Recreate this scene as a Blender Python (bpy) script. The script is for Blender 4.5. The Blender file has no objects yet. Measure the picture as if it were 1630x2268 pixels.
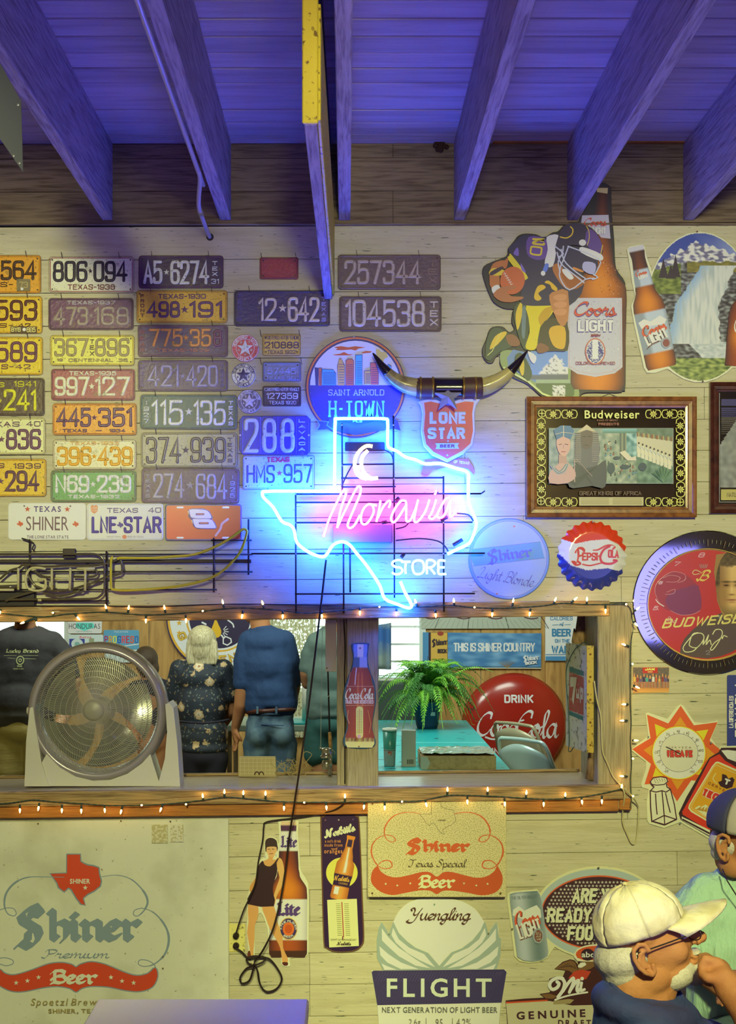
import bpy,bmesh,math,random
from math import pi,sin,cos,radians,sqrt,atan2
from mathutils import Vector,Matrix,noise
from mathutils.geometry import tessellate_polygon
random.seed(7)
SC=bpy.context.scene
COL=SC.collection
# ---------------------------------------------------------------- camera, world, lights, exposure
S=0.0018  # metres per photo pixel on the plane of the sign wall
D=5.6  # camera to sign wall
EYE=1.95  # camera height above the floor
VX,VY=767.0,1300.0  # where the view axis meets the wall
def W(px,py,y=0.0):
 k=S*(D + y)/D
 return Vector(((px - VX)*k,y,EYE - (py - VY)*k))
cam_data=bpy.data.cameras.new('camera')
cam=bpy.data.objects.new('camera',cam_data)
COL.objects.link(cam)
cam.location=(0,-D,EYE)
cam.rotation_euler=(pi/2,0,0)
cam_data.sensor_fit='AUTO'
cam_data.sensor_width=36
cam_data.lens=36*(D/S)/2268
cam_data.shift_x=(815 - VX)/2268
cam_data.shift_y=(VY - 1134)/2268
cam_data.clip_end=60
SC.camera=cam
world=bpy.data.worlds.new('world')
SC.world=world
world.use_nodes=True
world.node_tree.nodes['Background'].inputs[0].default_value=(0.80,1.0,0.90,1)
world.node_tree.nodes['Background'].inputs[1].default_value=3.2
def area(name,loc,target,size,energy,color,sy=None,portal=False,spread=180):
 l=bpy.data.lights.new(name,'AREA')
 l.energy=energy
 l.color=color
 l.shape='RECTANGLE'
 l.size=size
 l.size_y=sy or size
 l.spread=radians(spread)
 if portal:
  l.cycles.is_portal=True
 o=bpy.data.objects.new(name,l)
 COL.objects.link(o)
 o.location=loc
 d=Vector(target) - Vector(loc)
 o.rotation_euler=d.to_track_quat('-Z','Y').to_euler()
 return o
def spot(name,loc,target,energy,color,deg,blend=0.9,radius=0.12):
 l=bpy.data.lights.new(name,'SPOT')
 l.energy,l.color,l.spot_size,l.spot_blend,l.shadow_soft_size=energy,color,radians(deg),blend,radius
 o=bpy.data.objects.new(name,l)
 COL.objects.link(o)
 o.location=loc
 o.rotation_euler=(Vector(target) - Vector(loc)).to_track_quat('-Z','Y').to_euler()
 return o
 # added warm spots sparing the neon area: left wall, right wall, under the sill
WARM=(0.97,1.0,0.40)
spot('warm_fill_spot',(-0.9,-5.2,3.1),(-1.42,0,2.55),680,WARM,27)
spot('warm_fill_spot',(0.9,-5.2,3.1),(1.42,0,2.50),660,WARM,29)
spot('warm_fill_spot',(0.15,-5.2,2.7),(0.10,0,3.22),230,WARM,17)  # added for the dim upper wall
spot('warm_fill_spot',(-0.5,-5.4,3.1),(-0.80,0,0.42),620,WARM,30)
spot('warm_fill_spot',(0.6,-5.4,3.1),(0.85,0,0.42),760,WARM,31)
area('warm_wall_fill',(0.3,-5.2,3.3),(0.3,0,1.6),0.9,6,(1.0,0.90,0.55),spread=130)  # added weak wide fill over the sign wall
spot('warm_fill_spot',(-0.3,-4.9,3.2),(-0.3,-2.9,1.1),40,(1.0,0.9,0.75),30)  # added to warm the top of the white cabinet
spot('warm_fill_spot',(1.2,-5.0,3.2),(1.15,-2.5,1.15),18,(1.0,0.84,0.42),40)
spot('warm_fill_spot',(0.35,-5.2,2.9),(-0.06,-2.15,3.45),120,(1.0,0.92,0.35),14)  # added to brighten the yellow end of the hanging board
area('rear_wall_fill',(0.0,-4.4,3.1),(0.0,-6.6,2.2),1.0,22,(1.0,0.85,0.6))  # added so the mirrors reflect a lit rear wall
# added violet and blue fill for the ceiling, as from unseen neons
area('violet_ceiling_fill',(0.2,-3.1,1.2),(0.1,-1.2,3.7),1.6,8,(0.26,0.20,1.0),sy=0.5,spread=100)
area('violet_ceiling_fill',(-1.4,-5.2,1.9),(-0.3,-2.2,3.7),0.8,6,(0.40,0.22,1.0),spread=90)
area('blue_ceiling_fill',(2.2,-4.9,1.9),(1.3,-2.0,3.7),0.8,5,(0.24,0.22,1.0),spread=90)
# daylight and lamps of the store room
area('shop_ceiling_light',(0.8,2.2,3.3),(0.3,3.6,1.2),1.2,60,(0.85,1.0,0.85))
area('shop_ceiling_light',(-1.3,1.4,3.2),(-0.8,3.4,1.4),1.0,60,(0.85,1.0,0.85))
vs=SC.view_settings
SC.display_settings.display_device='sRGB'
vs.view_transform='Standard'
vs.look='None'
vs.exposure=0.0
vs.gamma=1.0
vs.use_curve_mapping=False
SC.cycles.use_denoising=True
SC.cycles.max_bounces=6
SC.cycles.diffuse_bounces=3
SC.cycles.glossy_bounces=3
SC.cycles.transparent_max_bounces=12
SC.cycles.caustics_reflective=False
SC.cycles.caustics_refractive=False
SC.cycles.sample_clamp_indirect=6.0
# ---------------------------------------------------------------- colour and materials
def lin(h):
 if not isinstance(h,str):
  return tuple(h)
 h=h.lstrip('#')
 out=[]
 for i in (0,2,4):
  c=int(h[i:i + 2],16)/255
  out.append(c/12.92 if c <= 0.04045 else ((c + 0.055)/1.055) ** 2.4)
 return tuple(out)
MATS={}
def nd(nt,typ,**kw):
 n=nt.nodes.new(typ)
 for k,v in kw.items():
  if k.startswith('i_'):
   n.inputs[k[2:].replace('_',' ')].default_value=v
  else:
   setattr(n,k,v)
 return n
def mat(name,color='808080',rough=0.6,metal=0.0,bdist=0.004,bump=0.0,bscale=40.0,stretch=(1,1,1),mix=None,mscale=8.0,mpos=(0.45,0.6),
emit=None,estr=1.0,coat=0.0,spec=None,alpha=None,trans=0.0,vcol=False,wear=None,wscale=60.0,wpos=(0.6,0.68),rnd=0.0,grain=None):
 """procedural material: base colour (or the print colour stored on the mesh), broad mottling, thresholded wear, grain bump"""
 if name in MATS:
  return MATS[name]
 m=bpy.data.materials.new(name)
 m.use_nodes=True
 nt=m.node_tree
 b=nt.nodes['Principled BSDF']
 L=nt.links.new
 tc=nd(nt,'ShaderNodeNewGeometry')
 mp=nd(nt,'ShaderNodeMapping')
 mp.inputs['Scale'].default_value=stretch
 L(tc.outputs['Position'],mp.inputs['Vector'])
 if vcol:
  a=nd(nt,'ShaderNodeAttribute',attribute_name='Col')
  cur=a.outputs['Color']
 else:
  r=nd(nt,'ShaderNodeRGB')
  r.outputs[0].default_value=(*lin(color),1)
  cur=r.outputs[0]
 def ns(scale,detail=6.0):
  n=nd(nt,'ShaderNodeTexNoise')
  n.inputs['Scale'].default_value=scale
  n.inputs['Detail'].default_value=detail
  L(mp.outputs[0],n.inputs['Vector'])
  return n.outputs['Fac']
 def ramp(src,lo,hi):
  n=nd(nt,'ShaderNodeMapRange')
  n.inputs['From Min'].default_value=lo
  n.inputs['From Max'].default_value=hi
  L(src,n.inputs['Value'])
  return n.outputs[0]
 def mixc(fac,c1,c2,mode='MIX'):
  n=nd(nt,'ShaderNodeMix',data_type='RGBA',blend_type=mode)
  L(fac,n.inputs[0]) if not isinstance(fac,float) else setattr(n.inputs[0],'default_value',fac)
  L(c1,n.inputs[6])
  if isinstance(c2,(tuple,str)):
   n.inputs[7].default_value=(*lin(c2),1)
  else:
   L(c2,n.inputs[7])
  return n.outputs[2]
 if mix:
  cur=mixc(ramp(ns(mscale),*mpos),cur,mix)
 if grain:
  g=nd(nt,'ShaderNodeTexNoise')
  g.inputs['Scale'].default_value=grain[1]
  g.inputs['Detail'].default_value=8
  g.inputs['Distortion'].default_value=0.6
  mp2=nd(nt,'ShaderNodeMapping')
  mp2.inputs['Scale'].default_value=grain[2]
  L(tc.outputs['Position'],mp2.inputs['Vector'])
  L(mp2.outputs[0],g.inputs['Vector'])
  cur=mixc(ramp(g.outputs['Fac'],0.42,0.72),cur,grain[0])
 if wear:
  cur=mixc(ramp(ns(wscale,8.0),*wpos),cur,wear)
 if rnd:
  oi=nd(nt,'ShaderNodeObjectInfo')
  hs=nd(nt,'ShaderNodeHueSaturation')
  v=nd(nt,'ShaderNodeMapRange')
  v.inputs['To Min'].default_value=1 - rnd
  v.inputs['To Max'].default_value=1 + rnd
  L(oi.outputs['Random'],v.inputs['Value'])
  L(v.outputs[0],hs.inputs['Value'])
  L(cur,hs.inputs['Color'])
  cur=hs.outputs[0]
 L(cur,b.inputs['Base Color'])
 b.inputs['Roughness'].default_value=rough
 b.inputs['Metallic'].default_value=metal
 if coat:
  b.inputs['Coat Weight'].default_value=coat
  b.inputs['Coat Roughness'].default_value=0.12
 if spec is not None:
  b.inputs['Specular IOR Level'].default_value=spec
 if trans:
  b.inputs['Transmission Weight'].default_value=trans
 if alpha is not None:
  b.inputs['Alpha'].default_value=alpha
 if emit:
  b.inputs['Emission Color'].default_value=(*lin(emit),1)
  b.inputs['Emission Strength'].default_value=estr
 if bump:
  bp=nd(nt,'ShaderNodeBump')
  bp.inputs['Strength'].default_value=bump
  bp.inputs['Distance'].default_value=bdist
  L(ns(bscale,6.0),bp.inputs['Height'])
  L(bp.outputs[0],b.inputs['Normal'])
 MATS[name]=m
 return m
mat('print',vcol=True,rough=0.42,wear='8a7a52',wscale=150,wpos=(0.70,0.80))
mat('print_worn',vcol=True,rough=0.5,wear='5b4a30',wscale=70,wpos=(0.60,0.72),bump=0.25,bscale=60)
mat('print_gloss',vcol=True,rough=0.3,coat=0.1)
mat('print_matte',vcol=True,rough=0.8)
mat('plate_paint',vcol=True,rough=0.38,wear='4a3222',wscale=120,wpos=(0.60,0.72),bump=0.3,bscale=90,mix='7a6a4a',mscale=30,mpos=(0.60,0.85))
mat('steel','9a9a92',rough=0.35,metal=0.8)
mat('dark_metal','3a3030',rough=0.5,metal=0.5)
mat('black_metal','241c1c',rough=0.45,metal=0.2)
mat('nail_steel','6d5a48',rough=0.5,metal=0.7)
mat('cable','241010',rough=0.6)
# ---------------------------------------------------------------- object helpers
def link(name,me,parent=None,m=None,smooth=False):
 o=bpy.data.objects.new(name,me)
 COL.objects.link(o)
 if parent is not None:
  o.parent=parent
 if m is not None:
  me.materials.append(MATS[m] if isinstance(m,str) else m)
 if smooth:
  me.polygons.foreach_set('use_smooth',[True]*len(me.polygons))
 return o
def tag(o,label,cat,group=None,kind=None):
 o['label']=label
 o['category']=cat
 if group:
  o['group']=group
 if kind:
  o['kind']=kind
 return o
def empty(name,loc,label=None,cat=None,group=None,rot=None):
 o=bpy.data.objects.new(name,None)
 o.empty_display_size=0.05
 COL.objects.link(o)
 o.location=loc
 if rot:
  o.rotation_euler=rot
 if label:
  tag(o,label,cat,group)
 return o
def struct(o):
 o['kind']='structure'
 return o
class MB:
 """collects geometry for one mesh"""
 def __init__(s):
  s.v,s.f,s.m=[],[],[]
 def add(s,vs,fs,mi=0):
  n=len(s.v)
  s.v += [tuple(v) for v in vs]
  s.f += [tuple(i + n for i in f) for f in fs]
  s.m += [mi]*len(fs)
  return s
 def box(s,x0,y0,z0,x1,y1,z1,mi=0):
  vs=[(x,y,z) for x in (x0,x1) for y in (y0,y1) for z in (z0,z1)]
  return s.add(vs,[(0,1,3,2),(4,6,7,5),(0,4,5,1),(2,3,7,6),(0,2,6,4),(1,5,7,3)],mi)
 def bbox(s,x0,y0,z0,x1,y1,z1,b=0.003,mi=0):
  """box with chamfered edges (24 verts)"""
  bm=bmesh.new()
  bmesh.ops.create_cube(bm,size=1)
  for v in bm.verts:
   v.co=Vector(((x0 + x1)/2 + v.co.x*(x1 - x0),(y0 + y1)/2 + v.co.y*(y1 - y0),(z0 + z1)/2 + v.co.z*(z1 - z0)))
  bmesh.ops.bevel(bm,geom=bm.edges[:],offset=b,segments=1,affect='EDGES')
  bm.verts.index_update()
  s.add([v.co[:] for v in bm.verts],[[v.index for v in f.verts] for f in bm.faces],mi)
  bm.free()
  return s
 def tube(s,pts,r,n=8,closed=False,cap=True,mi=0):
  pts=[Vector(p) for p in pts]
  m=len(pts)
  rr=r if isinstance(r,(list,tuple)) else [r]*m
  up=None
  rings=[]
  for i,p in enumerate(pts):
   a=pts[(i - 1) % m] if (closed or i > 0) else p
   c=pts[(i + 1) % m] if (closed or i < m - 1) else p
   t=(c - a)
   if t.length < 1e-9:
    t=Vector((0,0,1))
   t.normalize()
   if up is None:
    up=t.orthogonal().normalized()
   up=(up - t*up.dot(t))
   up=up.normalized() if up.length > 1e-6 else t.orthogonal().normalized()
   w=t.cross(up)
   rings.append([p + (up*cos(2*pi*j/n) + w*sin(2*pi*j/n))*rr[i] for j in range(n)])
  vs=[v[:] for R in rings for v in R]
  fs=[]
  for i in range(m if closed else m - 1):
   k=(i + 1) % m
   for j in range(n):
    j2=(j + 1) % n
    fs.append((i*n + j,i*n + j2,k*n + j2,k*n + j))
  if cap and not closed:
   fs.append(tuple(range(n))[::-1])
   fs.append(tuple((m - 1)*n + j for j in range(n)))
  return s.add(vs,fs,mi)
 def lathe(s,prof,n=24,axis='z',c=(0,0,0),mi=0,a0=0.0,a1=2*pi):
  full=abs(a1 - a0 - 2*pi) < 1e-6
  cnt=n if full else n + 1
  vs,fs=[],[]
  for r,h in prof:
   for j in range(cnt):
    a=a0 + (a1 - a0)*j/n
    if axis=='z':
     v=(c[0] + r*cos(a),c[1] + r*sin(a),c[2] + h)
    elif axis=='y':
     v=(c[0] + r*cos(a),c[1] + h,c[2] + r*sin(a))
    else:
     v=(c[0] + h,c[1] + r*cos(a),c[2] + r*sin(a))
    vs.append(v)
  for i in range(len(prof) - 1):
   for j in range(n):
    k=(j + 1) % cnt
    fs.append((i*cnt + j,i*cnt + k,(i + 1)*cnt + k,(i + 1)*cnt + j))
  return s.add(vs,fs,mi)
 def build(s,name,m=None,parent=None,smooth=False):
  me=bpy.data.meshes.new(name)
  me.from_pydata(s.v,[],s.f)
  bm=bmesh.new()
  bm.from_mesh(me)
  bmesh.ops.recalc_face_normals(bm,faces=bm.faces[:])
  bm.to_mesh(me)
  bm.free()
  ms=m if isinstance(m,(list,tuple)) else [m]
  o=link(name,me,parent)
  for q in ms:
   if q:
    me.materials.append(MATS[q] if isinstance(q,str) else q)
  if len(ms) > 1:
   me.polygons.foreach_set('material_index',s.m)
  if smooth:
   me.polygons.foreach_set('use_smooth',[True]*len(me.polygons))
  return o
def catmull(pts,closed=False,n=5):
 m=len(pts)
 if m < 3:
  return [tuple(p) for p in pts]
 out=[]
 dim=len(pts[0])
 for i in range(m if closed else m - 1):
  p0=pts[(i - 1) % m] if (closed or i > 0) else pts[0]
  p1,p2=pts[i],pts[(i + 1) % m]
  p3=pts[(i + 2) % m] if (closed or i < m - 2) else pts[-1]
  for j in range(n):
   t=j/n
   out.append(tuple(0.5*(2*p1[d] + (p2[d] - p0[d])*t + (2*p0[d] - 5*p1[d] + 4*p2[d] - p3[d])*t*t + (3*p1[d] - p0[d] - 3*p2[d] + p3[d])*t ** 3) for d in range(dim)))
 if not closed:
  out.append(tuple(pts[-1]))
 return out
 # ---------------------------------------------------------------- lettering
def rounded(pts,closed,R):
 """polyline with its unmarked corners rounded; a point (x, y, 1) stays sharp"""
 out=[]
 m=len(pts)
 for i,p in enumerate(pts):
  if (not closed and i in (0,m - 1)) or len(p) > 2:
   out.append((p[0],p[1]))
   continue
  a,c=pts[(i - 1) % m],pts[(i + 1) % m]
  v1=Vector((a[0] - p[0],a[1] - p[1]))
  v2=Vector((c[0] - p[0],c[1] - p[1]))
  r=min(R,v1.length*0.5,v2.length*0.5)
  q1=Vector(p[:2]) + v1.normalized()*r
  q2=Vector(p[:2]) + v2.normalized()*r
  for t in (0,0.25,0.5,0.75,1):
   q=q1*(1 - t) ** 2 + Vector(p[:2])*2*t*(1 - t) + q2*t*t
   out.append((q.x,q.y))
 return out
def parse(spec):
 strokes=[]
 for part in spec.split('|'):
  part=part.strip()
  sharp=part.startswith(':')
  smooth=part.startswith('~')
  closed=part.endswith('@')
  part=part.strip(':~@')
  pts=[]
  for tk in part.split():
   b=tk.endswith('!')
   x,y=tk.rstrip('!').split(',')
   pts.append((float(x),float(y),1) if (b or sharp) else (float(x),float(y)))
  strokes.append((pts,closed,smooth))
 return strokes
BLOCK={
'0': '3,10 0,10 0,0 6,0 6,10@','1': ':1.2,8.2 3,10 3,0','2': '0,7.2 0,10 6,10 6,6.2 0,0! 6,0','3': '0,8 0,10 6,10 6,5.3 2.5,5.3|2.5,5.3 6,5.3 6,0 0,0 0,2',
'4': ':4.6,0 4.6,10 0,3 6.4,3','5': '5.6,10 .5,10! .3,5.2! 1.8,6.4 6,6.4 6,0 0,0 0,2','6': '6,8 6,10 0,10 0,0 6,0 6,5.8 0,5.8','7': ':0,10 6,10 2.4,0',
'8': '3,5.3 .3,5.3 .3,10 5.7,10 5.7,5.3@|3,5.3 0,5.3 0,0 6,0 6,5.3@','9': '0,2 0,0 6,0 6,10 0,10 0,4.2 6,4.2',
'A': ':0,0 3,10 6,0|:1,3.2 5,3.2','B': '0,0! 0,10! 5.5,10 5.5,5.3 0,5.3!|0,5.3! 6,5.3 6,0 0,0!','C': '6,7.5 6,10 0,10 0,0 6,0 6,2.5','D': '0,0! 0,10! 6,10 6,0 0,0!',
'E': ':5.5,10 0,10 0,0 5.5,0|:0,5.2 4.6,5.2','F': ':5.5,10 0,10 0,0|:0,5.2 4.6,5.2','G': '6,7.5 6,10 0,10 0,0 6,0 6,4.6! 3.4,4.6','H': ':0,0 0,10|:6,0 6,10|:0,5.2 6,5.2',
'I': ':0,0 0,10','J': '5,10 5,0 0,0 0,2.5','K': ':0,0 0,10|:6,10 0,4|:1.8,5.8 6,0','L': ':0,10 0,0 5.2,0','M': ':0,0 0,10 3.5,3 7,10 7,0','N': ':0,0 0,10 6,0 6,10',
'O': '3,10 0,10 0,0 6,0 6,10@','P': '0,0! 0,10! 6,10 6,4.6 0,4.6!','Q': '3,10 0,10 0,0 6,0 6,10@|:3.5,2.5 6.4,-.6','R': '0,0! 0,10! 6,10 6,5 0,5!|:3.4,5 6,0',
'S': '6,7.6 6,10 0,10 0,5.4 6,4.8 6,0 0,0 0,2.4','T': ':0,10 6,10|:3,10 3,0','U': '0,10 0,0 6,0 6,10','V': ':0,10 3,0 6,10','W': ':0,10 2,0 4,8.5 6,0 8,10',
'X': ':0,0 6,10|:0,10 6,0','Y': ':0,10 3,5 6,10|:3,5 3,0','Z': ':0,10 6,10 0,0 6,0','-': ':0,5 3.4,5','.': ':0,0 0,.3',',': ':.5,.5 0,-1.5',"'": ':0,10 0,8','*': '*',' ': '',
'|': ':0,0 0,10','%': ':0,0 6,10|1.3,10 0,10 0,7 2.4,7 2.4,10@|4.7,3 3.6,3 3.6,0 6,0 6,3@',
}
SCRIPT={  # cursive skeletons, x height 5, ascender 10, joined at the baseline
'a': '~4,4.4 2.4,5 .6,3.4 .4,1.4 1.6,.1 3,1.2 4,4.8 3.9,1.2 4.6,.1 5.6,1','b': '~-.2,1.2 1.4,5 2.6,9 1.8,10 .9,8 .7,2 1.6,0 3.2,.8 3.9,3 3.4,5 4.8,4.4','c': '~3.6,4.2 2.6,5 .9,3.8 .4,1.6 1.6,0 3,.3 4.4,1.4',
'd': '~3.8,4.4 2.4,5 .6,3.4 .4,1.4 1.6,.1 3,1.4 4.2,5 5,10 4.2,1.4 4.8,.1 5.8,1','e': '~.2,1.4 2.2,2.2 3.5,4 2.6,5 1,4 .5,1.6 1.6,0 3,.3 4.4,1.4','f': '~0,1 1.8,4 3.4,8 3,10 2,9 1.2,2 .8,-2.6 1.6,-3.4 2,-1 1.4,.6 3.2,1',
'g': '~4,4.4 2.4,5 .6,3.4 .4,1.4 1.6,.2 3.2,1.6 4,4.8 3.6,-1 2.4,-3.6 .8,-2.6 2,-.8 5.4,1','h': '~-.2,1 1.4,5 2.6,9 1.9,10 1,8 .6,0|~.7,1.4 2.2,4.6 3.4,4.8 3.4,2 3.6,.2 5,1','i': '~-.2,1 1,5 .8,1.4 1.4,0 2.6,1|~1.4,7.2 1.5,7.5',
'l': '~-.2,1 1.6,5 2.8,9 2.1,10 1.1,8 .9,2 1.5,0 2.8,1','m': '~-.2,3.6 .6,5 .7,3 .4,0|~.6,1.6 2,4.7 2.9,4.4 2.7,0|~2.8,1.6 4.2,4.7 5.2,4.4 5,1.4 5.6,0 6.8,1','n': '~-.2,3.6 .6,5 .7,3 .4,0|~.6,1.6 2.2,4.7 3.3,4.4 3.1,1.4 3.7,0 4.9,1',
'o': '~2.4,5 .9,4 .4,1.8 1.6,0 3.2,1 3.8,3.2 2.6,5 2.4,4 3.6,3.6 5,4.2','p': '~-.2,3.6 .8,5 .6,0 .2,-3.6|~.6,1 1.4,4 3,5 4,3.4 3.2,.6 1.4,.1 2.6,-.2 5,1','r': '~-.2,2 .8,5.6 1.1,4.4 2.6,4.6 2.2,1.4 2.8,0 4,1',
's': '~-.2,1 1.6,5.4 2.2,3.4 2.8,1.4 1.6,-.2 .2,.8 2,.2 4,1','t': '~-.2,1 1.4,5 2,8 1.4,2 1.8,.1 3.2,1|:.2,5.6 3,5.8','u': '~-.2,3.4 .7,5 .6,1.6 1.6,0 3,1.2 3.9,5 3.8,1.4 4.4,0 5.4,1','v': '~-.2,3.6 .7,5 1.4,.2 2.4,1 3.4,4.8 4.8,4.4',
'x': '~-.2,3.8 .9,4.8 2.2,.6 3.6,.4 4.4,1|~3.6,4.9 .2,0','y': '~-.2,3.4 .7,5 .6,1.6 1.8,.2 3.2,1.8 3.9,5 3.4,-1 2.2,-3.6 .8,-2.4 4.8,1','z': '~0,4.4 1.6,5 3,4.2 .6,.4 3,.2 4.2,1',
'C': '~6.2,7.6 6.4,9.6 4.6,10 2,8 .4,4.4 .8,1.2 2.8,0 5,1 6.4,2.8','Y': '~.4,8 0,9.4 1.6,10 2.6,8 2.4,5 3.6,4 5.4,6 7,10|~5.8,7 4,-.6 1.6,-2.6 -.8,-1.4 .4,0','P': '~2,9.2 2.4,5 1.2,0 -.6,.6|~.4,7 1.4,9.6 4.4,10 6.2,8.2 5.2,5.6 2.6,4.6',
'T': '~0,8.4 1.2,10 3.6,9.2 7,10|~4.2,9.4 3.6,4 2.4,.4 .4,.2 .2,1.8','S': '~5.6,8.4 4.8,10 2.8,9.6 2,7.6 4,4.8 4.2,2 2.4,0 .2,.6 0,2.2','L': '~.6,7.6 3,10 4.2,8.6 3,4 1.4,.8 .2,.8 .8,0 3,.8 5.6,.4 6.6,1.6',
'B': '~2.2,9 1.4,4 .4,0 -.6,1|~.2,7 1.8,9.6 4.6,10 5.6,8 4.4,5.8 2.4,5.2 5,5 5.8,2.6 4,.2 1.6,.6','N': '~-1,1 0,0 1.2,1.6 2.6,10 4.6,0 6.8,10 8.4,10.4 8,9','M': '~-1,7.4 .2,9 1.2,8 .2,0|~.4,3 3.2,9.4 4,8.6 3,0|~3.2,3 6.2,9.4 7,8.6 6.2,1 7,0 8.2,1','D': '~2.6,9 1.4,3 .2,.2 -.8,1.6 1,1.4 4,0 7,3 7,8 4.4,10 0,8 -.6,6','J': '~1,7 3,10 4.4,8 3,0 1,-3 -.4,-1.6 3,.8 5,1.4','-': ':.6,3 2.6,3.2',"'": ':1,10 .7,8.2',' ': '',
}
BLACK={  # broad nib skeletons
'S': ':5.2,7.8 4,9.2 2.2,8.4 .9,7.4 1.4,6 4.6,4 5,2.6 4.2,1 2.8,.2 1,1.2 .2,.4|:3.4,8.4 3,6.4|:2.6,3.8 2.4,1.2|:3.2,8 5.4,7.4','h': ':.5,9.4 1.2,8.6 1.2,.9 2,.1|:1.4,4.6 3,5.8 4,4.9 4,1.2 3.2,-.4','i': ':.3,5.8 1.1,4.9 1.1,.9 1.9,.1|:.7,8.2 1.5,7.4','n': ':.3,5.8 1.1,4.9 1.1,.9 1.9,.1|:1.4,4.6 2.9,5.8 3.8,4.9 3.8,.9 4.6,.1',
'e': ':1.1,4.9 1.1,1.1 2.1,.1 3.6,1.1|:1.1,4.9 2.4,5.9 3.5,4.8 3.3,3.9 1.3,2.7','r': ':.3,5.8 1.1,4.9 1.1,.9 1.9,.1|:1.4,4.6 2.8,5.8 3.6,4.9','t': ':1.2,7.4 1.2,1.1 2.1,.1 3.2,.9|:.2,5.4 2.8,5.6','L': ':.6,9.4 1.4,8.6 1.4,1.6 .6,.8|:0,1.2 1.6,.2 3,.9 4.6,.2|:1.2,8.8 2.4,9.4',
'B': ':1.4,9 1.4,.8|:.2,7.4 1,9 3.6,9.4 4.8,8.2 4.4,6 2,5.2|:2,5.2 4.4,5.2 5.2,3.6 5,1.4 3.2,.2 1.4,.8 .2,0|:.2,3.4 .6,2.4','c': ':3.4,4.9 2.4,5.8 1.1,4.9 1.1,1.1 2.1,.1 3.4,1','u': ':.3,5.8 1.1,4.9 1.1,1.1 2.1,.2 3.6,1.2|:3,5.6 3.8,4.9 3.8,.9 4.6,.1',
'k': ':.5,9.4 1.2,8.6 1.2,.9 2,.1|:1.4,3.4 3.4,5.8|:1.8,3.6 3.6,.2','y': ':.3,5.8 1.1,4.9 1.1,1.1 2.1,.2 3.6,1.2|:3,5.6 3.8,4.9 3.8,0 2,-2.4','a': ':.9,5 2.2,5.8 3.4,4.9 3.4,.9 4.2,.1|:3.2,3.4 1,2.6 1,1 2,.2 3.3,1','d': ':1.6,8.6 3.6,5 3.8,1.2 2.2,.1 1,1.2 1,4.2 2.2,5.4',' ': '',
}
_fcache={}
def bfglyph(ch,off):
 k=(ch,off)
 if k not in _fcache:
  c=bpy.data.curves.new('glyph','FONT')
  c.body=ch
  c.size=1
  c.offset=off
  c.resolution_u=3
  o=bpy.data.objects.new('glyph',c)
  me=bpy.data.meshes.new_from_object(o)
  vs=[(v.co.x*13.7,v.co.y*13.7) for v in me.vertices]
  fs=[tuple(p.vertices) for p in me.polygons]
  bpy.data.objects.remove(o)
  bpy.data.meshes.remove(me)
  bpy.data.curves.remove(c)
  _fcache[k]=(vs,fs)
 return _fcache[k]
def ribbon(pts,w,closed=False,nib=None,caps=True,minw=0.18):
 """strip along a polyline; returns (verts, faces, edge flags). nib = (angle, ratio) gives pen-like thick and thin"""
 P=[]
 for p in pts:
  if not P or (abs(p[0] - P[-1][0]) + abs(p[1] - P[-1][1])) > 1e-6:
   P.append((p[0],p[1]))
 if closed and len(P) > 2 and abs(P[0][0] - P[-1][0]) + abs(P[0][1] - P[-1][1]) < 1e-6:
  P.pop()
 m=len(P)
 if m < 2:
  return None
 V,F,E=[],[],[]
 ws=w if isinstance(w,(list,tuple)) else [w]*m
 if len(ws) != m:
  ws=[ws[min(len(ws) - 1,int(i*len(ws)/m))] for i in range(m)]
 for i in range(m):
  a=P[(i - 1) % m] if (closed or i > 0) else P[i]
  c=P[(i + 1) % m] if (closed or i < m - 1) else P[i]
  d1=Vector((P[i][0] - a[0],P[i][1] - a[1]))
  d2=Vector((c[0] - P[i][0],c[1] - P[i][1]))
  if d1.length < 1e-9: d1=d2.copy()
  if d2.length < 1e-9: d2=d1.copy()
  d1.normalize(); d2.normalize()
  t=d1 + d2
  if t.length < 0.3:
   t=d2.copy()
  t.normalize()
  n=Vector((-t.y,t.x))
  ms=1/max(0.55,n.dot(Vector((-d1.y,d1.x))))
  ww=ws[i]
  if nib:
   ww *= minw + (1 - minw)*abs(sin(atan2(t.y,t.x) - nib))
  h=n*ww*0.5*ms
  V += [(P[i][0] + h.x,P[i][1] + h.y),(P[i][0] + h.x*.45,P[i][1] + h.y*.45),(P[i][0] - h.x*.45,P[i][1] - h.y*.45),(P[i][0] - h.x,P[i][1] - h.y)]
  E += [0,1,1,0]
 for i in range(m if closed else m - 1):
  k=(i + 1) % m
  for j in range(3):
   F.append((i*4 + j,i*4 + j + 1,k*4 + j + 1,k*4 + j))
 if caps and not closed:
  for e,sgn in ((0,-1),(m - 1,1)):
   o=P[e]
   q=P[1] if e==0 else P[m - 2]
   t=Vector((o[0] - q[0],o[1] - q[1])).normalized()
   n=Vector((-t.y,t.x))
   r=(Vector(V[e*4]) - Vector(o)).length
   b=len(V)
   V.append(o); E.append(1)
   for j in range(7):
    a=pi*j/6
    d=n*cos(a) + t*sin(a)
    V.append((o[0] + d.x*r,o[1] + d.y*r)); E.append(0)
   for j in range(6):
    F.append((b,b + 1 + j,b + 2 + j))
 return V,F,E
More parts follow.
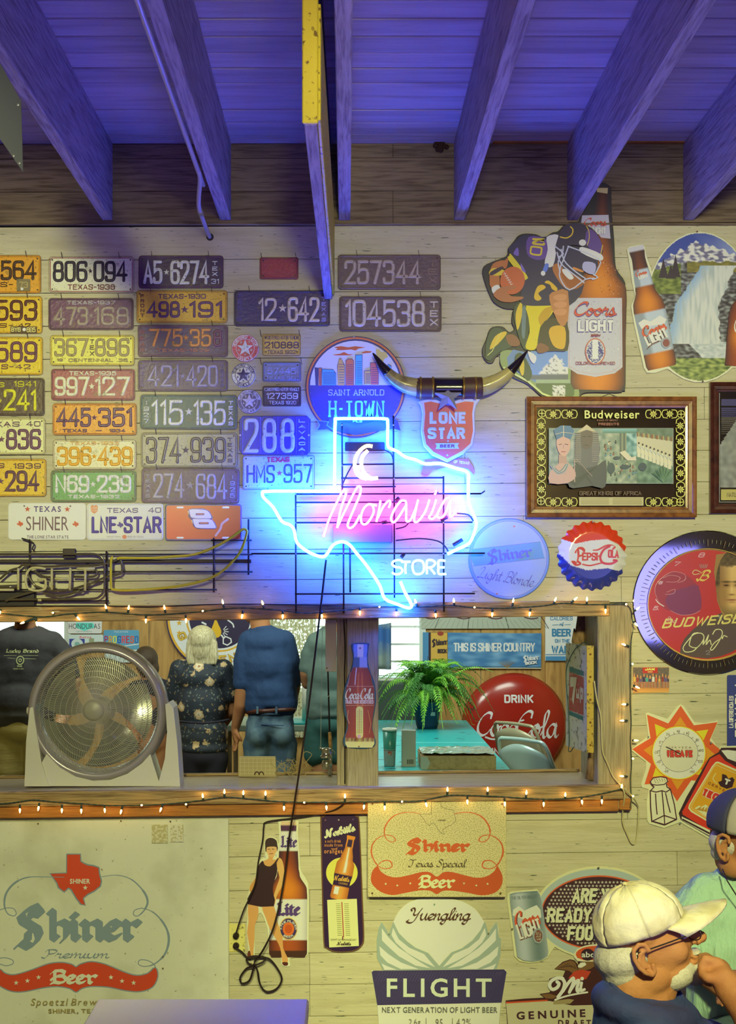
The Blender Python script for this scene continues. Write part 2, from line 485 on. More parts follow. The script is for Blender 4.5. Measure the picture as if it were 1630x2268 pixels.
def nibstroke(pts,half,ang):
 """broad nib stroke: every segment is the parallelogram swept by a slanted pen"""
 out=[]
 nx,ny=cos(ang)*half,sin(ang)*half
 tx,ty=-sin(ang)*half*0.16,cos(ang)*half*0.16
 for a,b in zip(pts,pts[1:]):
  hull=[]
  P=[(p[0] + sx*nx + tx*st,p[1] + sx*ny + ty*st) for p in (a,b) for sx in (-1,1) for st in (-1,1)]
  P.sort()
  lo,up=[],[]
  for q in P:
   while len(lo) > 1 and (lo[-1][0] - lo[-2][0])*(q[1] - lo[-2][1]) - (lo[-1][1] - lo[-2][1])*(q[0] - lo[-2][0]) <= 0:
    lo.pop()
   lo.append(q)
  for q in reversed(P):
   while len(up) > 1 and (up[-1][0] - up[-2][0])*(q[1] - up[-2][1]) - (up[-1][1] - up[-2][1])*(q[0] - up[-2][0]) <= 0:
    up.pop()
   up.append(q)
  hull=lo[:-1] + up[:-1]
  out.append(hull)
 return out
ILL=(0.62,0.60,0.42)
def alb(h,il=ILL):
 """reflectance of a surface that shows colour h under the bar's warm light"""
 c=lin(h)
 return tuple(min(0.88,max(0.012,c[i]/il[i])) for i in range(3))
class Art:
 """a sign: body plus printed or raised layers, laid out in photo pixels on the plane y"""
 def __init__(s,name,label,cat,cx,cy,y=-0.003,mat='print',group=None,rot=0.0,il=ILL,parent=None,root=None,kind=None,tilt=0.0):
  s.cx,s.cy,s.y,s.il=cx,cy,y,il
  s.k=S*(D + y)/D
  s.mat=mat
  s.root=None
  s.meta=(name,label,cat,group,rot,parent,tilt)
  s.parts=[]
  s.off=0.0
  s.step=0.00007
  s.new('picture')
  if root is not None:
   s.root=root
 def c(s,col):
  return alb(col,s.il) if isinstance(col,str) else tuple(col)
 def pt(s,x,y,off):
  return ((x - s.cx)*s.k,-off,-(y - s.cy)*s.k)
 def mk(s,o):
  name,label,cat,group,rot,parent,tilt=s.meta
  if s.root is None:
   s.root=o
   o.location=W(s.cx,s.cy,s.y)
   o.rotation_euler=(tilt,rot,0)
   if label:
    tag(o,label,cat,group)
   if parent is not None:
    o.parent=parent
  else:
   o.parent=s.root
  return o
 def body(s,pts,th,col,m=None,name=None,bevel=0.0,off0=0.0,h2=None):
  """extruded outline; the first body is the sign itself"""
  a=sum(pts[i][0]*pts[(i + 1) % len(pts)][1] - pts[(i + 1) % len(pts)][0]*pts[i][1] for i in range(len(pts)))
  if a < 0:
   pts=pts[::-1]
  n=len(pts)
  mb=MB()
  mx=sum(p[0] for p in pts)/n
  my=sum(p[1] for p in pts)/n
  vs=[s.pt(x,y,off0) for x,y in pts]
  if bevel:
   vs += [s.pt(x,y,off0 + th - bevel*s.k) for x,y in pts]
   ins=[]
   for i in range(n):
    a_,b_,c_=Vector(pts[i - 1]),Vector(pts[i]),Vector(pts[(i + 1) % n])
    d1,d2=(b_ - a_),(c_ - b_)
    if d1.length < 1e-6: d1=d2
    if d2.length < 1e-6: d2=d1
    nn=Vector((-(d1.y),d1.x)).normalized() + Vector((-(d2.y),d2.x)).normalized()
    nn=nn.normalized()*bevel if nn.length > 1e-6 else nn
    ins.append((b_.x + nn.x,b_.y + nn.y))
   vs += [s.pt(x,y,off0 + th) for x,y in ins]
   L=3
  else:
   vs += [s.pt(x,y,off0 + th) for x,y in pts]
   L=2
  fs=[tuple(range(n))]
  for l in range(L - 1):
   for i in range(n):
    j=(i + 1) % n
    fs.append((l*n + i,l*n + j,(l + 1)*n + j,(l + 1)*n + i))
  fs.append(tuple((L - 1)*n + i for i in reversed(range(n))))
  me=bpy.data.meshes.new(name or s.meta[0])
  me.from_pydata(vs,[],fs)
  bm=bmesh.new(); bm.from_mesh(me)
  bmesh.ops.recalc_face_normals(bm,faces=bm.faces[:])
  bm.to_mesh(me); bm.free()
  at=me.color_attributes.new('Col','FLOAT_COLOR','POINT')
  cc=(*s.c(col),1)
  at.data.foreach_set('color',list(cc)*len(me.vertices))
  me.materials.append(MATS[m or s.mat])
  o=s.mk(bpy.data.objects.new(name or s.meta[0],me))
  COL.objects.link(o)
  s.off=max(s.off,off0 + th)
  return o
 def new(s,name,m=None,raise_=0.0):
  s.cur=dict(name=name,v=[],f=[],c=[],m=m or s.mat)
  s.parts.append(s.cur)
  s.off += raise_
  return s
 def add(s,V,F,col,E=None,emb=0.0):
  b=len(s.cur['v'])
  s.off += s.step
  fn=callable(col)
  cc=None if fn else (*s.c(col),1)
  for i,v in enumerate(V):
   s.cur['v'].append(s.pt(v[0],v[1],s.off + (emb if (E is None or E[i]) else -0.0001)))
   s.cur['c'].append((*s.c(col(v[0],v[1])),1) if fn else cc)
  s.cur['f'] += [tuple(i + b for i in f) for f in F]
  return s
 def poly(s,pts,col,sm=0,holes=None,emb=0.0):
  if sm:
   pts=catmull(pts,True,sm)
  if holes:
   loops=[pts] + holes
   tri=tessellate_polygon([[Vector((p[0],p[1],0)) for p in L] for L in loops])
   return s.add([p for L in loops for p in L],tri,col,emb=emb)
  return s.add(pts,[tuple(range(len(pts)))],col,emb=emb)
 def rect(s,x0,y0,x1,y1,col,rot=0.0):
  return s.poly(rotp([(x0,y0),(x1,y0),(x1,y1),(x0,y1)],(x0 + x1)/2,(y0 + y1)/2,rot),col)
 def rrect(s,x0,y0,x1,y1,r,col,rot=0.0):
  return s.poly(rrp(x0,y0,x1,y1,r,rot),col)
 def ell(s,cx,cy,rx,ry,col,rot=0.0,n=32,emb=0.0):
  return s.poly(elp(cx,cy,rx,ry,rot,n),col,emb=emb)
 def ring(s,cx,cy,rx,ry,w,col,a0=0,a1=360,n=48,emb=0.0,rot=0.0):
  full=abs(a1 - a0) >= 360
  P=[(cx + rx*cos(radians(a0 + (a1 - a0)*i/n)),cy + ry*sin(radians(a0 + (a1 - a0)*i/n))) for i in range(n if full else n + 1)]
  P=rotp(P,cx,cy,rot)
  return s.line(P,w,col,closed=full,emb=emb,caps=False)
 def line(s,pts,w,col,closed=False,sm=0,nib=None,emb=0.0,caps=True,minw=0.18):
  if sm:
   pts=catmull(pts,closed,sm)
  r=ribbon(pts,w,closed,nib,caps,minw)
  if r:
   s.add(r[0],r[1],col,r[2],emb)
  return s
 def star(s,cx,cy,r,col,rot=0.0,n=5,q=0.4,emb=0.0):
  P=[(cx + (r if i % 2==0 else r*q)*sin(pi*i/n + rot),cy - (r if i % 2==0 else r*q)*cos(pi*i/n + rot)) for i in range(2*n)]
  return s.add([(cx,cy)] + P,[(0,i + 1,(i + 1) % (2*n) + 1) for i in range(2*n)],col,[1] + [0]*(2*n) if emb else None,emb)
 def grid(s,x0,y0,x1,y1,nx,ny,fn,inside=None):
  """printed picture: colour per vertex from fn(x, y)"""
  V=[(x0 + (x1 - x0)*i/nx,y0 + (y1 - y0)*j/ny) for j in range(ny + 1) for i in range(nx + 1)]
  F=[]
  for j in range(ny):
   for i in range(nx):
    a=j*(nx + 1) + i
    if inside and not inside((V[a][0] + V[a + nx + 2][0])/2,(V[a][1] + V[a + nx + 2][1])/2):
     continue
    F.append((a,a + 1,a + nx + 2,a + nx + 1))
  used=sorted({i for f in F for i in f})
  mp={u: i for i,u in enumerate(used)}
  return s.add([V[u] for u in used],[tuple(mp[i] for i in f) for f in F],fn)
 def bottle(s,top,bot,prof,fn,nu=8,nt=40):
  """printed bottle along an axis; prof = [(t, half width px)], fn(t, u) -> colour"""
  ax=Vector((bot[0] - top[0],bot[1] - top[1]))
  n=Vector((ax.y,-ax.x)).normalized()*-1
  V,Cc=[],[]
  s.off += s.step
  b=len(s.cur['v'])
  for i in range(nt + 1):
   t=i/nt
   for (ta,wa),(tb,wb) in zip(prof,prof[1:]):
    if ta <= t <= tb:
     f=(t - ta)/max(1e-6,tb - ta)
     f=f*f*(3 - 2*f)
     w=wa + (wb - wa)*f
     break
   for j in range(nu + 1):
    u=-1 + 2*j/nu
    p=Vector(top) + ax*t + n*w*u
    s.cur['v'].append(s.pt(p.x,p.y,s.off))
    s.cur['c'].append((*s.c(fn(t,u)),1))
  for i in range(nt):
   for j in range(nu):
    a=b + i*(nu + 1) + j
    s.cur['f'].append((a,a + 1,a + nu + 2,a + nu + 1))
  return s
 def text(s,t,x0,y0,x1,y1,col,font='sans',w=3.0,slant=0.0,rot=0.0,emb=0.0,gap=2.2,warp=None,off=0.0,arc=None,R=2.4,nib=0.7,serif=False):
  """lettering fitted to a box of the photo (before rotation by rot, radians clockwise)"""
  items,x=[],0.0
  for ch in t:
   if ch==' ':
    x += 3.6
    continue
   if font=='sans':
    vs,fs=bfglyph(ch,off)
    if not vs:
     continue
    mnx=min(v[0] for v in vs); mxx=max(v[0] for v in vs)
    items.append(('f',[(v[0] - mnx + x,v[1]) for v in vs],fs))
    x += mxx - mnx + gap
    continue
   tab={'block': BLOCK,'script': SCRIPT,'black': BLACK}[font]
   if ch=='*' and font=='block':
    items.append(('*',x + 1.8,5.0))
    x += 3.6 + gap
    continue
   if ch not in tab:
    continue
   st=parse(tab[ch])
   mnx=min(p[0] for q in st for p in q[0]); mxx=max(p[0] for q in st for p in q[0])
   if font=='script':
    for pts,cl,smo in st:
     items.append(('s',[(p[0] + x,p[1]) for p in (catmull([q[:2] for q in pts],cl,6) if smo else pts)],cl))
    x += mxx - 0.35 if ch.islower() or ch=='-' else mxx + 0.1
   else:
    for pts,cl,smo in st:
     q=[(p[0] - mnx + x,*p[1:]) for p in pts]
     items.append(('s',rounded(q,cl,R) if font=='block' else [p[:2] for p in q],cl))
     if serif and not cl:
      for e,o in ((0,1),(-1,-2)):
       dx,dy=q[e][0] - q[o][0],q[e][1] - q[o][1]
       if abs(dy) > abs(dx) and (q[e][1] < 0.2 or q[e][1] > 9.8):
        items.append(('s',[(q[e][0] - 1.5,q[e][1]),(q[e][0] + 1.5,q[e][1])],False))
    x += mxx - mnx + (gap if font=='block' else 0.75)
  allp=[p for it in items if it[0] != '*' for p in it[1]]
  if not allp:
   if t.strip()=='*':
    s.star((x0 + x1)/2,(y0 + y1)/2,min(x1 - x0,y1 - y0)*.5,col,rot=rot,emb=emb)
   return s
  if slant:
   items=[it if it[0]=='*' else (it[0],[(p[0] + p[1]*slant,p[1]) for p in it[1]],it[2]) for it in items]
   allp=[p for it in items if it[0] != '*' for p in it[1]]
  X0=min(p[0] for p in allp); X1=max(p[0] for p in allp)
  Y0=min(p[1] for p in allp); Y1=max(p[1] for p in allp)
  if len(allp) and Y1 - Y0 < 5:
   Y0,Y1=0,10
  iw=w*0.5 if font != 'sans' else 0
  mx,my=(x0 + x1)/2,(y0 + y1)/2
  def M(p):
   u=(p[0] - X0)/max(1e-6,X1 - X0)
   v=(p[1] - Y0)/max(1e-6,Y1 - Y0)
   if arc:  # (cx, cy, r, a0, a1): degrees clockwise from straight up; letters stand outward, or inward when r < 0
    cx,cy,r,a0,a1=arc
    a=radians(a0 + (a1 - a0)*u)
    h=(y1 - y0)
    rr=r + v*h if r > 0 else -r - v*h
    return (cx + rr*sin(a),cy - rr*cos(a))
   X=x0 + iw + u*(x1 - x0 - 2*iw)
   Y=y1 - iw - v*(y1 - y0 - 2*iw)
   if warp:
    X,Y=warp(X,Y)
   if rot:
    dx,dy=X - mx,Y - my
    X,Y=mx + dx*cos(rot) - dy*sin(rot),my + dx*sin(rot) + dy*cos(rot)
   return (X,Y)
  sc=(y1 - y0)/10
  s.off += s.step
  for it in items:
   if it[0]=='f':
    s.off -= s.step
    s.add([M(p) for p in it[1]],it[2],col,emb=emb)
   elif it[0]=='*':
    q=M((it[1],it[2]))
    s.star(q[0],q[1],min(sc*1.7,7.5),col,rot=rot,emb=emb)
   elif font=='black':
    for h in nibstroke([M(p) for p in it[1]],w*0.5,-nib):
     s.add(h,[tuple(range(len(h)))],col)
   elif font=='script':
    s.line([M(p) for p in it[1]],w,col,nib=(-nib if nib else None),emb=emb)
   else:
    s.line([M(p) for p in it[1]],w,col,closed=it[2],emb=emb,caps=(not serif))
  return s
 def screw(s,x,y,r=2.2,col='8a8274'):
  return s.ell(x,y,r,r,col,n=10,emb=0.001)
 def done(s):
  for p in s.parts:
   if not p['v']:
    continue
   me=bpy.data.meshes.new(p['name'])
   me.from_pydata(p['v'],[],p['f'])
   at=me.color_attributes.new('Col','FLOAT_COLOR','POINT')
   at.data.foreach_set('color',[q for c in p['c'] for q in c])
   me.materials.append(MATS[p['m']])
   o=bpy.data.objects.new(p['name'],me)
   COL.objects.link(o)
   s.mk(o)
   if len(p['f']) > 3 and any(abs(v[1]) for v in p['v']):
    pass
  return s.root
def rotp(pts,cx,cy,a):
 if not a:
  return list(pts)
 return [(cx + (x - cx)*cos(a) - (y - cy)*sin(a),cy + (x - cx)*sin(a) + (y - cy)*cos(a)) for x,y in pts]
def elp(cx,cy,rx,ry,rot=0.0,n=32):
 return rotp([(cx + rx*cos(2*pi*i/n),cy + ry*sin(2*pi*i/n)) for i in range(n)],cx,cy,rot)
def rrp(x0,y0,x1,y1,r,rot=0.0,n=4):
 P=[]
 for (cx,cy,a) in ((x1 - r,y0 + r,-90),(x1 - r,y1 - r,0),(x0 + r,y1 - r,90),(x0 + r,y0 + r,180)):
  for j in range(n + 1):
   t=radians(a + 90*j/n)
   P.append((cx + r*cos(t),cy + r*sin(t)))
 return rotp(P,(x0 + x1)/2,(y0 + y1)/2,rot)
def grow(pts,g):
 """outline moved outward by g pixels"""
 n=len(pts)
 a=sum(pts[i][0]*pts[(i + 1) % n][1] - pts[(i + 1) % n][0]*pts[i][1] for i in range(n))
 sg=1 if a > 0 else -1
 out=[]
 for i in range(n):
  A,B,C_=Vector(pts[i - 1]),Vector(pts[i]),Vector(pts[(i + 1) % n])
  d1,d2=B - A,C_ - B
  if d1.length < 1e-6: d1=d2
  if d2.length < 1e-6: d2=d1
  n1=Vector((d1.y,-d1.x)).normalized(); n2=Vector((d2.y,-d2.x)).normalized()
  m=n1 + n2
  m=m.normalized() if m.length > 0.2 else n2
  out.append((B.x + m.x*g*sg,B.y + m.y*g*sg))
 return out
def mixh(a,b,t):
 t=max(0.0,min(1.0,t))
 A=[int(a[i:i + 2],16) for i in (0,2,4)]; B=[int(b[i:i + 2],16) for i in (0,2,4)]
 return '%02x%02x%02x' % tuple(int(A[i] + (B[i] - A[i])*t) for i in range(3))
def fnoise(x,y,sc=0.1,seed=0.0):
 return 0.5 + 0.5*noise.noise(Vector((x*sc,y*sc,seed)))
TEXAS=[(0,0),(.26,0),(.26,-.01),(.26,0)]
class Zm:
 """maps coordinates read on an enlarged crop of the photo back to photo pixels"""
 def __init__(s,ox,oy,k): s.o=(ox,oy,k)
 def __call__(s,pts):
  ox,oy,k=s.o
  return [(ox + p[0]/k,oy + p[1]/k) for p in pts]
 def p(s,x,y): return (s.o[0] + x/s.o[2],s.o[1] + y/s.o[2])
 def b(s,x0,y0,x1,y1): return (*s.p(x0,y0),*s.p(x1,y1))
 def w(s,v): return v/s.o[2]
def rn(seed=1): return random.Random(seed)
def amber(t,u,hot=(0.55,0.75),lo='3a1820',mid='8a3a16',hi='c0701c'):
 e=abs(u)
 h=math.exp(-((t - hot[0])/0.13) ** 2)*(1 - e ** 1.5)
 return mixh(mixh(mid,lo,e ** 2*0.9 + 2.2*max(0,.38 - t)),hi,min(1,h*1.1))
def shiner(a,z,x0,y0,x1,y1,col,w,rot=0.0):
 """blackletter word with a tall swashed capital; box is that of the whole word on the crop"""
 X0,Y0,X1,Y1=z.b(x0,y0,x1,y1)
 W_,H_=X1 - X0,Y1 - Y0
 mx,my=(X0 + X1)/2,(Y0 + Y1)/2
 def sub(t,a0,b0,a1,b1,ww):
  bx0,by0,bx1,by1=X0 + W_*a0,Y0 + H_*b0,X0 + W_*a1,Y0 + H_*b1
  c=((bx0 + bx1)/2 - mx,(by0 + by1)/2 - my)
  dx,dy=c[0]*cos(rot) - c[1]*sin(rot) - c[0],c[0]*sin(rot) + c[1]*cos(rot) - c[1]
  a.text(t,bx0 + dx,by0 + dy,bx1 + dx,by1 + dy,col,font='black',w=ww,rot=rot,nib=.75)
 sub('S',0,0,.26,1,w*1.15)
 sub('hiner',.25,.10,1,.86,w)
 # ================================================================ SETTING
mat('plank_paint','d9d2b4',rough=0.62,bump=0.3,bscale=22,stretch=(1,1,9),grain=('cdc4a2',5,(1.0,1,26)),wear='54604c',wscale=17,wpos=(0.645,0.69),rnd=0.05,mix='b8b088',mscale=3.2,mpos=(.5,.8))
mat('plank_frieze','8d7a62',rough=0.75,bump=0.5,bscale=18,stretch=(1,1,8),grain=('5a4636',5,(1.2,1,16)),rnd=0.10)
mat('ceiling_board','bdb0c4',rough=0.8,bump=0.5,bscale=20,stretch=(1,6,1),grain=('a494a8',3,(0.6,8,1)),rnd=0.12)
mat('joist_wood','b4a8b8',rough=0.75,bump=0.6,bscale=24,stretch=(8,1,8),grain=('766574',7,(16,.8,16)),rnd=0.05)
mat('wall_gap','100c0a',rough=0.9)
mat('beam_wood','b39566',rough=0.6,bump=0.5,bscale=20,stretch=(1,1,10),grain=('6a4c2c',6,(1.2,1,26)),wear='d8cdb0',wscale=16,wpos=(0.68,0.74),rnd=0.05)
mat('post_wood','b8aa8a',rough=0.65,bump=0.5,bscale=24,stretch=(12,8,1),grain=('8c7c5c',7,(30,12,1.2)),rnd=0.04)
mat('orange_wood','bb7a30',rough=0.55,bump=0.3,bscale=20,stretch=(1,1,8),grain=('94561e',6,(1.2,1,20)))
mat('sill_wood','b3a390',rough=0.35,bump=0.2,bscale=16,stretch=(1,4,1),grain=('8b775f',6,(1,12,4)),coat=0.3)
mat('plywood','cda05c',rough=0.6,bump=0.2,bscale=14,stretch=(8,1,1),grain=('9c7236',3.2,(7,1,0.9)))
mat('plaster','b7ab8c',rough=0.9)
mat('floor_concrete','77705f',rough=0.7,bump=0.3,bscale=8,mix='5c5548',mscale=2)
mat('yellow_paint','dcc62c',rough=0.5,bump=0.5,bscale=40,wear='7a5a14',wscale=60,wpos=(0.60,0.66))
mat('window_white','dfe5dc',rough=0.5)
mat('mud','3e2418',rough=0.95,bump=1.0,bscale=90)
XS0_,XS1_=-3.2,2.6
XL,XR=-2.75,2.85  # room sides
YC=-6.6  # wall behind the photographer
ZC=EYE + 980*S  # underside of the ceiling boards
ZT=EYE + 800*S  # top of the painted wall
def zpx(py): return EYE - (py - VY)*S
def xpx(px): return (px - VX)*S
def plank(parent,x0,x1,z0,z1,y0=0.0,th=0.018,m='plank_paint',g=0.0009):
 mb=MB()
 mb.bbox(x0 + g*.5,0,z0 + g,x1 - g*.5,th,z1 - g,0.0012)
 o=mb.build('plank',m,parent)
 zc=(z0 + z1)/2
 sl=0.004 + max(0.0,(EYE + 1.44 - zc))/(1300*S)*0.008 if m=='plank_paint' else 0.003
 o.data.transform(Matrix.Translation((0,0,-zc)))
 o.location=(0,y0,zc)
 o.rotation_euler=(0,-sl,0)
 return o
TL=0.0116  # the sill and beam climb slightly to the right
def tilt(o,sl=TL):
 o.rotation_euler=(0,-sl,0)
 return o
OPX0,OPX1=xpx(-185),xpx(1320)
OPZ0,OPZ1=zpx(1742) - 0.022,zpx(1370) + 0.026
OPX1 += 0.012
OPX0 -= 0.012
# back wall with the pass-through opening
mb=MB()
mb.box(XL,0.018,OPZ1,XR,0.12,zpx(320))
mb.box(XL,0.018,0,XR,0.12,OPZ0)
mb.box(XL,0.018,OPZ0,OPX0,0.12,OPZ1)
mb.box(OPX1,0.018,OPZ0,XR,0.12,OPZ1)
wall=struct(mb.build('wall_back','wall_gap'))
rows=[500,573,646,719,792,863,934,1003,1073,1146,1216,1283,1340,1407,1475,1544,1614,1683,1752,1822,1895,1970,2040,2110,2180,2250,2318,2383]
rj=random.Random(3)
joints={1003: [1030],1283: [1376],1822: [686],1895: [1500],1970: [686],2040: [1180],2110: [686],2180: [686,1420],573: [1098],719: [-30],863: [1560],1146: [-60,1160]}
for a,b in zip(rows,rows[1:]):
 z0,z1=zpx(b),zpx(a)
 if b <= 1340 or a >= 1800:
  cuts=[XL] + [xpx(c) for c in joints.get(a,[])] + [XR]
  for c0,c1 in zip(cuts,cuts[1:]):
   plank(wall,c0,c1,z0,z1)
 else:
  zz0=max(z0,zpx(1800)) if a < 1800 < b else z0
  plank(wall,XL,OPX0,z0,z1)
  plank(wall,xpx(1390),XR,z0,z1)
  if a < 1800 < b:
   plank(wall,OPX0,xpx(1390),z0,zpx(1800))
   # frieze boards between the joists, above the painted planks
for a,b in ((320,352),(352,425),(425,497)):
 plank(wall,XL,xpx(1012 if a==352 else 870),zpx(b),zpx(a),y0=-0.012,m='plank_frieze',th=0.03)
 plank(wall,xpx(1012 if a==352 else 870),XR,zpx(b),zpx(a),y0=-0.012,m='plank_frieze',th=0.03)
mb=MB(); mb.bbox(XL,-0.02,zpx(500),XR,0.0,zpx(496.5),0.001)
struct(mb.build('trim_1','plank_frieze'))
for i,(a,b) in enumerate(((1090,1256),(1378,1512))):
 mb=MB(); mb.bbox(xpx(a),-0.04,zpx(322),xpx(b),-0.012,zpx(312),0.002)
 struct(mb.build('trim_%d' % (i + 2),'orange_wood'))
 # ceiling: boards laid across the joists
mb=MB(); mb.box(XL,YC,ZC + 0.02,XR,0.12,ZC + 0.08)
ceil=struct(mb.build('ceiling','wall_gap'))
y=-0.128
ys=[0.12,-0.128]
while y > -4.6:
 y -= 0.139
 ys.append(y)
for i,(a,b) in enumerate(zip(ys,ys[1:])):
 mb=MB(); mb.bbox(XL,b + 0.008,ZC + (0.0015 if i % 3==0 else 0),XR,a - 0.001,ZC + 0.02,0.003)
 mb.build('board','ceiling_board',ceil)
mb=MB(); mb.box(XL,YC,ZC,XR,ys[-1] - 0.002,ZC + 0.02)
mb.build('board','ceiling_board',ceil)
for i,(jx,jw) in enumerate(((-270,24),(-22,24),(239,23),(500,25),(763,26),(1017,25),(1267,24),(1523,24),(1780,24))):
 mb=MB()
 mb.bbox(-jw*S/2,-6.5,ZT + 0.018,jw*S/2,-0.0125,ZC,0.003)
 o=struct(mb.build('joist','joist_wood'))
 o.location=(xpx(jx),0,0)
 # side walls, floor, wall behind the camera
for n,(x0,x1) in (('wall_left',(XL - 0.1,XL)),('wall_right',(XR,XR + 0.1))):
 mb=MB(); mb.box(x0,YC,0,x1,0.12,ZC + 0.08)
 struct(mb.build(n,'plaster'))
mb=MB(); mb.box(XL - 0.1,YC - 0.1,0,XR + 0.1,YC,ZC + 0.08)
struct(mb.build('wall_front','plaster'))
mb=MB(); mb.box(XL - 1.2,YC - 0.1,-0.1,XR + 1.4,5.0,0)
struct(mb.build('floor','floor_concrete'))
mb=MB(); mb.box(XS0_ ,0.13,0.0,XS1_,4.6,0.28)
struct(mb.build('floor_far','floor_concrete'))
# pass-through frame
HY=-0.045
mb=MB(); mb.bbox(XL,HY,-0.0306,xpx(1346),0.018,0.0306,0.003)
o=tilt(struct(mb.build('trim_4','beam_wood')),.0105); o.location=(0,0,zpx(1353))
mb=MB(); mb.bbox(OPX0,0.018,zpx(1358),OPX1,0.36,zpx(1340),0.003)
struct(mb.build('trim_5','beam_wood'))
mb=MB(); mb.bbox(xpx(1320),HY + 0.006,zpx(1790),xpx(1395),0.018,zpx(1336),0.004)
struct(mb.build('trim_6','post_wood'))
mb=MB(); mb.bbox(xpx(1320),0.018,zpx(1745),xpx(1352),0.36,zpx(1362),0.004)
struct(mb.build('trim_7','post_wood'))
mb=MB(); mb.bbox(xpx(768),0.0,zpx(1743),xpx(838),0.06,zpx(1352),0.004)
mb.bbox(xpx(746),0.03,zpx(1743),xpx(768),0.09,zpx(1352),0.003)
struct(mb.build('trim_8','post_wood'))
ZS0=zpx(1741)
def zsill(x): return ZS0 + TL*x
mb=MB(); mb.bbox(OPX0 + .02,-0.03,-0.02,xpx(1352),0.36,0,0.003)
o=tilt(struct(mb.build('trim_9','sill_wood'))); o.location=(0,0,ZS0)
ZS=ZS0
mb=MB(); mb.bbox(XL,-0.06,-0.058,xpx(1378),-0.03,0.0,0.004)
o=tilt(struct(mb.build('trim_10','beam_wood'))); o.location=(0,0,ZS0)
mb=MB(); mb.bbox(XL,-0.04,-0.107,xpx(1366),-0.003,-0.058,0.003)
o=tilt(struct(mb.build('trim_11','orange_wood'))); o.location=(0,0,ZS0)
mb=MB(); mb.bbox(OPX0 + .02,0.34,0.0005,OPX1 - .02,0.36,0.012,0.003)
o=tilt(struct(mb.build('trim_12','beam_wood'))); o.location=(0,0,ZS0)
mb=MB(); mb.bbox(xpx(1367),-0.052,zpx(1790),xpx(1392),-0.003,zpx(1765),0.003)
struct(mb.build('trim_13','orange_wood'))
# mud nest on the frieze
mb=MB()
for i in range(16):
 a=rj.random()*6.3; r=rj.random()*13
 cx_,cz_=975 + r*cos(a)*1.2,328 + r*sin(a)*1.1
 mb.lathe([(0.0,-0.012),(0.008,-0.009),(0.011,0),(0.008,0.009),(0.0,0.012)],7,'y',(xpx(cx_),-0.019,zpx(cz_)))
tag(mb.build('mud_nest','mud',smooth=True),'dark clump of insect mud nest under the ceiling boards','nest')
# ---- hanging board seen edge on, yellow end, violet lit underside
r=empty('hanging_board',(xpx(728) - 0.002,-0.025,0),'long narrow wooden sign board hung edge-on from the ceiling with yellow end','board')
mb=MB(); zb=EYE + 635*S
L_=2.1
mb.bbox(-0.016,-L_,zb,0.016,0,zb + 0.3,0.002); o=mb.build('panel','joist_wood',r)
mb=MB(); mb.bbox(-0.020,-L_ - 0.012,zb + 0.001,0.020,-L_,ZC - 0.001,0.003); mb.build('end_strip','yellow_paint',r)
mb=MB(); mb.bbox(0.0162,-L_,zb + 0.012,0.026,-0.02,zb + 0.30,0.002); mb.build('side_strip','yellow_paint',r)
mb=MB(); mb.bbox(-0.012,-L_,zb + 0.3,0.012,0,ZC - 0.001,0.002); mb.build('hanger_board','joist_wood',r)
r.rotation_euler=(0,0,-0.008)
# grey metal corner hanging at the far left
def slab_poly(name,pts,y,th,m,label,cat):
 k=S*(D + y)/D
 cx_=sum(p[0] for p in pts)/len(pts); cy_=sum(p[1] for p in pts)/len(pts)
 n=len(pts)
 mb=MB()
 vs=[((a - cx_)*k,0,-(b - cy_)*k) for a,b in pts] + [((a - cx_)*k,th,-(b - cy_)*k) for a,b in pts]
 mb.add(vs,[tuple(range(n)),tuple(range(n,2*n))] + [(i,(i + 1) % n,(i + 1) % n + n,i + n) for i in range(n)])
 o=mb.build(name,m)
 o.location=W(cx_,cy_,y)
 tag(o,label,cat)
 return o
mat('grey_sheet','2a2c38',rough=0.7)
g=slab_poly('metal_pennant',[(-190,-30),(-60,30),(47,225),(51,381),(-40,250),(-190,90)],-2.3,0.002,'grey_sheet','grey sheet-metal arrowhead sign hanging from the joists, cropped at the edge','sign')
mb=MB()
k_=S*(D - 2.3)/D
gx,gy=sum([-190,-60,47,51,-40,-190])/6,sum([-30,30,225,381,250,90])/6
for a,b in ((40,232),(30,345),(43,361)):
 mb.lathe([(0,-0.002),(0.003,-0.001),(0.003,0)],8,'y',((a - gx)*k_,0,-(b - gy)*k_))
mb.build('rivet','steel',g)
mb=MB(); mb.tube([(-0.03,0.001,0.1),(-0.03,0.001,ZC - g.location.z)],0.002,6); mb.tube([(-0.1,0.001,0.15),(-0.1,0.001,ZC - g.location.z)],0.002,6)
mb.build('hanging_wire','steel',g)
# conduit along the joist
pts=[W(435,370,-0.72) - Vector((0.72*0 + (0),0,0))]
zc_=ZT + 0.012
p0=W(436,370,-0.72); xk=p0.x
path=[(xk,-4.2,p0.z),(xk,-0.75,p0.z)] + [tuple(W(437,372,-0.70)),tuple(W(443,395,-0.62)),tuple(W(440,440,-0.45)),tuple(W(443,468,-0.36)),tuple(W(463,522,-0.02)),tuple(W(466,526,-0.0))]
mb=MB(); mb.tube(catmull(path,n=4),0.0085,10)
mat('conduit_paint','b9b4c4',rough=0.4,metal=0.2)
c=mb.build('conduit_pipe','conduit_paint',smooth=True)
tag(c,'thin painted conduit pipe running along a joist and bending into the wall','pipe')
mb=MB(); mb.tube([tuple(W(443,468,-0.36)),tuple(W(446,475,-0.31))],0.011,10)
mb.build('coupling','steel',c)
mb=MB(); mb.lathe([(0.0,-0.006),(0.012,-0.005),(0.015,0)],12,'y',W(465,525,-0.001)); mb.build('escutcheon','dark_metal',c)
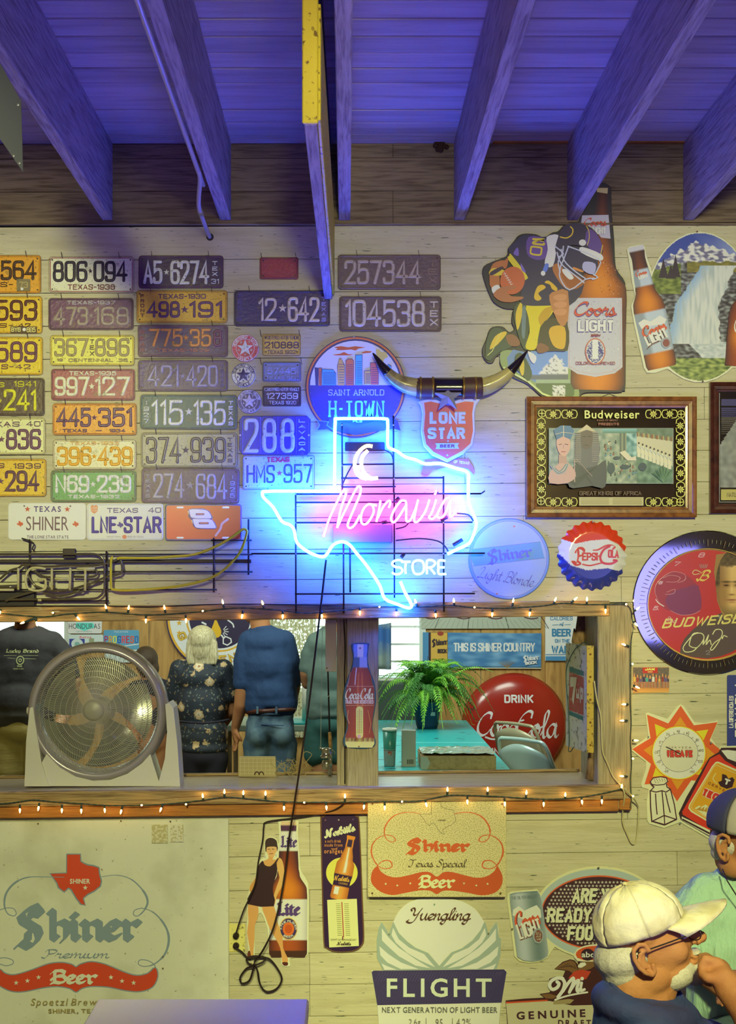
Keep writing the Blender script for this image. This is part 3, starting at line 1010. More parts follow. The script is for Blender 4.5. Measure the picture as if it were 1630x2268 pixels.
# ---- store room beyond the opening
YB=4.6
KB=S*(D + YB)/D
def bx(px): return (px - VX)*KB
def bz(py): return EYE - (py - VY)*KB
RZ=3.5
XS0,XS1=bx(-240),bx(1540)
mb=MB()
w1=(bx(-60),bx(147),bz(1560),bz(1300)); w2=(bx(596),bx(932),bz(1534),bz(1290))
def wallband(mb,x0,x1,holes):
 xs=[x0]
 for h in holes: xs += [h[0],h[1]]
 xs.append(x1)
 for i in range(0,len(xs),2):
  mb.box(xs[i],0,0,xs[i + 1],0.1,RZ)
 for h in holes:
  mb.box(h[0],0,0,h[1],0.1,h[2]); mb.box(h[0],0,h[3],h[1],0.1,RZ)
wallband(mb,XS0,XS1,[w1,w2])
far=struct(mb.build('wall_far','plaster')); far.location=(0,YB,0)
def panel(px0,px1,py0,py1):
 mb=MB(); mb.bbox(bx(px0) + 0.001,-0.012,bz(py1),bx(px1) - 0.001,-0.0005,bz(py0),0.001)
 mb.build('panel','plywood',far)
for a,b in ((148,330),(331,470),(471,594),(934,1064),(1065,1201),(1202,1365),(1366,1540)):
 panel(a,b,1180,1760)
panel(596,932,1536,1760); panel(-60,147,1562,1760); panel(-240,-62,1180,1760)
mb=MB(); mb.bbox(bx(1197),-0.022,bz(1760),bx(1206),-0.012,bz(1180),0.002); mb.build('batten','plywood',far)
for n,(x0,x1) in (('wall_far_left',(XS0 - 0.1,XS0)),('wall_far_right',(XS1,XS1 + 0.1))):
 mb=MB(); mb.box(x0,0.12,0,x1,YB + 0.1,RZ); struct(mb.build(n,'plywood'))
mb=MB(); mb.box(XS0 - 0.1,0.12,RZ,XS1 + 0.1,YB + 0.1,RZ + 0.1); struct(mb.build('ceiling_far','plaster'))
mb=MB(); mb.box(XS0,0.0,0,XL,0.12,RZ); mb.box(XR,0.0,0,XS1,0.12,RZ); struct(mb.build('wall_far_front','plaster'))
def window(n,w,bars_v,bars_h):
 x0,x1,z0,z1=w
 t=0.035
 mb=MB()
 mb.bbox(x0 - t,-0.03,z0 - t,x1 + t,0.06,z0 + 0.012,0.002); mb.bbox(x0 - t,-0.03,z1 - 0.012,x1 + t,0.06,z1 + t,0.002)
 mb.bbox(x0 - t,-0.025,z0,x0 + 0.012,0.06,z1,0.002); mb.bbox(x1 - 0.012,-0.025,z0,x1 + t,0.06,z1,0.002)
 r=struct(mb.build('window_%d' % n,'window_white')); r.location=(0,YB,0)
 for b in bars_v:
  mb=MB(); mb.box(b - 0.012,0.0,z0,b + 0.012,0.03,z1); mb.build('mullion','window_white',r)
 for b in bars_h:
  mb=MB(); mb.box(x0,0.005,b - 0.007,x1,0.028,b + 0.007); mb.build('glazing_bar','window_white',r)
 mb=MB(); mb.box(x0,0.03,z0,x1,0.034,z1)
 mb.build('pane','window_glass',r)
mat('window_glass','f4fffa',rough=0.0,trans=1.0,spec=0.3)
# thin clear pane without refraction noise
_m=MATS['window_glass']; _nt=_m.node_tree; _nt.nodes.clear()
_o=_nt.nodes.new('ShaderNodeOutputMaterial'); _t=_nt.nodes.new('ShaderNodeBsdfTransparent'); _g=_nt.nodes.new('ShaderNodeBsdfGlossy'); _x=_nt.nodes.new('ShaderNodeMixShader')
_t.inputs[0].default_value=(0.95,1,0.98,1); _g.inputs['Roughness'].default_value=0.02; _x.inputs[0].default_value=0.06
_nt.links.new(_t.outputs[0],_x.inputs[1]); _nt.links.new(_g.outputs[0],_x.inputs[2]); _nt.links.new(_x.outputs[0],_o.inputs[0])
window(1,w2,[bx(690),bx(780),bx(836)],[bz(p) for p in (1350,1388,1427,1465,1498)])
window(2,w1,[bx(45)],[bz(1430),bz(1500)])
for w_ in (w1,w2):
 area('window_portal',((w_[0] + w_[1])/2,YB + 0.08,(w_[2] + w_[3])/2),((w_[0] + w_[1])/2,0,(w_[2] + w_[3])/2),w_[1] - w_[0],1,(1,1,1),sy=w_[3] - w_[2],portal=True)
 # ================================================================ LICENCE PLATES
random.seed(11)
PG='old licence plates nailed in columns'
def plate(x0,y0,x1,y1,base,ink,texts,label,rot=0.0,rim=None,emb=0.0016,r=7,m='plate_paint',w=6.6,nails=None,y=-0.006,group=PG,il=ILL,holes=True,rimw=2.2,vis0=None):
 """embossed plate. texts: (string, x0, y0, x1, y1, style) in photo pixels"""
 cx,cy=(x0 + x1)/2,(y0 + y1)/2
 a=Art('licence_plate',label,'licence plate',cx,cy,y=y,mat=m,group=group,rot=rot,il=il)
 a.body(rrp(x0,y0,x1,y1,r),0.0015,base,bevel=1.2)
 a.new('raised_rim')
 a.line([(p[0],p[1]) for p in rrp(x0 + 3.5,y0 + 3.5,x1 - 3.5,y1 - 3.5,max(2,r - 2))],rimw,rim or base,closed=True,emb=0.0013)
 a.line([(p[0],p[1]) for p in rrp(x0 + 0.8,y0 + 0.8,x1 - 0.8,y1 - 0.8,r)],1.6,mixh(base if isinstance(base,str) else '6a4a3a','3a2416',0.65),closed=True)
 a.new('lettering')
 off0=a.off
 for t in texts:
  s_,tx0,ty0,tx1,ty1=t[:5]
  o=t[5] if len(t) > 5 else {}
  kind=o.get('k','h')
  ww=o.get('w',2.1 if kind=='v' else w if (ty1 - ty0) > 30 else 2.1)
  cc=o.get('c',ink)
  if kind=='v':  # letters stacked
   n=len(s_); h=(ty1 - ty0)/n
   for i,ch in enumerate(s_):
    a.text(ch,tx0 + (tx1 - tx0)*(0.4 if ch in '1I' else 0),ty0 + i*h + h*.12,tx1 - (tx1 - tx0)*(0.35 if ch in '1I' else 0),ty0 + (i + 1)*h - h*.12,cc,font='block',w=ww,emb=emb*.7)
  else:
   a.text(s_,tx0,ty0,tx1,ty1,cc,font=o.get('f','block'),w=ww,emb=emb if (ty1 - ty0) > 30 else emb*.6,gap=o.get('g',2.4),serif=o.get('serif',False),off=o.get('off',0.0),slant=o.get('sl',0.0),R=o.get('R',2.4))
 if holes:
  a.new('bolt_hole')
  for hx in (x0 + 8,x1 - 8):
   for hy in (y0 + 8,y1 - 8):
    a.ell(hx,hy,1.9,1.9,'2c1c14',n=8)
 root=a.done()
 for nx in (nails if nails is not None else ((x0 + (x1 - x0)*.16),(x0 + (x1 - x0)*.83))):
  mb=MB()
  L_=9
  mb.tube([a.pt(nx + 1,y0 + 6,-0.004),a.pt(nx,y0 + 3,0.006),a.pt(nx - 2,y0 - L_,0.009)],0.0011,5)
  mb.build('nail','nail_steel',root)
 return root
Bk,Wt='2a1a22','d8cfa6'
# first column, cut by the photo edge
plate(-97,565,91,650,'c9891a','3a2012',[('564',1,577,82,621),('S-',1,625,29,636)],'orange plate reading 564 with a rusty tag, top of the first column',rim='b07416')
a=Art('rusty_tag','small rusty metal tag riveted on the orange 564 plate','tag',52,631,y=-0.0100,mat='print_worn',il=ILL)
a.body(rrp(37,618,67,645,2),0.0012,'6e6038'); a.new('lettering'); a.text('73',42,624,62,638,'9a8a4c',font='block',w=2); a.screw(49,640,3.4,'c8c4c0'); a.done()
plate(-97,656,94,739,'d4a01c','4a1c16',[('*593',-10,664,83,711),('S-',-2,716,30,726),('42',40,716,68,726)],'yellow plate reading 593 with a black tag, second in the first column',rim='b88a18')
a=Art('black_tag','narrow black tag reading BY6 695 on the yellow 593 plate','tag',52,730,y=-0.0100,mat='print_worn')
a.body(rrp(23,723,82,738,2),0.0012,'4a3014'); a.new('lettering'); a.text('BY6',25,725,46,735,'d0b860',font='block',w=1.8); a.text('695',59,725,79,736,'d0b860',font='block',w=1.8); a.screw(54,730,4,'c8c4d0'); a.done()
plate(-97,746,95,831,'d9a81c','5a3038',[('*589',-10,756,83,803),('S-42',3,807,68,818)],'yellow plate reading 589 and S-42, third in the first column',rim='b88a18')
plate(-95,837,99,921,'4e3a2a','e0bc20',[('241',8,862,81,910),('*',-6,875,6,900),('S',-4,847,10,858),('1941',31,844,80,857)],'black 1941 plate with yellow numbers 241, fourth in the first column',rim='3c2a20')
plate(-95,925,101,1007,'cfc47c','5c3644',[('836',13,950,91,996),('*',-4,962,12,984),('TEXAS',-50,934,44,945),('40',58,933,90,945)],'cream plate reading 836 with TEXAS 40, fifth in the first column',rim='a4985a')
plate(-93,1016,103,1100,'d2a022','54303a',[('294',11,1042,88,1089),('*',-6,1054,10,1078),('TEXAS',-60,1026,10,1037),('1939',30,1026,91,1038)],'amber 1939 plate reading 294, bottom of the first column',rim='b0841c')
# second column
plate(108,568,297,649,'cfc792','221224',[('806',117,578,194,625),('*',195,590,206,612),('094',207,578,283,625),('TEXAS-1938',150,630,255,642,{'c': '6a2c28'})],'white 1938 plate reading 806-094, top of the second column',rim='8c4a3c')
plate(107,660,296,731,'5a3048','8a7a60',[('473',118,679,196,721),('*',195,688,208,710),('168',207,679,287,721),('TEXAS-1937',148,666,256,675,{'c': '9c9484'})],'dark maroon 1937 plate reading 473-168, second column',rim='3e2030')
plate(111,742,298,810,'d6bc48','8a7a48',[('367',120,749,196,790),('896',210,749,287,790),('TEX',199,750,209,790,{'k': 'v','c': '5c4a30'}),('19',126,794,140,801),('CENTENNIAL',152,794,251,802),('36',263,794,283,802)],'yellow centennial 1936 plate reading 367-896 with TEX between',rim='a88c30',w=6)
plate(113,817,299,887,'8c4644','d4c890',[('997',121,834,198,877),('127',210,834,288,877),('*',196,844,211,868),('TEXAS-1935',153,822,258,832)],'maroon 1935 plate with cream numbers 997-127, second column',rim='6a2e38')
plate(116,893,303,964,'d08420','5a3848',[('445',125,903,202,946),('*',202,914,216,936),('351',217,903,293,946),('TEXAS',138,950,193,958),('-',212,952,226,956),('1934',242,950,278,958)],'bright orange 1934 plate reading 445-351, second column',rim='9c5a1c')
plate(117,973,302,1040,'ccbc84','dc8c14',[('396',126,989,203,1032),('*',202,1000,216,1022),('439',216,989,294,1032),('TEXAS-1933',155,978,264,986,{'c': 'c09a50'})],'cream 1933 plate with orange numbers 396-439, second column',rim='a89c68')
plate(112,1042,302,1112,'5c8a48','d8d2a4',[('N69',122,1052,198,1092),('*',199,1062,213,1084),('239',214,1052,291,1092),('TEXAS-1932',150,1096,265,1104)],'green 1932 plate reading N69-239, bottom of the second column',rim='6a5a40')
# third column
plate(307,566,495,639,'3a2038','d0c898',[('A5',317,577,360,629),('*',362,592,376,614),('6274',377,577,464,630),('TEX',470,577,482,613,{'k': 'v'}),('31',468,618,485,629,{'w': 1.8})],'dark plate reading A5-6274 with TEX 31, top of the third column',rim='5c3048',rot=0.0)
plate(302,643,504,716,'c8982c','5a3448',[('498',325,667,399,704),('*',400,676,418,696),('191',419,667,492,704),('TEXAS-1930',350,651,456,662),('FRONT',311,651,320,704,{'k': 'v','c': '7a4a2c'})],'mustard 1930 front plate reading 498-191, third column',rim='a07424',w=6)
plate(305,719,505,791,'48284a','d08038',[('775',330,728,405,768),('*',405,738,419,758),('35',420,728,468,768),('8',472,730,492,768,{'c': '6c3c48'}),('TEXAS-1929',347,772,464,780,{'c': 'a06a50'}),('REAR',311,730,321,782,{'k': 'v','c': '8a5048'})],'dark purple 1929 rear plate with orange numbers 775-358',rim='6a3c44',w=5.6)
plate(305,797,505,867,'4c3050','8a8088',[('421',326,808,396,857),('*',397,822,412,842),('420',411,808,483,857),('REAR',311,806,319,860,{'k': 'v','c': '6e5c6c'}),('TEXAS',488,806,496,858,{'k': 'v','c': '6e5c6c'})],'faded purple rear plate reading 421-420, third column',rim='5c3c54')
plate(310,874,526,951,'3c4a46','d4c8a4',[('115',335,886,406,942),('*',409,902,427,922),('135',428,886,500,942),('1927',318,886,330,940,{'k': 'v'}),('TEXAS',506,886,516,943,{'k': 'v'})],'dark green 1927 plate with cream numbers 115-135, third column',rim='4c5850',rot=0.006)
plate(312,958,526,1036,'948c68','5c5048',[('374',323,968,402,1027),('*',402,988,421,1006),('939',421,968,501,1025),('TEXAS',504,968,515,1026,{'k': 'v'})],'bare grey-tan plate reading 374-939, third column',rim='6c6048',rot=0.0)
plate(313,1037,530,1115,'5a4048','9a9084',[('274',338,1048,409,1104),('*',411,1064,431,1086),('684',432,1048,504,1106),('TEXAS',322,1050,333,1104,{'k': 'v'}),('1925',509,1050,520,1104,{'k': 'v'})],'dark brown 1925 plate reading 274-684, bottom of the third column',rim='6c5058',rot=0.005)
# fourth column
NB=(0.50,0.52,0.55)
plate(575,570,661,619,'8e3038','a44840',[('222*840',585,584,651,601,{'w': 1.8}),('TEXAS',595,575,641,580,{'w': 1}),('MOTOR VEHICLE',583,606,653,613,{'w': 1})],'small dark red plate 222-840 near the board above the wide black plate',r=4,w=2,rim='7a2c30',nails=(580,656))
plate(518,643,731,723,'38244a','bcae8c',[('12',572,660,613,711,{'w': 6}),('*',616,672,636,694),('642',637,658,708,713),('TEXAS',712,656,722,714,{'k': 'v','c': '8a8098'}),('TEXAS',526,650,536,712,{'k': 'v','c': '544468'})],'wide blue-black plate with peeling numbers 12-642',rim='2c1c34',nails=(553,686))
plate(748,564,976,642,'5a4440','a08f74',[('257344',762,576,934,630),('TEX',948,574,968,630,{'k': 'v','c': '7a6450','w': 3.4})],'wide brown plate reading 257344, scratched, upper of the two beside the hanging board',rim='6c5448',w=7,nails=(791,928))
plate(751,656,978,735,'584040','b4a888',[('104538',764,664,942,724,{'w': 7.4}),('TEX',952,665,970,724,{'k': 'v','w': 3.2})],'wide brown plate reading 104538, lower of the two beside the hanging board',rim='483030',w=7,nails=(795,932))
plate(581,740,666,788,'c8a448','4c3044',[('210888',586,757,662,772,{'w': 2.4}),('REGISTERED MOTOR VEHICLE',585,744,663,752,{'w': 1,'g': 2}),('TEXAS 1922',592,776,655,784,{'w': 1.2})],'small yellow 1922 plate reading 210888',r=4,w=2,rim='a88838',nails=(578,664))
plate(581,801,667,845,'70747e','9094a0',[('57445',592,814,656,828,{'w': 2.2}),('TEXAS 1921',589,833,660,841,{'w': 1.2})],'small grey 1921 plate reading 57445',r=4,w=2,rim='5c6068',nails=(578,668))
plate(581,855,667,900,'3c2438','c0b8c0',[('127359',590,870,660,884,{'w': 2.4}),('REGISTERED MOTOR VEHICLE',585,859,663,866,{'w': 1,'g': 2}),('TEXAS 1920',596,888,656,896,{'w': 1.2})],'small black 1920 plate reading 127359',r=4,w=2,rim='2c1828',nails=())
NBL=(0.30,0.55,1.2)
a=Art('licence_plate','dark blue plate with clipped corners reading 288 LAVACA','licence plate',609,964,y=-0.006,mat='plate_paint',group=PG)
a.body([(538,921),(680,921),(688,929),(687,1000),(680,1007),(538,1007),(530,998),(530,930)],0.0015,'3c3070',bevel=1.2)
a.new('raised_rim'); [a.line([(x,924),(x,1004)],1.4,'5c58a0',emb=.001) for x in (537,576,615,656,683)]
a.new('lettering')
for i,c_ in enumerate('288'):
 a.text(c_,540 + i*40,926,573 + i*40,1003,'b4b8d0',font='block',w=9,emb=.0015)
for i,c_ in enumerate('LAVACA'):
 a.text(c_,661,928 + i*12.6,676,936 + i*12.6,'a0a4c8',font='block',w=2.4,emb=.001)
a.new('bolt_hole'); a.ell(532,964,2.2,2.2,'c0a0a0',n=8); a.ell(684,964,2.2,2.2,'c0a0a0',n=8)
a.done()
plate(537,1008,697,1085,'a8b0bc','4a4468',[('HMS',546,1030,609,1070,{'w': 4.4}),('957',628,1028,692,1070,{'w': 4.4}),('*',612,1040,626,1056,{'c': 'b04060'}),('TEXAS',590,1012,642,1024,{'c': 'cc3038','w': 3.2,'serif': True})],'pale plate reading HMS-957 with red TEXAS, behind the neon corner',rim='8890a0',r=5,w=4,nails=())
# round seals
def seal(cx,cy,r,bg,fg,yr,label):
 a=Art('registration_seal',label,'seal',cx,cy,y=-0.006,mat='plate_paint',group='round vehicle registration seals')
 a.body(elp(cx,cy,r,r,n=36),0.0014,bg,bevel=1)
 a.new('lettering')
 a.ring(cx,cy,r - 1.5,r - 1.5,1.2,fg,emb=.0008); a.ring(cx,cy,r*.66,r*.66,1.2,fg,emb=.0008)
 a.text('REGISTERED',0,cy,0,cy + r*.20,fg,font='block',w=1.2,arc=(cx,cy,r*.72,-80,10))
 a.text('MOTOR',0,cy,0,cy + r*.20,fg,font='block',w=1.2,arc=(cx,cy,r*.72,28,80))
 a.text('VEHICLE',0,cy,0,cy + r*.20,fg,font='block',w=1.2,arc=(cx,cy,-r*.93,220,140))
 a.star(cx,cy,r*.62,fg,q=.42,emb=.0012)
 a.text(yr,cx - r*.22,cy - r*.12,cx + r*.22,cy + r*.14,bg,font='block',w=1.2)
 for i,ch in enumerate('TEXAS'):
  an=radians(36 + 72*i)
  a.text(ch,cx + sin(an)*r*.48 - 2,cy - cos(an)*r*.48 - 2.4,cx + sin(an)*r*.48 + 2,cy - cos(an)*r*.48 + 2.4,fg,font='block',w=1)
 a.done()
seal(543,771,30.5,'b83c40','d0ccd0','1917','round red registration seal with a silver star')
seal(539,831,27,'cfc8a0','38284c','1918','round cream registration seal with a dark star')
seal(552,889,27,'4c3c54','b8b0b8','1919','round black registration seal with a pale star')
# souvenir plates of the bottom row
NP='souvenir front plates in the bottom row'
TXP=[(740,931),(860,931),(862,988),(895,1008),(935,1022),(985,1028),(1033,1042),(1037,1090),(1055,1150),(1045,1190),(990,1228),(930,1255),(885,1290),(905,1345),(870,1335),(830,1290),(780,1215),(750,1202),(712,1235),(662,1200),(650,1165),(585,1090),(738,1086)]
def tex(cx,cy,w,col,a,emb=0.0,lw=0,sx=1.0):
 k=w/470.0
 P=[(cx + (x - 820)*k*sx,cy + (y - 1138)*k) for x,y in TXP]
 if lw:
  a.line(P,lw,col,closed=True,emb=emb)
 else:
  a.poly(P,col,emb=emb)
 return P
a=Art('licence_plate','white souvenir plate reading SHINER with TEXAS and two red stars','licence plate',104.5,1155,y=-0.006,mat='print',group=NP,rot=0.004)
a.body(rrp(18,1114,191,1196,8),0.0015,'d0d2bc',bevel=1.2)
a.new('lettering')
a.text('TEXAS',75,1121,135,1134,'4c3c60',off=.03)
a.text('SHINER',58,1144,152,1175,'5c4040',font='sans',gap=1.6)
a.text('THE LONE STAR STATE',60,1186,152,1193,'4c3c50',off=.02)
a.new('star_mark'); a.star(61,1128,7,'a84424'); a.star(149,1128,7,'a84424')
tex(44,1161,15,'b4502a',a); tex(167,1161,15,'b4502a',a)
a.screw(54,1121,2,'5a5040'); a.screw(156,1121,2,'5a5040')
a.done()
a=Art('licence_plate','white souvenir plate reading LNE STAR with purple letters','licence plate',277,1156,y=-0.006,mat='print',group=NP)
a.body(rrp(192,1115,362,1197,8),0.0015,'cfc8b8',bevel=1.2)
a.new('raised_rim'); a.line(rrp(195,1118,359,1194,6),1.6,'b8b4b4',closed=True,emb=.001)
a.new('lettering')
a.text('TEXAS',237,1125,306,1136,'5c4c68',font='block',w=2.2); a.text('40',328,1124,357,1136,'5c4c68',font='block',w=2.2)
a.text('LNE',203,1144,259,1181,'463070',font='block',w=6,emb=.0014,gap=3.4); a.text('STAR',274,1144,358,1181,'463070',font='block',w=6,emb=.0014,gap=3)
a.text('THE NATIONAL',236,1187,268,1191,'7c7468'); a.text('BEER OF TEXAS',283,1187,318,1191,'7c7468')
a.ell(276,1189,5,4.5,'c07048')
a.new('shield_badge'); a.poly([(201,1122),(205,1118),(209,1121),(213,1118),(217,1122),(216,1133),(209,1138),(202,1133)],'c4804c'); a.text('LONE',203,1123,215,1127,'e8d8c0'); a.text('STAR',203,1129,215,1133,'e8d8c0')
tex(266,1163,15,'463070',a)
a.done()
a=Art('licence_plate','glossy red plate with a big slanted silver 8','licence plate',450.5,1156.5,y=-0.006,mat='print_gloss',group=NP)
a.body(rrp(366,1117,535,1198,5),0.0015,'3c2450',bevel=1)
a.new('red_field'); a.rrect(369,1120,532,1194,4,'c8340e')
a.new('lettering')
a.poly([(417,1130),(424,1126),(452,1126),(464,1132),(472,1146),(470,1150),(477,1158),(481,1168),(476,1172),(438,1172),(428,1166),(425,1153),(417,1145)],'5c3468',emb=.001)
for pts in ([(418,1129),(450,1129),(462,1134),(468,1145),(462,1149),(430,1149),(421,1143)],[(426,1150),(464,1150),(473,1157),(478,1168),(472,1170),(438,1169),(430,1163)]):
 a.poly(pts,'c8bce0',sm=3,emb=.0014)
a.line([(434,1139),(452,1139)],7,'5c3468',emb=.0018); a.line([(436,1138.5),(451,1138.5)],4,'d8501c',emb=.002)
a.line([(441,1159),(462,1159)],7,'5c3468',emb=.0018); a.line([(443,1158.5),(461,1158.5)],4,'d8501c',emb=.002); a.line([(421,1146),(436,1149),(468,1149)],1.6,'5c3468',emb=.002); a.line([(418,1129),(421,1143),(426,1150),(430,1163),(438,1170),(474,1171)],2.2,'5c3468',emb=.002,sm=3); a.line([(505,1150),(492,1160),(488,1172),(478,1186)],5,'e08c6c',sm=3)
a.new('bolt_slot'); [a.line([(x,y),(x + 12,y)],4,'d8d0dc') for x,y in ((393,1124),(494,1124),(393,1191),(494,1191))]
a.done()
# ================================================================ NEON SIGNS
def emis(name,col,strength,base='202020'):
 m=bpy.data.materials.new(name); m.use_nodes=True
 nt=m.node_tree; nt.nodes.clear()
 o=nt.nodes.new('ShaderNodeOutputMaterial'); e=nt.nodes.new('ShaderNodeEmission')
 e.inputs[0].default_value=(*col,1); e.inputs[1].default_value=strength
 nt.links.new(e.outputs[0],o.inputs[0])
 MATS[name]=m
 return m
emis('neon_blue',(0.006,0.10,1.0),200.0)
emis('neon_pink',(1.0,0.05,0.80),22.0)
emis('neon_white',(0.14,0.45,1.0),9.0)
emis('neon_yellow',(1.0,0.68,0.24),5.5)
mat('tube_off_white','cfc698',rough=0.12,coat=0.5)
mat('tube_off_yellow','d2c022',rough=0.12,coat=0.5)
mat('tube_dark','5c5242',rough=0.1,coat=0.8)
def at(px,py,y):
 """point that shows at the photo pixel when it stands y in front of the wall"""
 return tuple(W(px,py,y))
def wtube(name,pts,y,r,m,parent,sm=0,closed=False,n=8,ys=None):
 P=[(p[0],p[1],(p[2] if len(p) > 2 else y)) for p in pts]
 if sm:
  P=catmull(P,closed,sm)
 base=parent.location if parent is not None else Vector((0,0,0))
 mb=MB()
 mb.tube([Vector(at(*p)) - base for p in P],r,n,closed)
 return mb.build(name,m,parent,smooth=True)
NY=-0.085
def zo(pts,ox=550,oy=900,k=2.911):
 return [(ox + p[0]/k,oy + p[1]/k,*p[2:]) for p in pts]
ns=empty('neon_sign',at(820,1140,-0.04),'glowing blue neon outline of Texas with pink Moravia and white STORE lettering','neon sign')
outline=[(1283,952),(1350,920),(1420,885),(1450,830),(1470,750),(1440,670),(1420,600),(1418,500),(1420,440),(1395,415),(1340,400),(1285,382),(1235,368),(1140,370),(1080,345),(1010,325),(960,290),(912,270),(899,250),(898,180),(898,100),(880,80),(720,79),(575,80),(560,95),(557,300),(555,520),(540,545),(320,546),(110,548),(92,560),(100,590),(160,650),(215,740),(270,765),(295,800),(315,880),(390,940),(470,970),(505,955),(545,895),(600,873),(650,890),(700,950),(750,1010),(800,1080),(850,1160),(880,1240),(960,1275),(1030,1300),(1052,1288),(1045,1262),(1010,1200),(980,1128)]
wtube('outline_tube',zo(outline),NY,0.0062,'neon_blue',ns,sm=3)
# pink script
script=[[(485,840),(520,730),(570,620),(610,545),(628,545),(628,570),(600,650),(580,740),(572,785)],
[(572,785),(610,700),(660,600),(700,525),(722,520),(722,560),(690,640),(660,710),(640,765),(655,785),(685,765),(720,700)],
[(780,628),(750,650),(728,700),(730,750),(755,760),(785,730),(808,680),(800,640),(780,630),(830,640)],
[(852,605),(842,670),(825,745)],[(835,720),(868,650),(905,608),(915,622),(905,655)],
[(1018,612),(985,610),(945,660),(920,720),(935,748),(965,720),(1015,640)],[(1018,612),(1018,680),(1020,740),(1045,735)],
[(1045,735),(1078,660),(1095,600)],[(1095,600),(1075,690),(1070,740),(1095,740),(1140,680),(1168,600)],
[(1212,600),(1185,680),(1165,715),(1190,725),(1225,690)],[(1213,540),(1202,572)],
[(1300,585),(1270,600),(1235,660),(1215,705),(1240,718),(1270,690),(1305,600),(1300,660),(1305,715),(1345,665)]]
for st in script:
 wtube('letter_tube',zo(st),NY + 0.004,0.0048,'neon_pink',ns,sm=4,n=6)
 # STORE
LT={'S': [(995,1000),(970,990),(935,1000),(928,1020),(950,1036),(980,1040),(994,1060),(975,1080),(945,1082),(925,1070)],
'T1': [(985,1002),(1045,1002)],'T2': [(1016,1002),(1012,1040),(1014,1080)],
'O': [(1090,992),(1065,1005),(1058,1038),(1070,1075),(1098,1082),(1125,1070),(1133,1035),(1122,1000),(1090,992)],
'R1': [(1152,1082),(1150,1036),(1153,995),(1185,992),(1205,1010),(1190,1032),(1160,1040)],'R2': [(1170,1040),(1204,1082)],
'E': [(1270,996),(1228,995),(1226,1040),(1228,1080),(1276,1080)],'E2': [(1228,1038),(1265,1038)]}
for k_,st in LT.items():
 wtube('letter_tube',zo(st),NY,0.0046,'neon_white',ns,sm=3,n=6)
 # crescent moon, two doubled tubes
for st in ([(800,258),(760,256),(715,290),(688,345),(690,410),(715,450),(760,468)],[(770,285),(738,320),(728,370),(745,425),(790,462),(835,462)]):
 wtube('moon_tube',zo(st),NY,0.0068,'neon_yellow',ns,sm=4)
for st in ([(700,440),(740,462),(800,470)],[(705,380),(712,425),(745,445)]):
 wtube('moon_tube',zo(st),NY + .006,0.005,'neon_yellow',ns,sm=3)
 # carrier grid
bars_h=[(600,375,940),(598,463,1255),(605,520,950),(300,566,1500),(300,620,1030),(302,750,1445),(20,950,1525),(300,1210,1460)]
bars_v=[(305,560,1335),(604,110,570),(935,60,555),(940,555,1235),(1258,450,1325),(613,880,1335),(655,900,1200)]
for x0,y_,x1 in bars_h:
 wtube('grid_bar',zo([(x0,y_),(x1,y_ - 3)]),-0.05,0.0034,'black_metal',ns,n=6)
for x_,y0,y1 in bars_v:
 wtube('grid_bar',zo([(x_,y0),(x_ + 2,y1)]),-0.045,0.0034,'black_metal',ns,n=6)
for st in ([(1500,563,-.05),(1525,545,-.05)],[(950,865),(1100,852),(1220,868),(1270,905),(1290,940)],[(870,280),(915,300),(935,350),(935,470)],[(950,790),(1010,775),(1040,740)],[(1345,690),(1420,700),(1450,740)],[(700,330),(640,430),(600,520)]):
 wtube('lead_wire',zo(st),-0.055,0.0028,'black_metal',ns,sm=3 if len(st) > 2 else 0,n=6)
for x_,y_ in ((305,566),(604,380),(940,465),(1258,750),(305,950),(613,950),(1258,950),(940,1210),(305,750),(935,120),(604,120)):
 p=at(550 + x_/2.911,900 + y_/2.911,NY + .012); b=Vector(p) - ns.location
 mb=MB(); mb.tube([b + Vector((0,.05,0)),b],0.003,6); mb.build('standoff','steel',ns)
for x_,y_,dx,dy in ((950,610,22,-22),(1200,570,18,-22),(860,750,34,-6),(1240,735,44,-22),(1320,895,60,-36),(985,975,20,-26)):
 wtube('electrode',zo([(x_,y_),(x_ + dx,y_ + dy)]),-0.062,0.0072,'dark_metal',ns)
 # transformer box behind the lettering
x0,y0,x1,y1=737,1162,869,1202
mb=MB(); p0=Vector(at(x0,y1,-0.04)) - ns.location; p1=Vector(at(x1,y0,-0.04)) - ns.location
mb.bbox(p0.x,-0.004,p0.z,p1.x,0.037,p1.z,0.003)
mat('transformer_paint','8f8a98',rough=0.4); mb.build('transformer_case','transformer_paint',ns)
mb=MB(); p0=Vector(at(764,998,-0.04)) - ns.location; p1=Vector(at(852,979,-0.04)) - ns.location
mb.bbox(p0.x,0.0,p0.z,p1.x,0.03,p1.z,0.003); mb.build('mounting_plate','dark_metal',ns)
# unlit neon beer sign at the left, part of it outside the frame
un=empty('unlit_neon_sign',at(200,1270,-0.03),'unlit neon beer sign with LIGHT lettering and a yellow comet shape','neon sign')
def zl(pts): return zo(pts,0,1150,2.717)
wtube('comet_tube',zl([(705,238),(740,232),(900,234),(1050,224),(1170,212),(1290,168),(1390,112),(1455,64),(1478,62),(1486,85),(1450,190),(1390,265),(1320,325),(1230,368),(1090,400),(940,418),(780,428),(690,424),(670,405),(668,300),(670,240),(680,226)]),-0.06,0.0052,'tube_off_yellow',un,sm=3)
for st in ([(-60,425),(85,425)],[(110,295),(110,425)],[(275,300),(230,292),(180,300),(155,350),(165,410),(210,430),(270,420),(275,375),(270,362),(225,362)],
[(312,295),(312,425)],[(330,358),(405,358)],[(424,292),(420,425)],[(462,297),(572,297)],[(514,300),(512,430)]):
 wtube('letter_tube',zl(st),-0.06,0.0052,'tube_off_white',un,sm=3 if len(st) > 3 else 0)
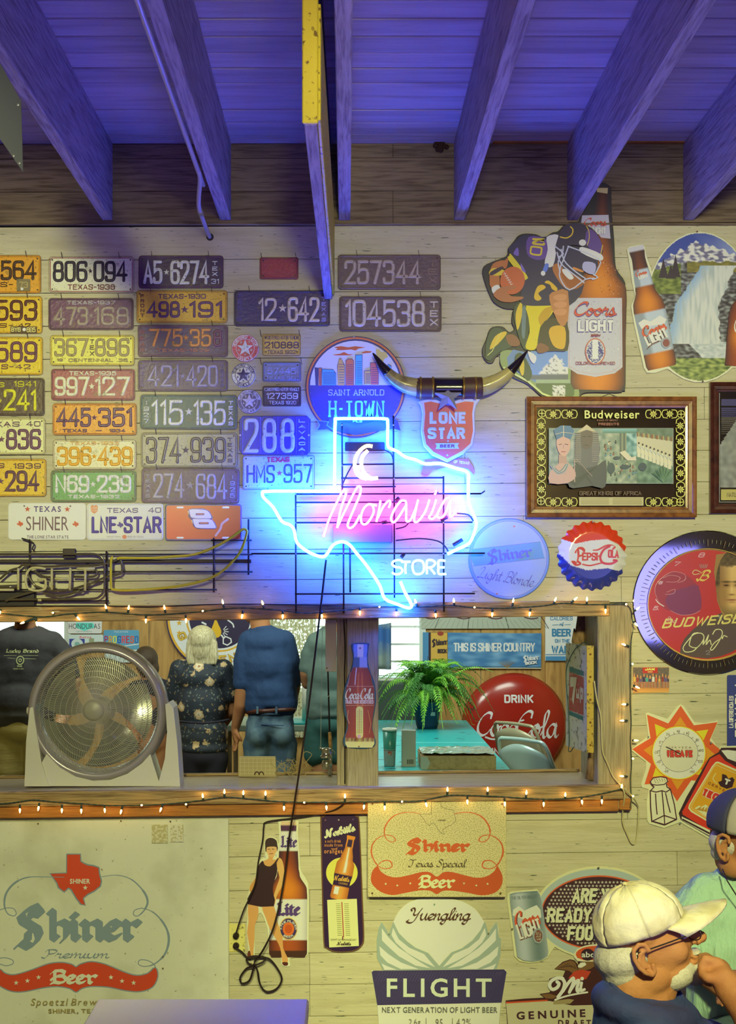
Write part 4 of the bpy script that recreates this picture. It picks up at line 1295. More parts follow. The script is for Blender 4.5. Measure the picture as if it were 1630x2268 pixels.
for st in ([(-80,210),(200,210),(420,210),(540,208),(600,220),(628,260),(628,350),(628,420),(600,465),(540,480),(300,482),(60,484),(40,492),(60,478),(160,448),(220,430)],
[(0,360),(60,310),(110,295),(150,272),(260,285),(420,278),(560,278),(660,262),(720,240),(736,300),(720,330),(650,345),(560,380),(520,410),(490,438),(440,432)],
[(250,340),(300,420),(330,400)],[(205,310),(260,345),(330,350)],[(440,345),(560,345),(585,320),(570,300)],[(150,270),(210,400),(380,430),(600,370)],[(260,440),(340,462),(420,450),(480,430)]):
 wtube('back_tube',zl(st),-0.048,0.0048,'tube_dark',un,sm=3)
for x0,y_,x1 in ((-80,212,1520),(-80,316,1520),(-80,424,1305),(-80,492,655),(1270,127,1515)):
 wtube('grid_bar',zl([(x0,y_),(x1,y_)]),-0.035,0.0034,'dark_metal',un,n=6)
for x_,y0,y1 in ((640,190,530),(1286,112,440),(1495,0,335),(178,120,400)):
 wtube('grid_bar',zl([(x_,y0),(x_,y1)]),-0.03,0.0036,'dark_metal',un,n=6)
mb=MB(); p0=Vector(at(-40,1247,-0.03)) - un.location; p1=Vector(at(556,1239,-0.03)) - un.location
mb.bbox(p0.x,0,p0.z,p1.x,0.014,p1.z,0.002); mb.build('channel_rail','dark_metal',un)
mb=MB(); p0=Vector(at(-40,1345,-0.03)) - un.location; p1=Vector(at(78,1310,-0.03)) - un.location
mb.bbox(p0.x,0,p0.z,p1.x,0.026,p1.z,0.004); mb.build('transformer_case','black_metal',un)
mb=MB(); p0=Vector(at(139,1236,-0.03)) - un.location; p1=Vector(at(167,1215,-0.03)) - un.location
mb.bbox(p0.x,0,p0.z,p1.x,0.012,p1.z,0.002); mb.build('bracket','dark_metal',un)
wtube('hook',zl([(130,115),(180,130),(205,150),(195,175),(205,190)]),-0.035,0.003,'dark_metal',un,sm=3,n=6)
wtube('electrode',zl([(0,408),(110,405)]),-0.05,0.008,'tube_dark',un)
wtube('tape_wrap',zl([(228,486),(250,486)]),-0.048,0.0062,'tube_off_white',un)
# ================================================================ CABLES AND STRING LIGHTS
emis('bulb_glow',(1.0,0.55,0.13),26.0)
mat('green_cord','2f4a40',rough=0.5)
mat('white_cord','d6cc9a',rough=0.5)
mat('bulb_socket','2c4440',rough=0.4)
def cable(name,label,pts,y,r,m,sm=4,cat='cable',group=None,n=8):
 P=[(p[0],p[1],(p[2] if len(p) > 2 else y)) for p in pts]
 P=catmull(P,False,sm) if sm else P
 org=Vector(at(*P[0]))
 mb=MB(); mb.tube([Vector(at(*p)) - org for p in P],r,n)
 o=mb.build(name,m,smooth=True); o.location=org
 tag(o,label,cat,group)
 return o
def string_light(label,pts,bulbs,y):
 """cord of two twisted strands with sockets and glowing bulbs: bulbs = (cord x, cord y, bulb x, bulb y)"""
 org=Vector(at(pts[0][0],pts[0][1],y))
 r=empty('string_light',org,label,'string lights')
 P=catmull([(p[0],p[1],p[2] if len(p) > 2 else y) for p in pts],False,14)
 for ph in (0,pi):
  mb=MB(); mb.tube([Vector(at(*p)) - org + Vector((0,sin(i*.9 + ph)*.0013,cos(i*.9 + ph)*.0013)) for i,p in enumerate(P)],0.0015,5)
  mb.build('cord_strand','green_cord',r,smooth=True)
 for cx_,cy_,bx_,by_ in bulbs:
  a0=Vector(at(cx_,cy_,y - 0.002)) - org; b0=Vector(at(bx_,by_,y - 0.008)) - org
  d=b0 - a0
  if d.length < 0.012:
   d=Vector((0,-0.016,0)); b0=a0 + d
  mid=a0 + d*0.62
  s1=MB(); s1.tube([a0,a0 + d*.1,mid],[0.0026,0.0044,0.0042],8); so=s1.build('socket','bulb_socket',r,smooth=True)
  t=d.normalized(); s2=MB()
  s2.tube([mid,mid + t*0.003,mid + t*0.008,mid + t*0.014,mid + t*0.018],[0.0022,0.0034,0.0036,0.0022,0.0006],8)
  s2.build('bulb','bulb_glow',r,smooth=True)
 return r
TOPY=HY - 0.006
top_pts=[(-60,1350),(0,1358),(90,1366),(150,1360),(230,1356),(330,1362),(430,1356),(520,1347),(600,1350),(680,1358),(760,1352),(835,1344),(930,1344),(1000,1341),(1040,1345),(1090,1347),(1140,1346),(1200,1342),(1245,1336),(1300,1339),(1385,1338)]
string_light('green-corded string lights along the top beam of the opening',top_pts,
[(2,1350,0,1356),(78,1366,82,1384),(82,1368,37,1384),(119,1357,120,1358),(165,1360,174,1370),(237,1356,234,1343),(283,1357,285,1345),(323,1362,323,1376),(366,1357,364,1345),(411,1362,412,1375),(450,1353,450,1354),(496,1346,493,1332),(538,1352,536,1366),(585,1348,581,1334),(626,1352,626,1367),(712,1352,713,1366),(797,1345,797,1358),(840,1344,840,1345),(878,1346,878,1360),(924,1344,920,1331),(964,1350,965,1364),(1006,1341,1005,1330),(1050,1345,1050,1344),(1091,1348,1090,1362),(1135,1343,1137,1329),(1175,1348,1173,1360),(1226,1338,1230,1328),(1264,1336,1276,1325),(1300,1338,1300,1327),(1341,1341,1341,1354),(1385,1338,1387,1339)],TOPY)
bot_pts=[(-60,1776),(0,1780),(40,1776),(75,1772),(120,1776),(180,1780),(240,1784),(310,1784),(380,1780),(450,1772),(500,1766),(560,1770),(630,1776),(720,1777),(800,1776),(870,1775),(930,1774),(990,1762),(1040,1762),(1100,1764),(1165,1768),(1220,1770),(1290,1765),(1340,1756),(1378,1747)]
string_light('green-corded string lights along the sill below the opening',bot_pts,
[(44,1782,44,1796),(87,1778,85,1791),(137,1782,137,1796),(180,1783,180,1797),(231,1783,232,1795),(271,1786,268,1798),(315,1782,315,1779),(360,1782,356,1793),(413,1780,413,1781),(450,1772,449,1763),(497,1766,497,1752),(539,1768,539,1755),(588,1770,588,1756),(629,1778,629,1790),(674,1776,675,1772),(722,1777,723,1789),(764,1776,764,1762),(807,1776,806,1787),(852,1776,852,1790),(890,1774,890,1775),(941,1771,944,1782),(991,1760,991,1748),(1035,1764,1035,1776),(1080,1760,1080,1748),(1117,1768,1118,1781),(1165,1768,1166,1754),(1204,1770,1204,1781),(1252,1768,1252,1761),(1288,1765,1289,1776),(1333,1762,1333,1776),(1376,1750,1377,1742)],-0.072)
rt_pts=[(1390,1340),(1398,1352),(1400,1368),(1402,1392),(1397,1430),(1396,1480),(1396,1520),(1396,1560),(1398,1600),(1396,1640),(1399,1690),(1396,1730),(1398,1765),(1395,1790)]
string_light('green-corded string lights running down the right post',rt_pts,
[(1404,1354,1412,1348),(1403,1376,1408,1382),(1394,1432,1380,1427),(1399,1470,1401,1472),(1402,1518,1411,1522),(1392,1560,1382,1560),(1390,1596,1377,1596),(1400,1640,1407,1640),(1400,1679,1405,1680),(1390,1720,1376,1719),(1400,1762,1406,1762)],HY - 0.008)
cable('cable','black cord resting along the top edge of the opening beam',[(-40,1343),(80,1342),(230,1342),(330,1344),(430,1340),(520,1338),(640,1339),(757,1342)],-0.052,0.0022,'cable')
cable('cable','black cord dropping from the neon sign to a cord bundle below the sill',[(722,1240,-.09),(712,1330,-.10),(700,1430,-.11),(684,1560,-.12),(664,1700,-.12),(652,1780,-.10),(640,1860,-.05),(632,1930,-.04),(620,2000,-.045),(604,2060,-.05),(585,2100,-.05),(570,2122,-.04),(556,2136,-.035),(546,2126,-.03),(560,2118,-.03),(585,2120,-.03),(583,2130,-.04),(560,2140,-.04),(545,2146,-.03),(532,2165,-.03),(536,2178,-.03),(552,2172,-.035),(560,2150,-.04),(562,2134,-.045),(570,2150,-.04),(576,2180,-.03),(590,2196,-.03),(612,2190,-.03),(624,2170,-.03),(616,2148,-.03),(596,2124,-.035),(570,2120,-.03),(550,2122,-.03),(535,2108,-.03),(519,2098,-.03)],-0.05,0.0038,'cable',sm=6)
cable('cable','black cord draped under the sill from the lights to the upper outlet plug',[(764,1772,-.07),(758,1783,-.06),(735,1796,-.045),(700,1803,-.03),(650,1812,-.022),(592,1820,-.02),(584,1832,-.02),(582,1860,-.02),(572,1910,-.022),(566,1955,-.03),(552,1990,-.03),(538,2020,-.035),(523,2066,-.038),(521,2072,-.038)],-0.03,0.0030,'cable',sm=5)
cable('cable','pale cord running down the right post and looping at its foot',[(1316,1508,-.06),(1322,1550,-.06),(1331,1590,-.06),(1334,1660,-.056),(1345,1690,-.056),(1358,1720,-.056),(1376,1741,-.075),(1383,1760,-.08),(1379,1800,-.03),(1380,1825,-.02),(1390,1850,-.016),(1399,1868,-.016),(1407,1866,-.016),(1412,1840,-.016),(1414,1800,-.018),(1413,1786,-.018),(1402,1766,-.07),(1384,1748,-.082),(1379,1742,-.083)],-0.06,0.0028,'white_cord',sm=5)
cable('cable','thin black cord hanging behind the cola bottle on the middle post',[(760,1352,-.05),(762,1380,-.004),(763,1400,.020),(764,1430,.024),(764,1460,.024),(763,1490,.024),(764,1560,.024),(764,1640,.024),(764,1736,.024)],-0.012,0.0026,'cable',sm=5)
# wall outlet with two plugs
a=Art('wall_outlet','old yellowed two-socket wall outlet beside the bottle sign','outlet',524,2076,y=-0.001,mat='print_worn')
a.body(rrp(505,2046,543,2108,2),0.004,'c8b860',bevel=1)
r=a.done()
for py_,n_ in ((2072,'upper'),(2094,'lower')):
 mb=MB(); c0=Vector(at(523,py_,-0.006)) - r.location
 mb.tube([c0,c0 + Vector((-.001,-.014,0)),c0 + Vector((-.003,-.03,0.002))],[0.013,0.012,0.006],10); mb.build('plug','cable',r,smooth=True)
mb=MB(); o_=Vector(at(560,2132,-0.04)); mb.lathe([(0.0075,-0.004),(0.0085,0),(0.0075,0.004)],10,'x',(0,0,0)); o=mb.build('cable_tie','white_cord'); o.location=o_
tag(o,'white twist tie holding the black cord bundle','tie')
# ================================================================ SIGNS, UPPER HALF OF THE WALL
NEONIL=(0.62,0.60,0.42)
def swirl_script(*a,**k): pass
# ---- round skyline sign
z=Zm(660,540,3.135)
a=Art('round_sign','round H-TOWN beer sign with an orange-ringed city skyline behind the neon','sign',787,857,y=-0.004)
a.body(elp(787,857,110.5,112,n=56),0.003,'2c2850',bevel=1)
a.new('picture')
a.ring(787,857,106.5,108,5,'d2642c'); a.ring(787,857,102,103.5,3,'2c2850')
a.ell(787,857,100.5,102,'ccc8c0',n=48)
hor=z.p(0,985)[1]
low=[(787 + 100.5*cos(t),857 + 102*sin(t)) for t in [radians(-2 + i*184/24) for i in range(25)]]
a.poly(low,'2c2c68')
for pts in ([(250,718),(300,712),(350,720),(400,712),(470,722),(420,728),(400,742),(370,735),(300,740),(260,738),(275,728)],[(240,772),(290,765),(320,752),(350,768),(385,768),(360,776),(260,776)],[(440,756),(470,745),(515,748),(500,758),(450,762)]):
 a.poly(z(pts),'b84c28')
def bld(pts,col,lines,lc='2c2850',vert=False):
 P=z(pts); a.poly(P,lc);
 x0=min(p[0] for p in P) + 1.2; x1=max(p[0] for p in P) - 1; y0=min(p[1] for p in P); y1=max(p[1] for p in P)
 a.poly([(min(max(p[0],x0),x1),p[1] + (1.4 if p[1] < y1 - 1 else 0)) for p in P],col)
 for i in range(lines):
  yy=y0 + (y1 - y0)*(0.22 + 0.76*i/lines)
  a.rect(x0 + 2,yy,x1 - 1,yy + 1.1,lc)
bld([(115,858),(142,862),(142,985),(122,985)],'2c2850',0); bld([(140,862),(165,860),(165,985),(145,985)],'d8603c',9)
bld([(165,868),(245,872),(265,900),(265,983),(168,983)],'3c98a8',9)
bld([(272,850),(285,800),(300,795),(325,845),(325,985),(276,985)],'d89848',8)
bld([(330,812),(345,798),(375,798),(388,812),(388,985),(330,985)],'d0603c',11)
bld([(397,772),(447,770),(447,982),(397,982)],'38a0d0',12)
bld([(458,882),(508,880),(508,978),(458,978)],'d89848',7)
bld([(500,826),(540,824),(560,900),(560,980),(505,980)],'cc5c48',8)
bld([(612,850),(628,836),(648,848),(648,900),(612,900)],'3c98b8',2)
a.poly(z([(540,735),(565,735),(572,752),(612,756),(625,790),(600,800),(590,822),(572,815),(560,790),(545,780)]),'d0ac48')
a.new('lettering')
a.text('SAINT ARNOLD',*z.b(210,1014,598,1056),'a8acc8',font='block',w=1.8,serif=True,gap=3)
a.text('H-TOWN',*z.b(202,1092,608,1206),'6cb0c8',font='block',w=4.4,serif=True,gap=3.6)
a.text('PILS',*z.b(380,1226,446,1243),'a0a8c8',font='block',w=1.4)
a.new('ribbon')
a.poly(z([(130,1296),(150,1262),(132,1228),(210,1236),(215,1215),(400,1270),(640,1200),(690,1230),(712,1300),(660,1285),(400,1330),(200,1290)]),'34306c')
a.line(z([(132,1296),(152,1262),(134,1230),(212,1238),(200,1262),(240,1290)]),1.3,'7c90c8')
a.screw(*z.p(388,652)); a.done()
# ---- player and bottle sign
z=Zm(1040,380,4.361)
out=[(1240,118),(1300,112),(1362,150),(1368,230),(1372,400),(1395,650),(1408,900),(1440,980),(1495,1060),(1505,1200),(1505,2040),(1480,2120),(1420,2140),(1120,2140),(1060,2190),(960,2215),(800,2215),(700,2180),(560,2060),(430,2000),(330,1930),(290,1850),(300,1770),(250,1800),(225,1850),(170,1848),(128,1790),(122,1710),(160,1620),(190,1530),(240,1498),(320,1500),(370,1545),(400,1548),(430,1520),(405,1460),(412,1360),(425,1335),(330,1325),(235,1270),(185,1180),(140,1060),(122,960),(165,895),(350,820),(370,745),(430,670),(470,620),(540,600),(640,608),(720,635),(800,590),(850,580),(900,530),(960,490),(1040,488),(1075,430),(1180,240),(1200,160)]
a=Art('beer_sign','large cut-out sign of a football player crouching beside a tall brown beer bottle','sign',*z.p(900,1200),y=-0.0125)
a.body(catmull(z(out),True,3),0.003,'241c24',bevel=1)
P=lambda pts,c,sm=0: a.poly(z(pts),c,sm=sm)
a.step=.00003
a.new('landscape_picture')
P([(290,1790),(330,1720),(480,1740),(700,1760),(940,1720),(1060,2140),(1010,2195),(820,2195),(700,2150),(560,2030),(420,1960),(320,1900)],'7c8c50',2)
P([(360,1800),(420,1720),(560,1750),(640,1790),(640,2040),(560,1990),(430,1930),(370,1880)],'5e7894')
a.grid(*z.b(590,1735,950,2010),36,28,lambda x,y: (lambda X,Y: 'c4c0b4' if Y > 1790 + abs(X - 820)*(1.3 if X < 820 else 1.0) - fnoise(X,Y,.03)*60 and Y < 1960 and fnoise(X,Y,.045,3) > .38 else ('5a5c58' if Y > 1965 else ('74746c' if Y > 1800 + abs(X - 820)*1.15 else '6484a8')))((x - 1040)*4.361,(y - 380)*4.361))
a.grid(*z.b(640,2010,1010,2190),36,18,lambda x,y: (lambda X,Y: '8c9c70' if Y < 2040 else ('d8d8c8' if 800 < X < 920 and fnoise(X,Y,.06) > .4 and Y > 2060 else '4a5c34'))((x - 1040)*4.361,(y - 380)*4.361),inside=lambda x,y: (y - 380)*4.361 < 2040 + ((x - 1040)*4.361 - 600)*.9 and (x - 1040)*4.361 + (y - 380)*4.361*.6 < 2300)
a.new('bottle_picture')
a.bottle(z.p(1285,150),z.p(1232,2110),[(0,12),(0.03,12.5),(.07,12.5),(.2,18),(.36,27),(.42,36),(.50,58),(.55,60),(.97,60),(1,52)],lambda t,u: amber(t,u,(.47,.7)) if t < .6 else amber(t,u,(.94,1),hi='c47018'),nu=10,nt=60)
P([(1225,160),(1335,160),(1330,215),(1230,200)],'b8a468')
P([(1085,425),(1340,420),(1360,650),(1270,640),(1225,585),(1110,530),(1075,510)],'aaa49c');
P([(945,1222),(1470,1222),(1475,1890),(1400,1950),(1210,1985),(1040,1955),(948,1895)],'aca89c')
a.line(z([(960,1235),(960,1880),(1060,1935),(1210,1960),(1370,1935),(1455,1880),(1455,1235)]),.8,'b06450')
rr=rn(5)
for i in range(150):
 x_,y_=rr.uniform(955,1465),rr.uniform(1235,1930); a.ell(*z.p(x_,y_),rr.uniform(.6,1.6),rr.uniform(.5,1.5),rr.choice(['8c887e','c8c4b8','9a968a']),n=6)
for i in range(60):
 t_=rr.random(); a.ell(*z.p(rr.uniform(1250,1450) ,rr.uniform(880,1200)),rr.uniform(.5,1.3),rr.uniform(.5,1.2),rr.choice(['c8884c','5c2414','d8a878']),n=6)
a.new('lettering')
a.text('Coors',*z.b(1100,450,1325,535),'b4402c',font='script',w=3.2,slant=.1); a.text('LIGHT',*z.b(1175,545,1315,610),'d0ccc4',font='block',w=3.4,serif=True)
a.text('Coors',*z.b(1008,1262,1425,1412),'4c3468',font='script',w=6.4,slant=.12,rot=.0,nib=.9); a.text('Coors',*z.b(1003,1256,1420,1406),'b8402c',font='script',w=5.6,slant=.12,nib=.9)
a.text('LIGHT',*z.b(1022,1432,1400,1556),'4c3468',font='block',w=8.4,serif=True,gap=3.4); a.text('LIGHT',*z.b(1028,1438,1394,1550),'d4d0cc',font='block',w=6.0,serif=True,gap=3.4)
a.text('BREW',*z.b(1168,1575,1262,1600),'8c4038',font='block',w=1.4)
a.text('COLORADO BREWED',*z.b(1020,1840,1400,1870),'9c5040',font='block',w=1.0)
a.new('emblem'); a.ell(*z.p(1208,1742),z.w(98),z.w(128),'a85c48'); a.ell(*z.p(1208,1742),z.w(86),z.w(116),'c4c0b4')
a.grid(*z.b(1125,1630,1290,1855),20,26,lambda x,y: '3c3468' if (abs(x - z.p(1208,0)[0]) > 6.5 or y > z.p(0,1820)[1]) and fnoise(x,y,.5,2) > .42 else 'ccc8bc',inside=lambda x,y: ((x - z.p(1208,0)[0])/z.w(80)) ** 2 + ((y - z.p(0,1742)[1])/z.w(110)) ** 2 < 1)
a.new('player')
P=lambda pts,c,sm=3: a.poly(z(pts),c,sm=sm)
a.line(z([(330,1900),(430,1960),(560,2030),(700,2150),(820,2195)]),4.5,'b8c070')
P([(150,1760),(160,1640),(205,1540),(270,1512),(350,1560),(420,1600),(400,1700),(300,1740),(235,1790),(190,1830),(150,1810)],'34402c')
P([(190,1720),(240,1600),(330,1550),(355,1570),(300,1640),(250,1690)],'c8a42c'); a.line(z([(170,1780),(215,1740),(300,1560)]),2,'d8c860')
P([(350,1590),(420,1580),(480,1640),(470,1690),(400,1690),(360,1650)],'7a4a2c')
P([(440,1780),(500,1760),(560,1850),(600,1960),(560,2030),(500,1960),(440,1900)],'38442c'); P([(470,1800),(520,1830),(520,1960),(490,1960)],'c0a42c'); P([(560,1740),(640,1790),(620,1860),(580,1820)],'c4c0b8')
P([(420,1380),(450,1290),(540,1260),(640,1300),(560,1560),(580,1700),(520,1720),(460,1570)],'38402c')
P([(455,1330),(500,1260),(500,1400),(460,1540),(440,1420)],'d0a428'); P([(505,1330),(540,1330),(530,1600),(500,1580)],'5c6c60')
P([(545,1295),(700,1270),(812,1320),(760,1420),(690,1480),(660,1600),(640,1710),(580,1730),(535,1695),(575,1560),(565,1420)],'d4b01c'); P([(660,1420),(720,1330),(800,1320),(740,1450),(690,1500)],'b08818')
P([(690,1490),(800,1420),(940,1480),(945,1720),(820,1740),(700,1740),(650,1690)],'3c3020')
P([(760,1560),(800,1500),(915,1510),(918,1690),(870,1720),(800,1680)],'c09424',3); P([(640,1700),(680,1660),(760,1700),(740,1745),(660,1760)],'74442a',2)
P([(370,770),(430,690),(540,615),(700,640),(850,620),(960,700),(1100,1100),(960,1300),(800,1300),(550,1300),(480,1240),(530,1040),(500,940)],'2c2038')
P([(565,640),(730,665),(740,830),(640,860),(550,800)],'5c3c70')
a.text('20',*z.b(565,655,725,820),'d0ac2c',font='block',w=5.5,rot=pi,R=2.4) if False else None
a.text('0',*z.b(575,725,700,822),'d0ac2c',font='block',w=5.0,rot=0.12); a.text('2',*z.b(598,655,725,720),'d0ac2c',font='block',w=4.5,rot=0.1 + pi)
P([(380,820),(400,810),(550,1010),(545,1045),(520,1040),(370,860)],'d0b028'); P([(420,800),(460,740),(470,820)],'6c5490'); P([(490,890),(540,980),(500,960)],'6c5490')
P([(340,860),(370,850),(350,940),(300,930)],'a85c30')
P([(200,940),(250,880),(340,865),(330,930),(280,960),(290,1100),(240,1160),(190,1100)],'a46030',2); P([(185,1000),(220,940),(330,960),(300,1010)],'d0a82c'); P([(195,980),(300,925),(320,945),(215,1010)],'342030')
P([(210,1130),(270,1100),(295,1150),(230,1190)],'c8c4b0')
a.poly(elp(*z.p(410,1060),z.w(118),z.w(135),0.2),'b0542c'); a.line(z([(330,980),(360,1030),(400,1100)]),1.6,'d8d0c8')
for i in range(6): a.line(z([(322 + i*13,1000 + i*20),(350 + i*13,990 + i*20)]),1,'d8d0c8')
P([(230,1180),(310,1120),(440,1110),(430,1140),(360,1160),(400,1210),(510,1215),(500,1240),(400,1270),(300,1260),(240,1220)],'9c5c34',2)
P([(620,1200),(650,1120),(700,1100),(730,1130),(660,1180),(690,1230),(660,1255),(625,1240)],'c49c28'); P([(720,1080),(760,1060),(840,1130),(830,1160),(790,1140),(770,1100)],'c49c28')
P([(765,1200),(830,1160),(945,1160),(945,1440),(880,1500),(820,1400),(780,1300)],'a86c38',2)
for yy in (1220,1290,1360): P([(800,yy),(860,yy - 30),(930,yy - 20),(920,yy + 25),(850,yy + 35)],'b87c48',2)
P([(740,640),(850,620),(840,720),(800,920),(720,900),(750,760)],'c4c0b8'); P([(725,900),(760,905),(740,970),(700,980)],'5068a0'); a.ell(*z.p(705,990),5,5.5,'d0ccc4')
P([(800,920),(860,900),(960,1040),(980,1140),(900,1120),(810,990)],'9c5c2c'); P([(880,950),(1010,1000),(1100,1060),(1080,1110),(980,1150),(900,1050)],'8c4a20',2)
P([(890,950),(940,960),(1000,1030),(960,1050),(900,990)],'d8d0c0'); P([(1000,930),(1090,965),(1080,980),(1000,950)],'c07830')
P([(850,640),(900,540),(1000,505),(1130,530),(1220,600),(1275,720),(1270,820),(1180,780),(1080,730),(920,720),(850,800),(820,760)],'2a1c34',2)
P([(1140,560),(1220,610),(1275,720),(1262,800),(1160,760),(1110,660)],'54386c',2)
a.line(z([(968,540),(992,570),(980,620),(930,650),(870,640)]),3.6,'c8a42c',sm=3); a.line(z([(1122,535),(1145,580),(1150,650),(1130,720)]),2,'c8a42c',sm=3); a.line(z([(1278,720),(1262,800)]),2,'c8a42c')
a.ell(*z.p(1085,695),8,7,'d8d0c8')
P([(945,760),(1080,740),(1230,850),(1195,1005),(1060,950),(930,890)],'2c2038'); P([(1100,880),(1210,900),(1190,1000),(1090,960)],'9c98b4')
P([(1080,735),(1270,810),(1255,870),(1070,790)],'c4c0b8')
for pts in ([(945,730),(1240,850),(1230,950),(1195,1010)],[(950,730),(905,850),(870,940),(870,1040),(960,1150),(1110,1050),(1200,1040)],[(880,760),(910,870),(1000,960),(1110,1040)],[(840,790),(880,900),(1000,1000),(1100,1080)],[(900,730),(890,800),(850,880),(870,980)],[(1190,1000),(1230,1030),(1180,1050)],[(820,730),(900,800),(860,830)]):
 a.line(z(pts),2.8,'a8a8b8',sm=3)
a.done()
# ---- horns and shield sign (in front of the neighbours)
z=Zm(660,540,3.135)
hs=empty('horned_shield_sign',at(990,860,-0.03),'red LONE STAR shield sign topped by real-looking steer horns and silver star','sign')
mat('horn','cfc070',rough=0.22,mix='9a8c50',mscale=14,coat=0.4)
mat('horn_tip','241a20',rough=0.2,coat=0.5)
mat('leather','5a3a2c',rough=0.5,bump=.3)
mat('brass','b08a3c',rough=0.35,metal=0.7)
mat('star_silver','a8a8b8',rough=0.35,metal=0.1)
def htube(name,pts,rs,m,y0=-0.075,ysp=0.0):
 n_=len(pts)
 P_=catmull([(*z.p(*p),rs[i]) for i,p in enumerate(pts)],False,5)
 mb=MB(); N_=len(P_)
 mb.tube([Vector(at(p[0],p[1],y0 + ysp*i/N_)) - hs.location for i,p in enumerate(P_)],[p[2]*S/3.135 for p in P_],14)
 return mb.build(name,m,hs,smooth=True)
htube('horn',[(845,998),(800,992),(740,975),(670,938),(618,890)],[62,62,57,46,36],'horn',ysp=-0.02)
htube('horn_tip',[(622,893),(585,850),(550,800),(524,765),(519,757)],[36,27,16,7,1],'horn_tip',y0=-.095,ysp=-0.01)
htube('horn',[(1260,995),(1310,985),(1380,955),(1440,915),(1480,880)],[62,60,52,44,36],'horn',ysp=-0.02)
htube('horn_tip',[(1476,884),(1520,835),(1560,785),(1588,748),(1594,740)],[36,27,15,6,1],'horn_tip',y0=-.095,ysp=-0.01)
htube('centre_wrap',[(945,1000),(1045,1000),(1145,1000)],[70,70,70],'horn_tip')
htube('leather_wrap',[(820,1003),(880,1003),(946,1003)],[70,72,71],'leather'); htube('leather_wrap',[(1144,1000),(1210,998),(1278,996)],[71,72,70],'leather')
for x_ in (850,935,1148,1232):
 htube('brass_band',[(x_ - 7,1001),(x_,1001),(x_ + 7,1001)],[76,78,76],'brass')
a=Art('shield_plate',None,None,*z.p(1045,1280),y=-0.045)
a.k=S*(D - 0.045)/D
def kz(pts):  # same spot of the picture seen on a plane a little nearer
 return z(pts)
sh=[(832,1096),(900,1075),(960,1080),(1045,1105),(1130,1075),(1190,1070),(1266,1078),(1240,1120),(1228,1180),(1232,1300),(1215,1400),(1150,1460),(1036,1518),(930,1470),(870,1405),(852,1300),(862,1180),(850,1125)]
a.body(kz(sh),0.006,'a8a8b0',bevel=2)
a.root.parent=hs; a.root.location=W(*z.p(1045,1280),-0.045) - hs.location
a.new('red_field')
inn=[(875,1105),(920,1096),(1045,1125),(1160,1096),(1220,1100),(1208,1180),(1214,1300),(1196,1388),(1140,1438),(1036,1495),(940,1445),(890,1392),(872,1300),(882,1180)]
a.poly(kz(inn),'c03a2c')
a.new('lettering')
a.text('LONE',*z.b(903,1166,1174,1250),'a4b0c8',font='block',w=7.4,serif=True,gap=4,emb=.001)
a.text('STAR',*z.b(900,1274,1170,1356),'a4b0c8',font='block',w=7.0,serif=True,gap=4,emb=.001)
a.poly(kz([(952,1386),(1116,1384),(1108,1404),(1118,1424),(954,1426),(962,1405)]),'88a4b8'); a.text('BEER',*z.b(980,1394,1090,1417),'5c3040',font='block',w=2.2,serif=True,gap=3)
a.new('screw_head'); a.screw(*z.p(1040,1372)); a.screw(*z.p(1035,1470)); a.done()
mb=MB(); c_=Vector(at(*z.p(1040,1062),-0.105)) - hs.location
R_=112*S/3.135
vs_=[(c_.x,c_.y - 0.012,c_.z)] + [(c_.x + (R_ if i % 2==0 else R_*.40)*sin(pi*i/5),c_.y,c_.z + (R_ if i % 2==0 else R_*.40)*cos(pi*i/5)) for i in range(10)] + [(c_.x,c_.y + 0.06,c_.z)]
mb.add(vs_,[(0,i + 1,(i + 1) % 10 + 1) for i in range(10)] + [(11,(i + 1) % 10 + 1,i + 1) for i in range(10)]); mb.build('star','star_silver',hs)
a=Art('ribbon_sign','dull red ribbon sign partly hidden under the shield tip','sign',*z.p(1040,1540),y=-0.010)
a.body(z([(855,1600),(880,1500),(1000,1490),(1180,1495),(1220,1560),(1222,1605),(1180,1560),(1060,1540),(940,1570),(900,1612)]),.002,'9c4858'); a.new('lettering')
a.text('OF TEXAS',*z.b(1080,1508,1190,1528),'c0a0a8',font='block',w=1.4,rot=.1); a.done()
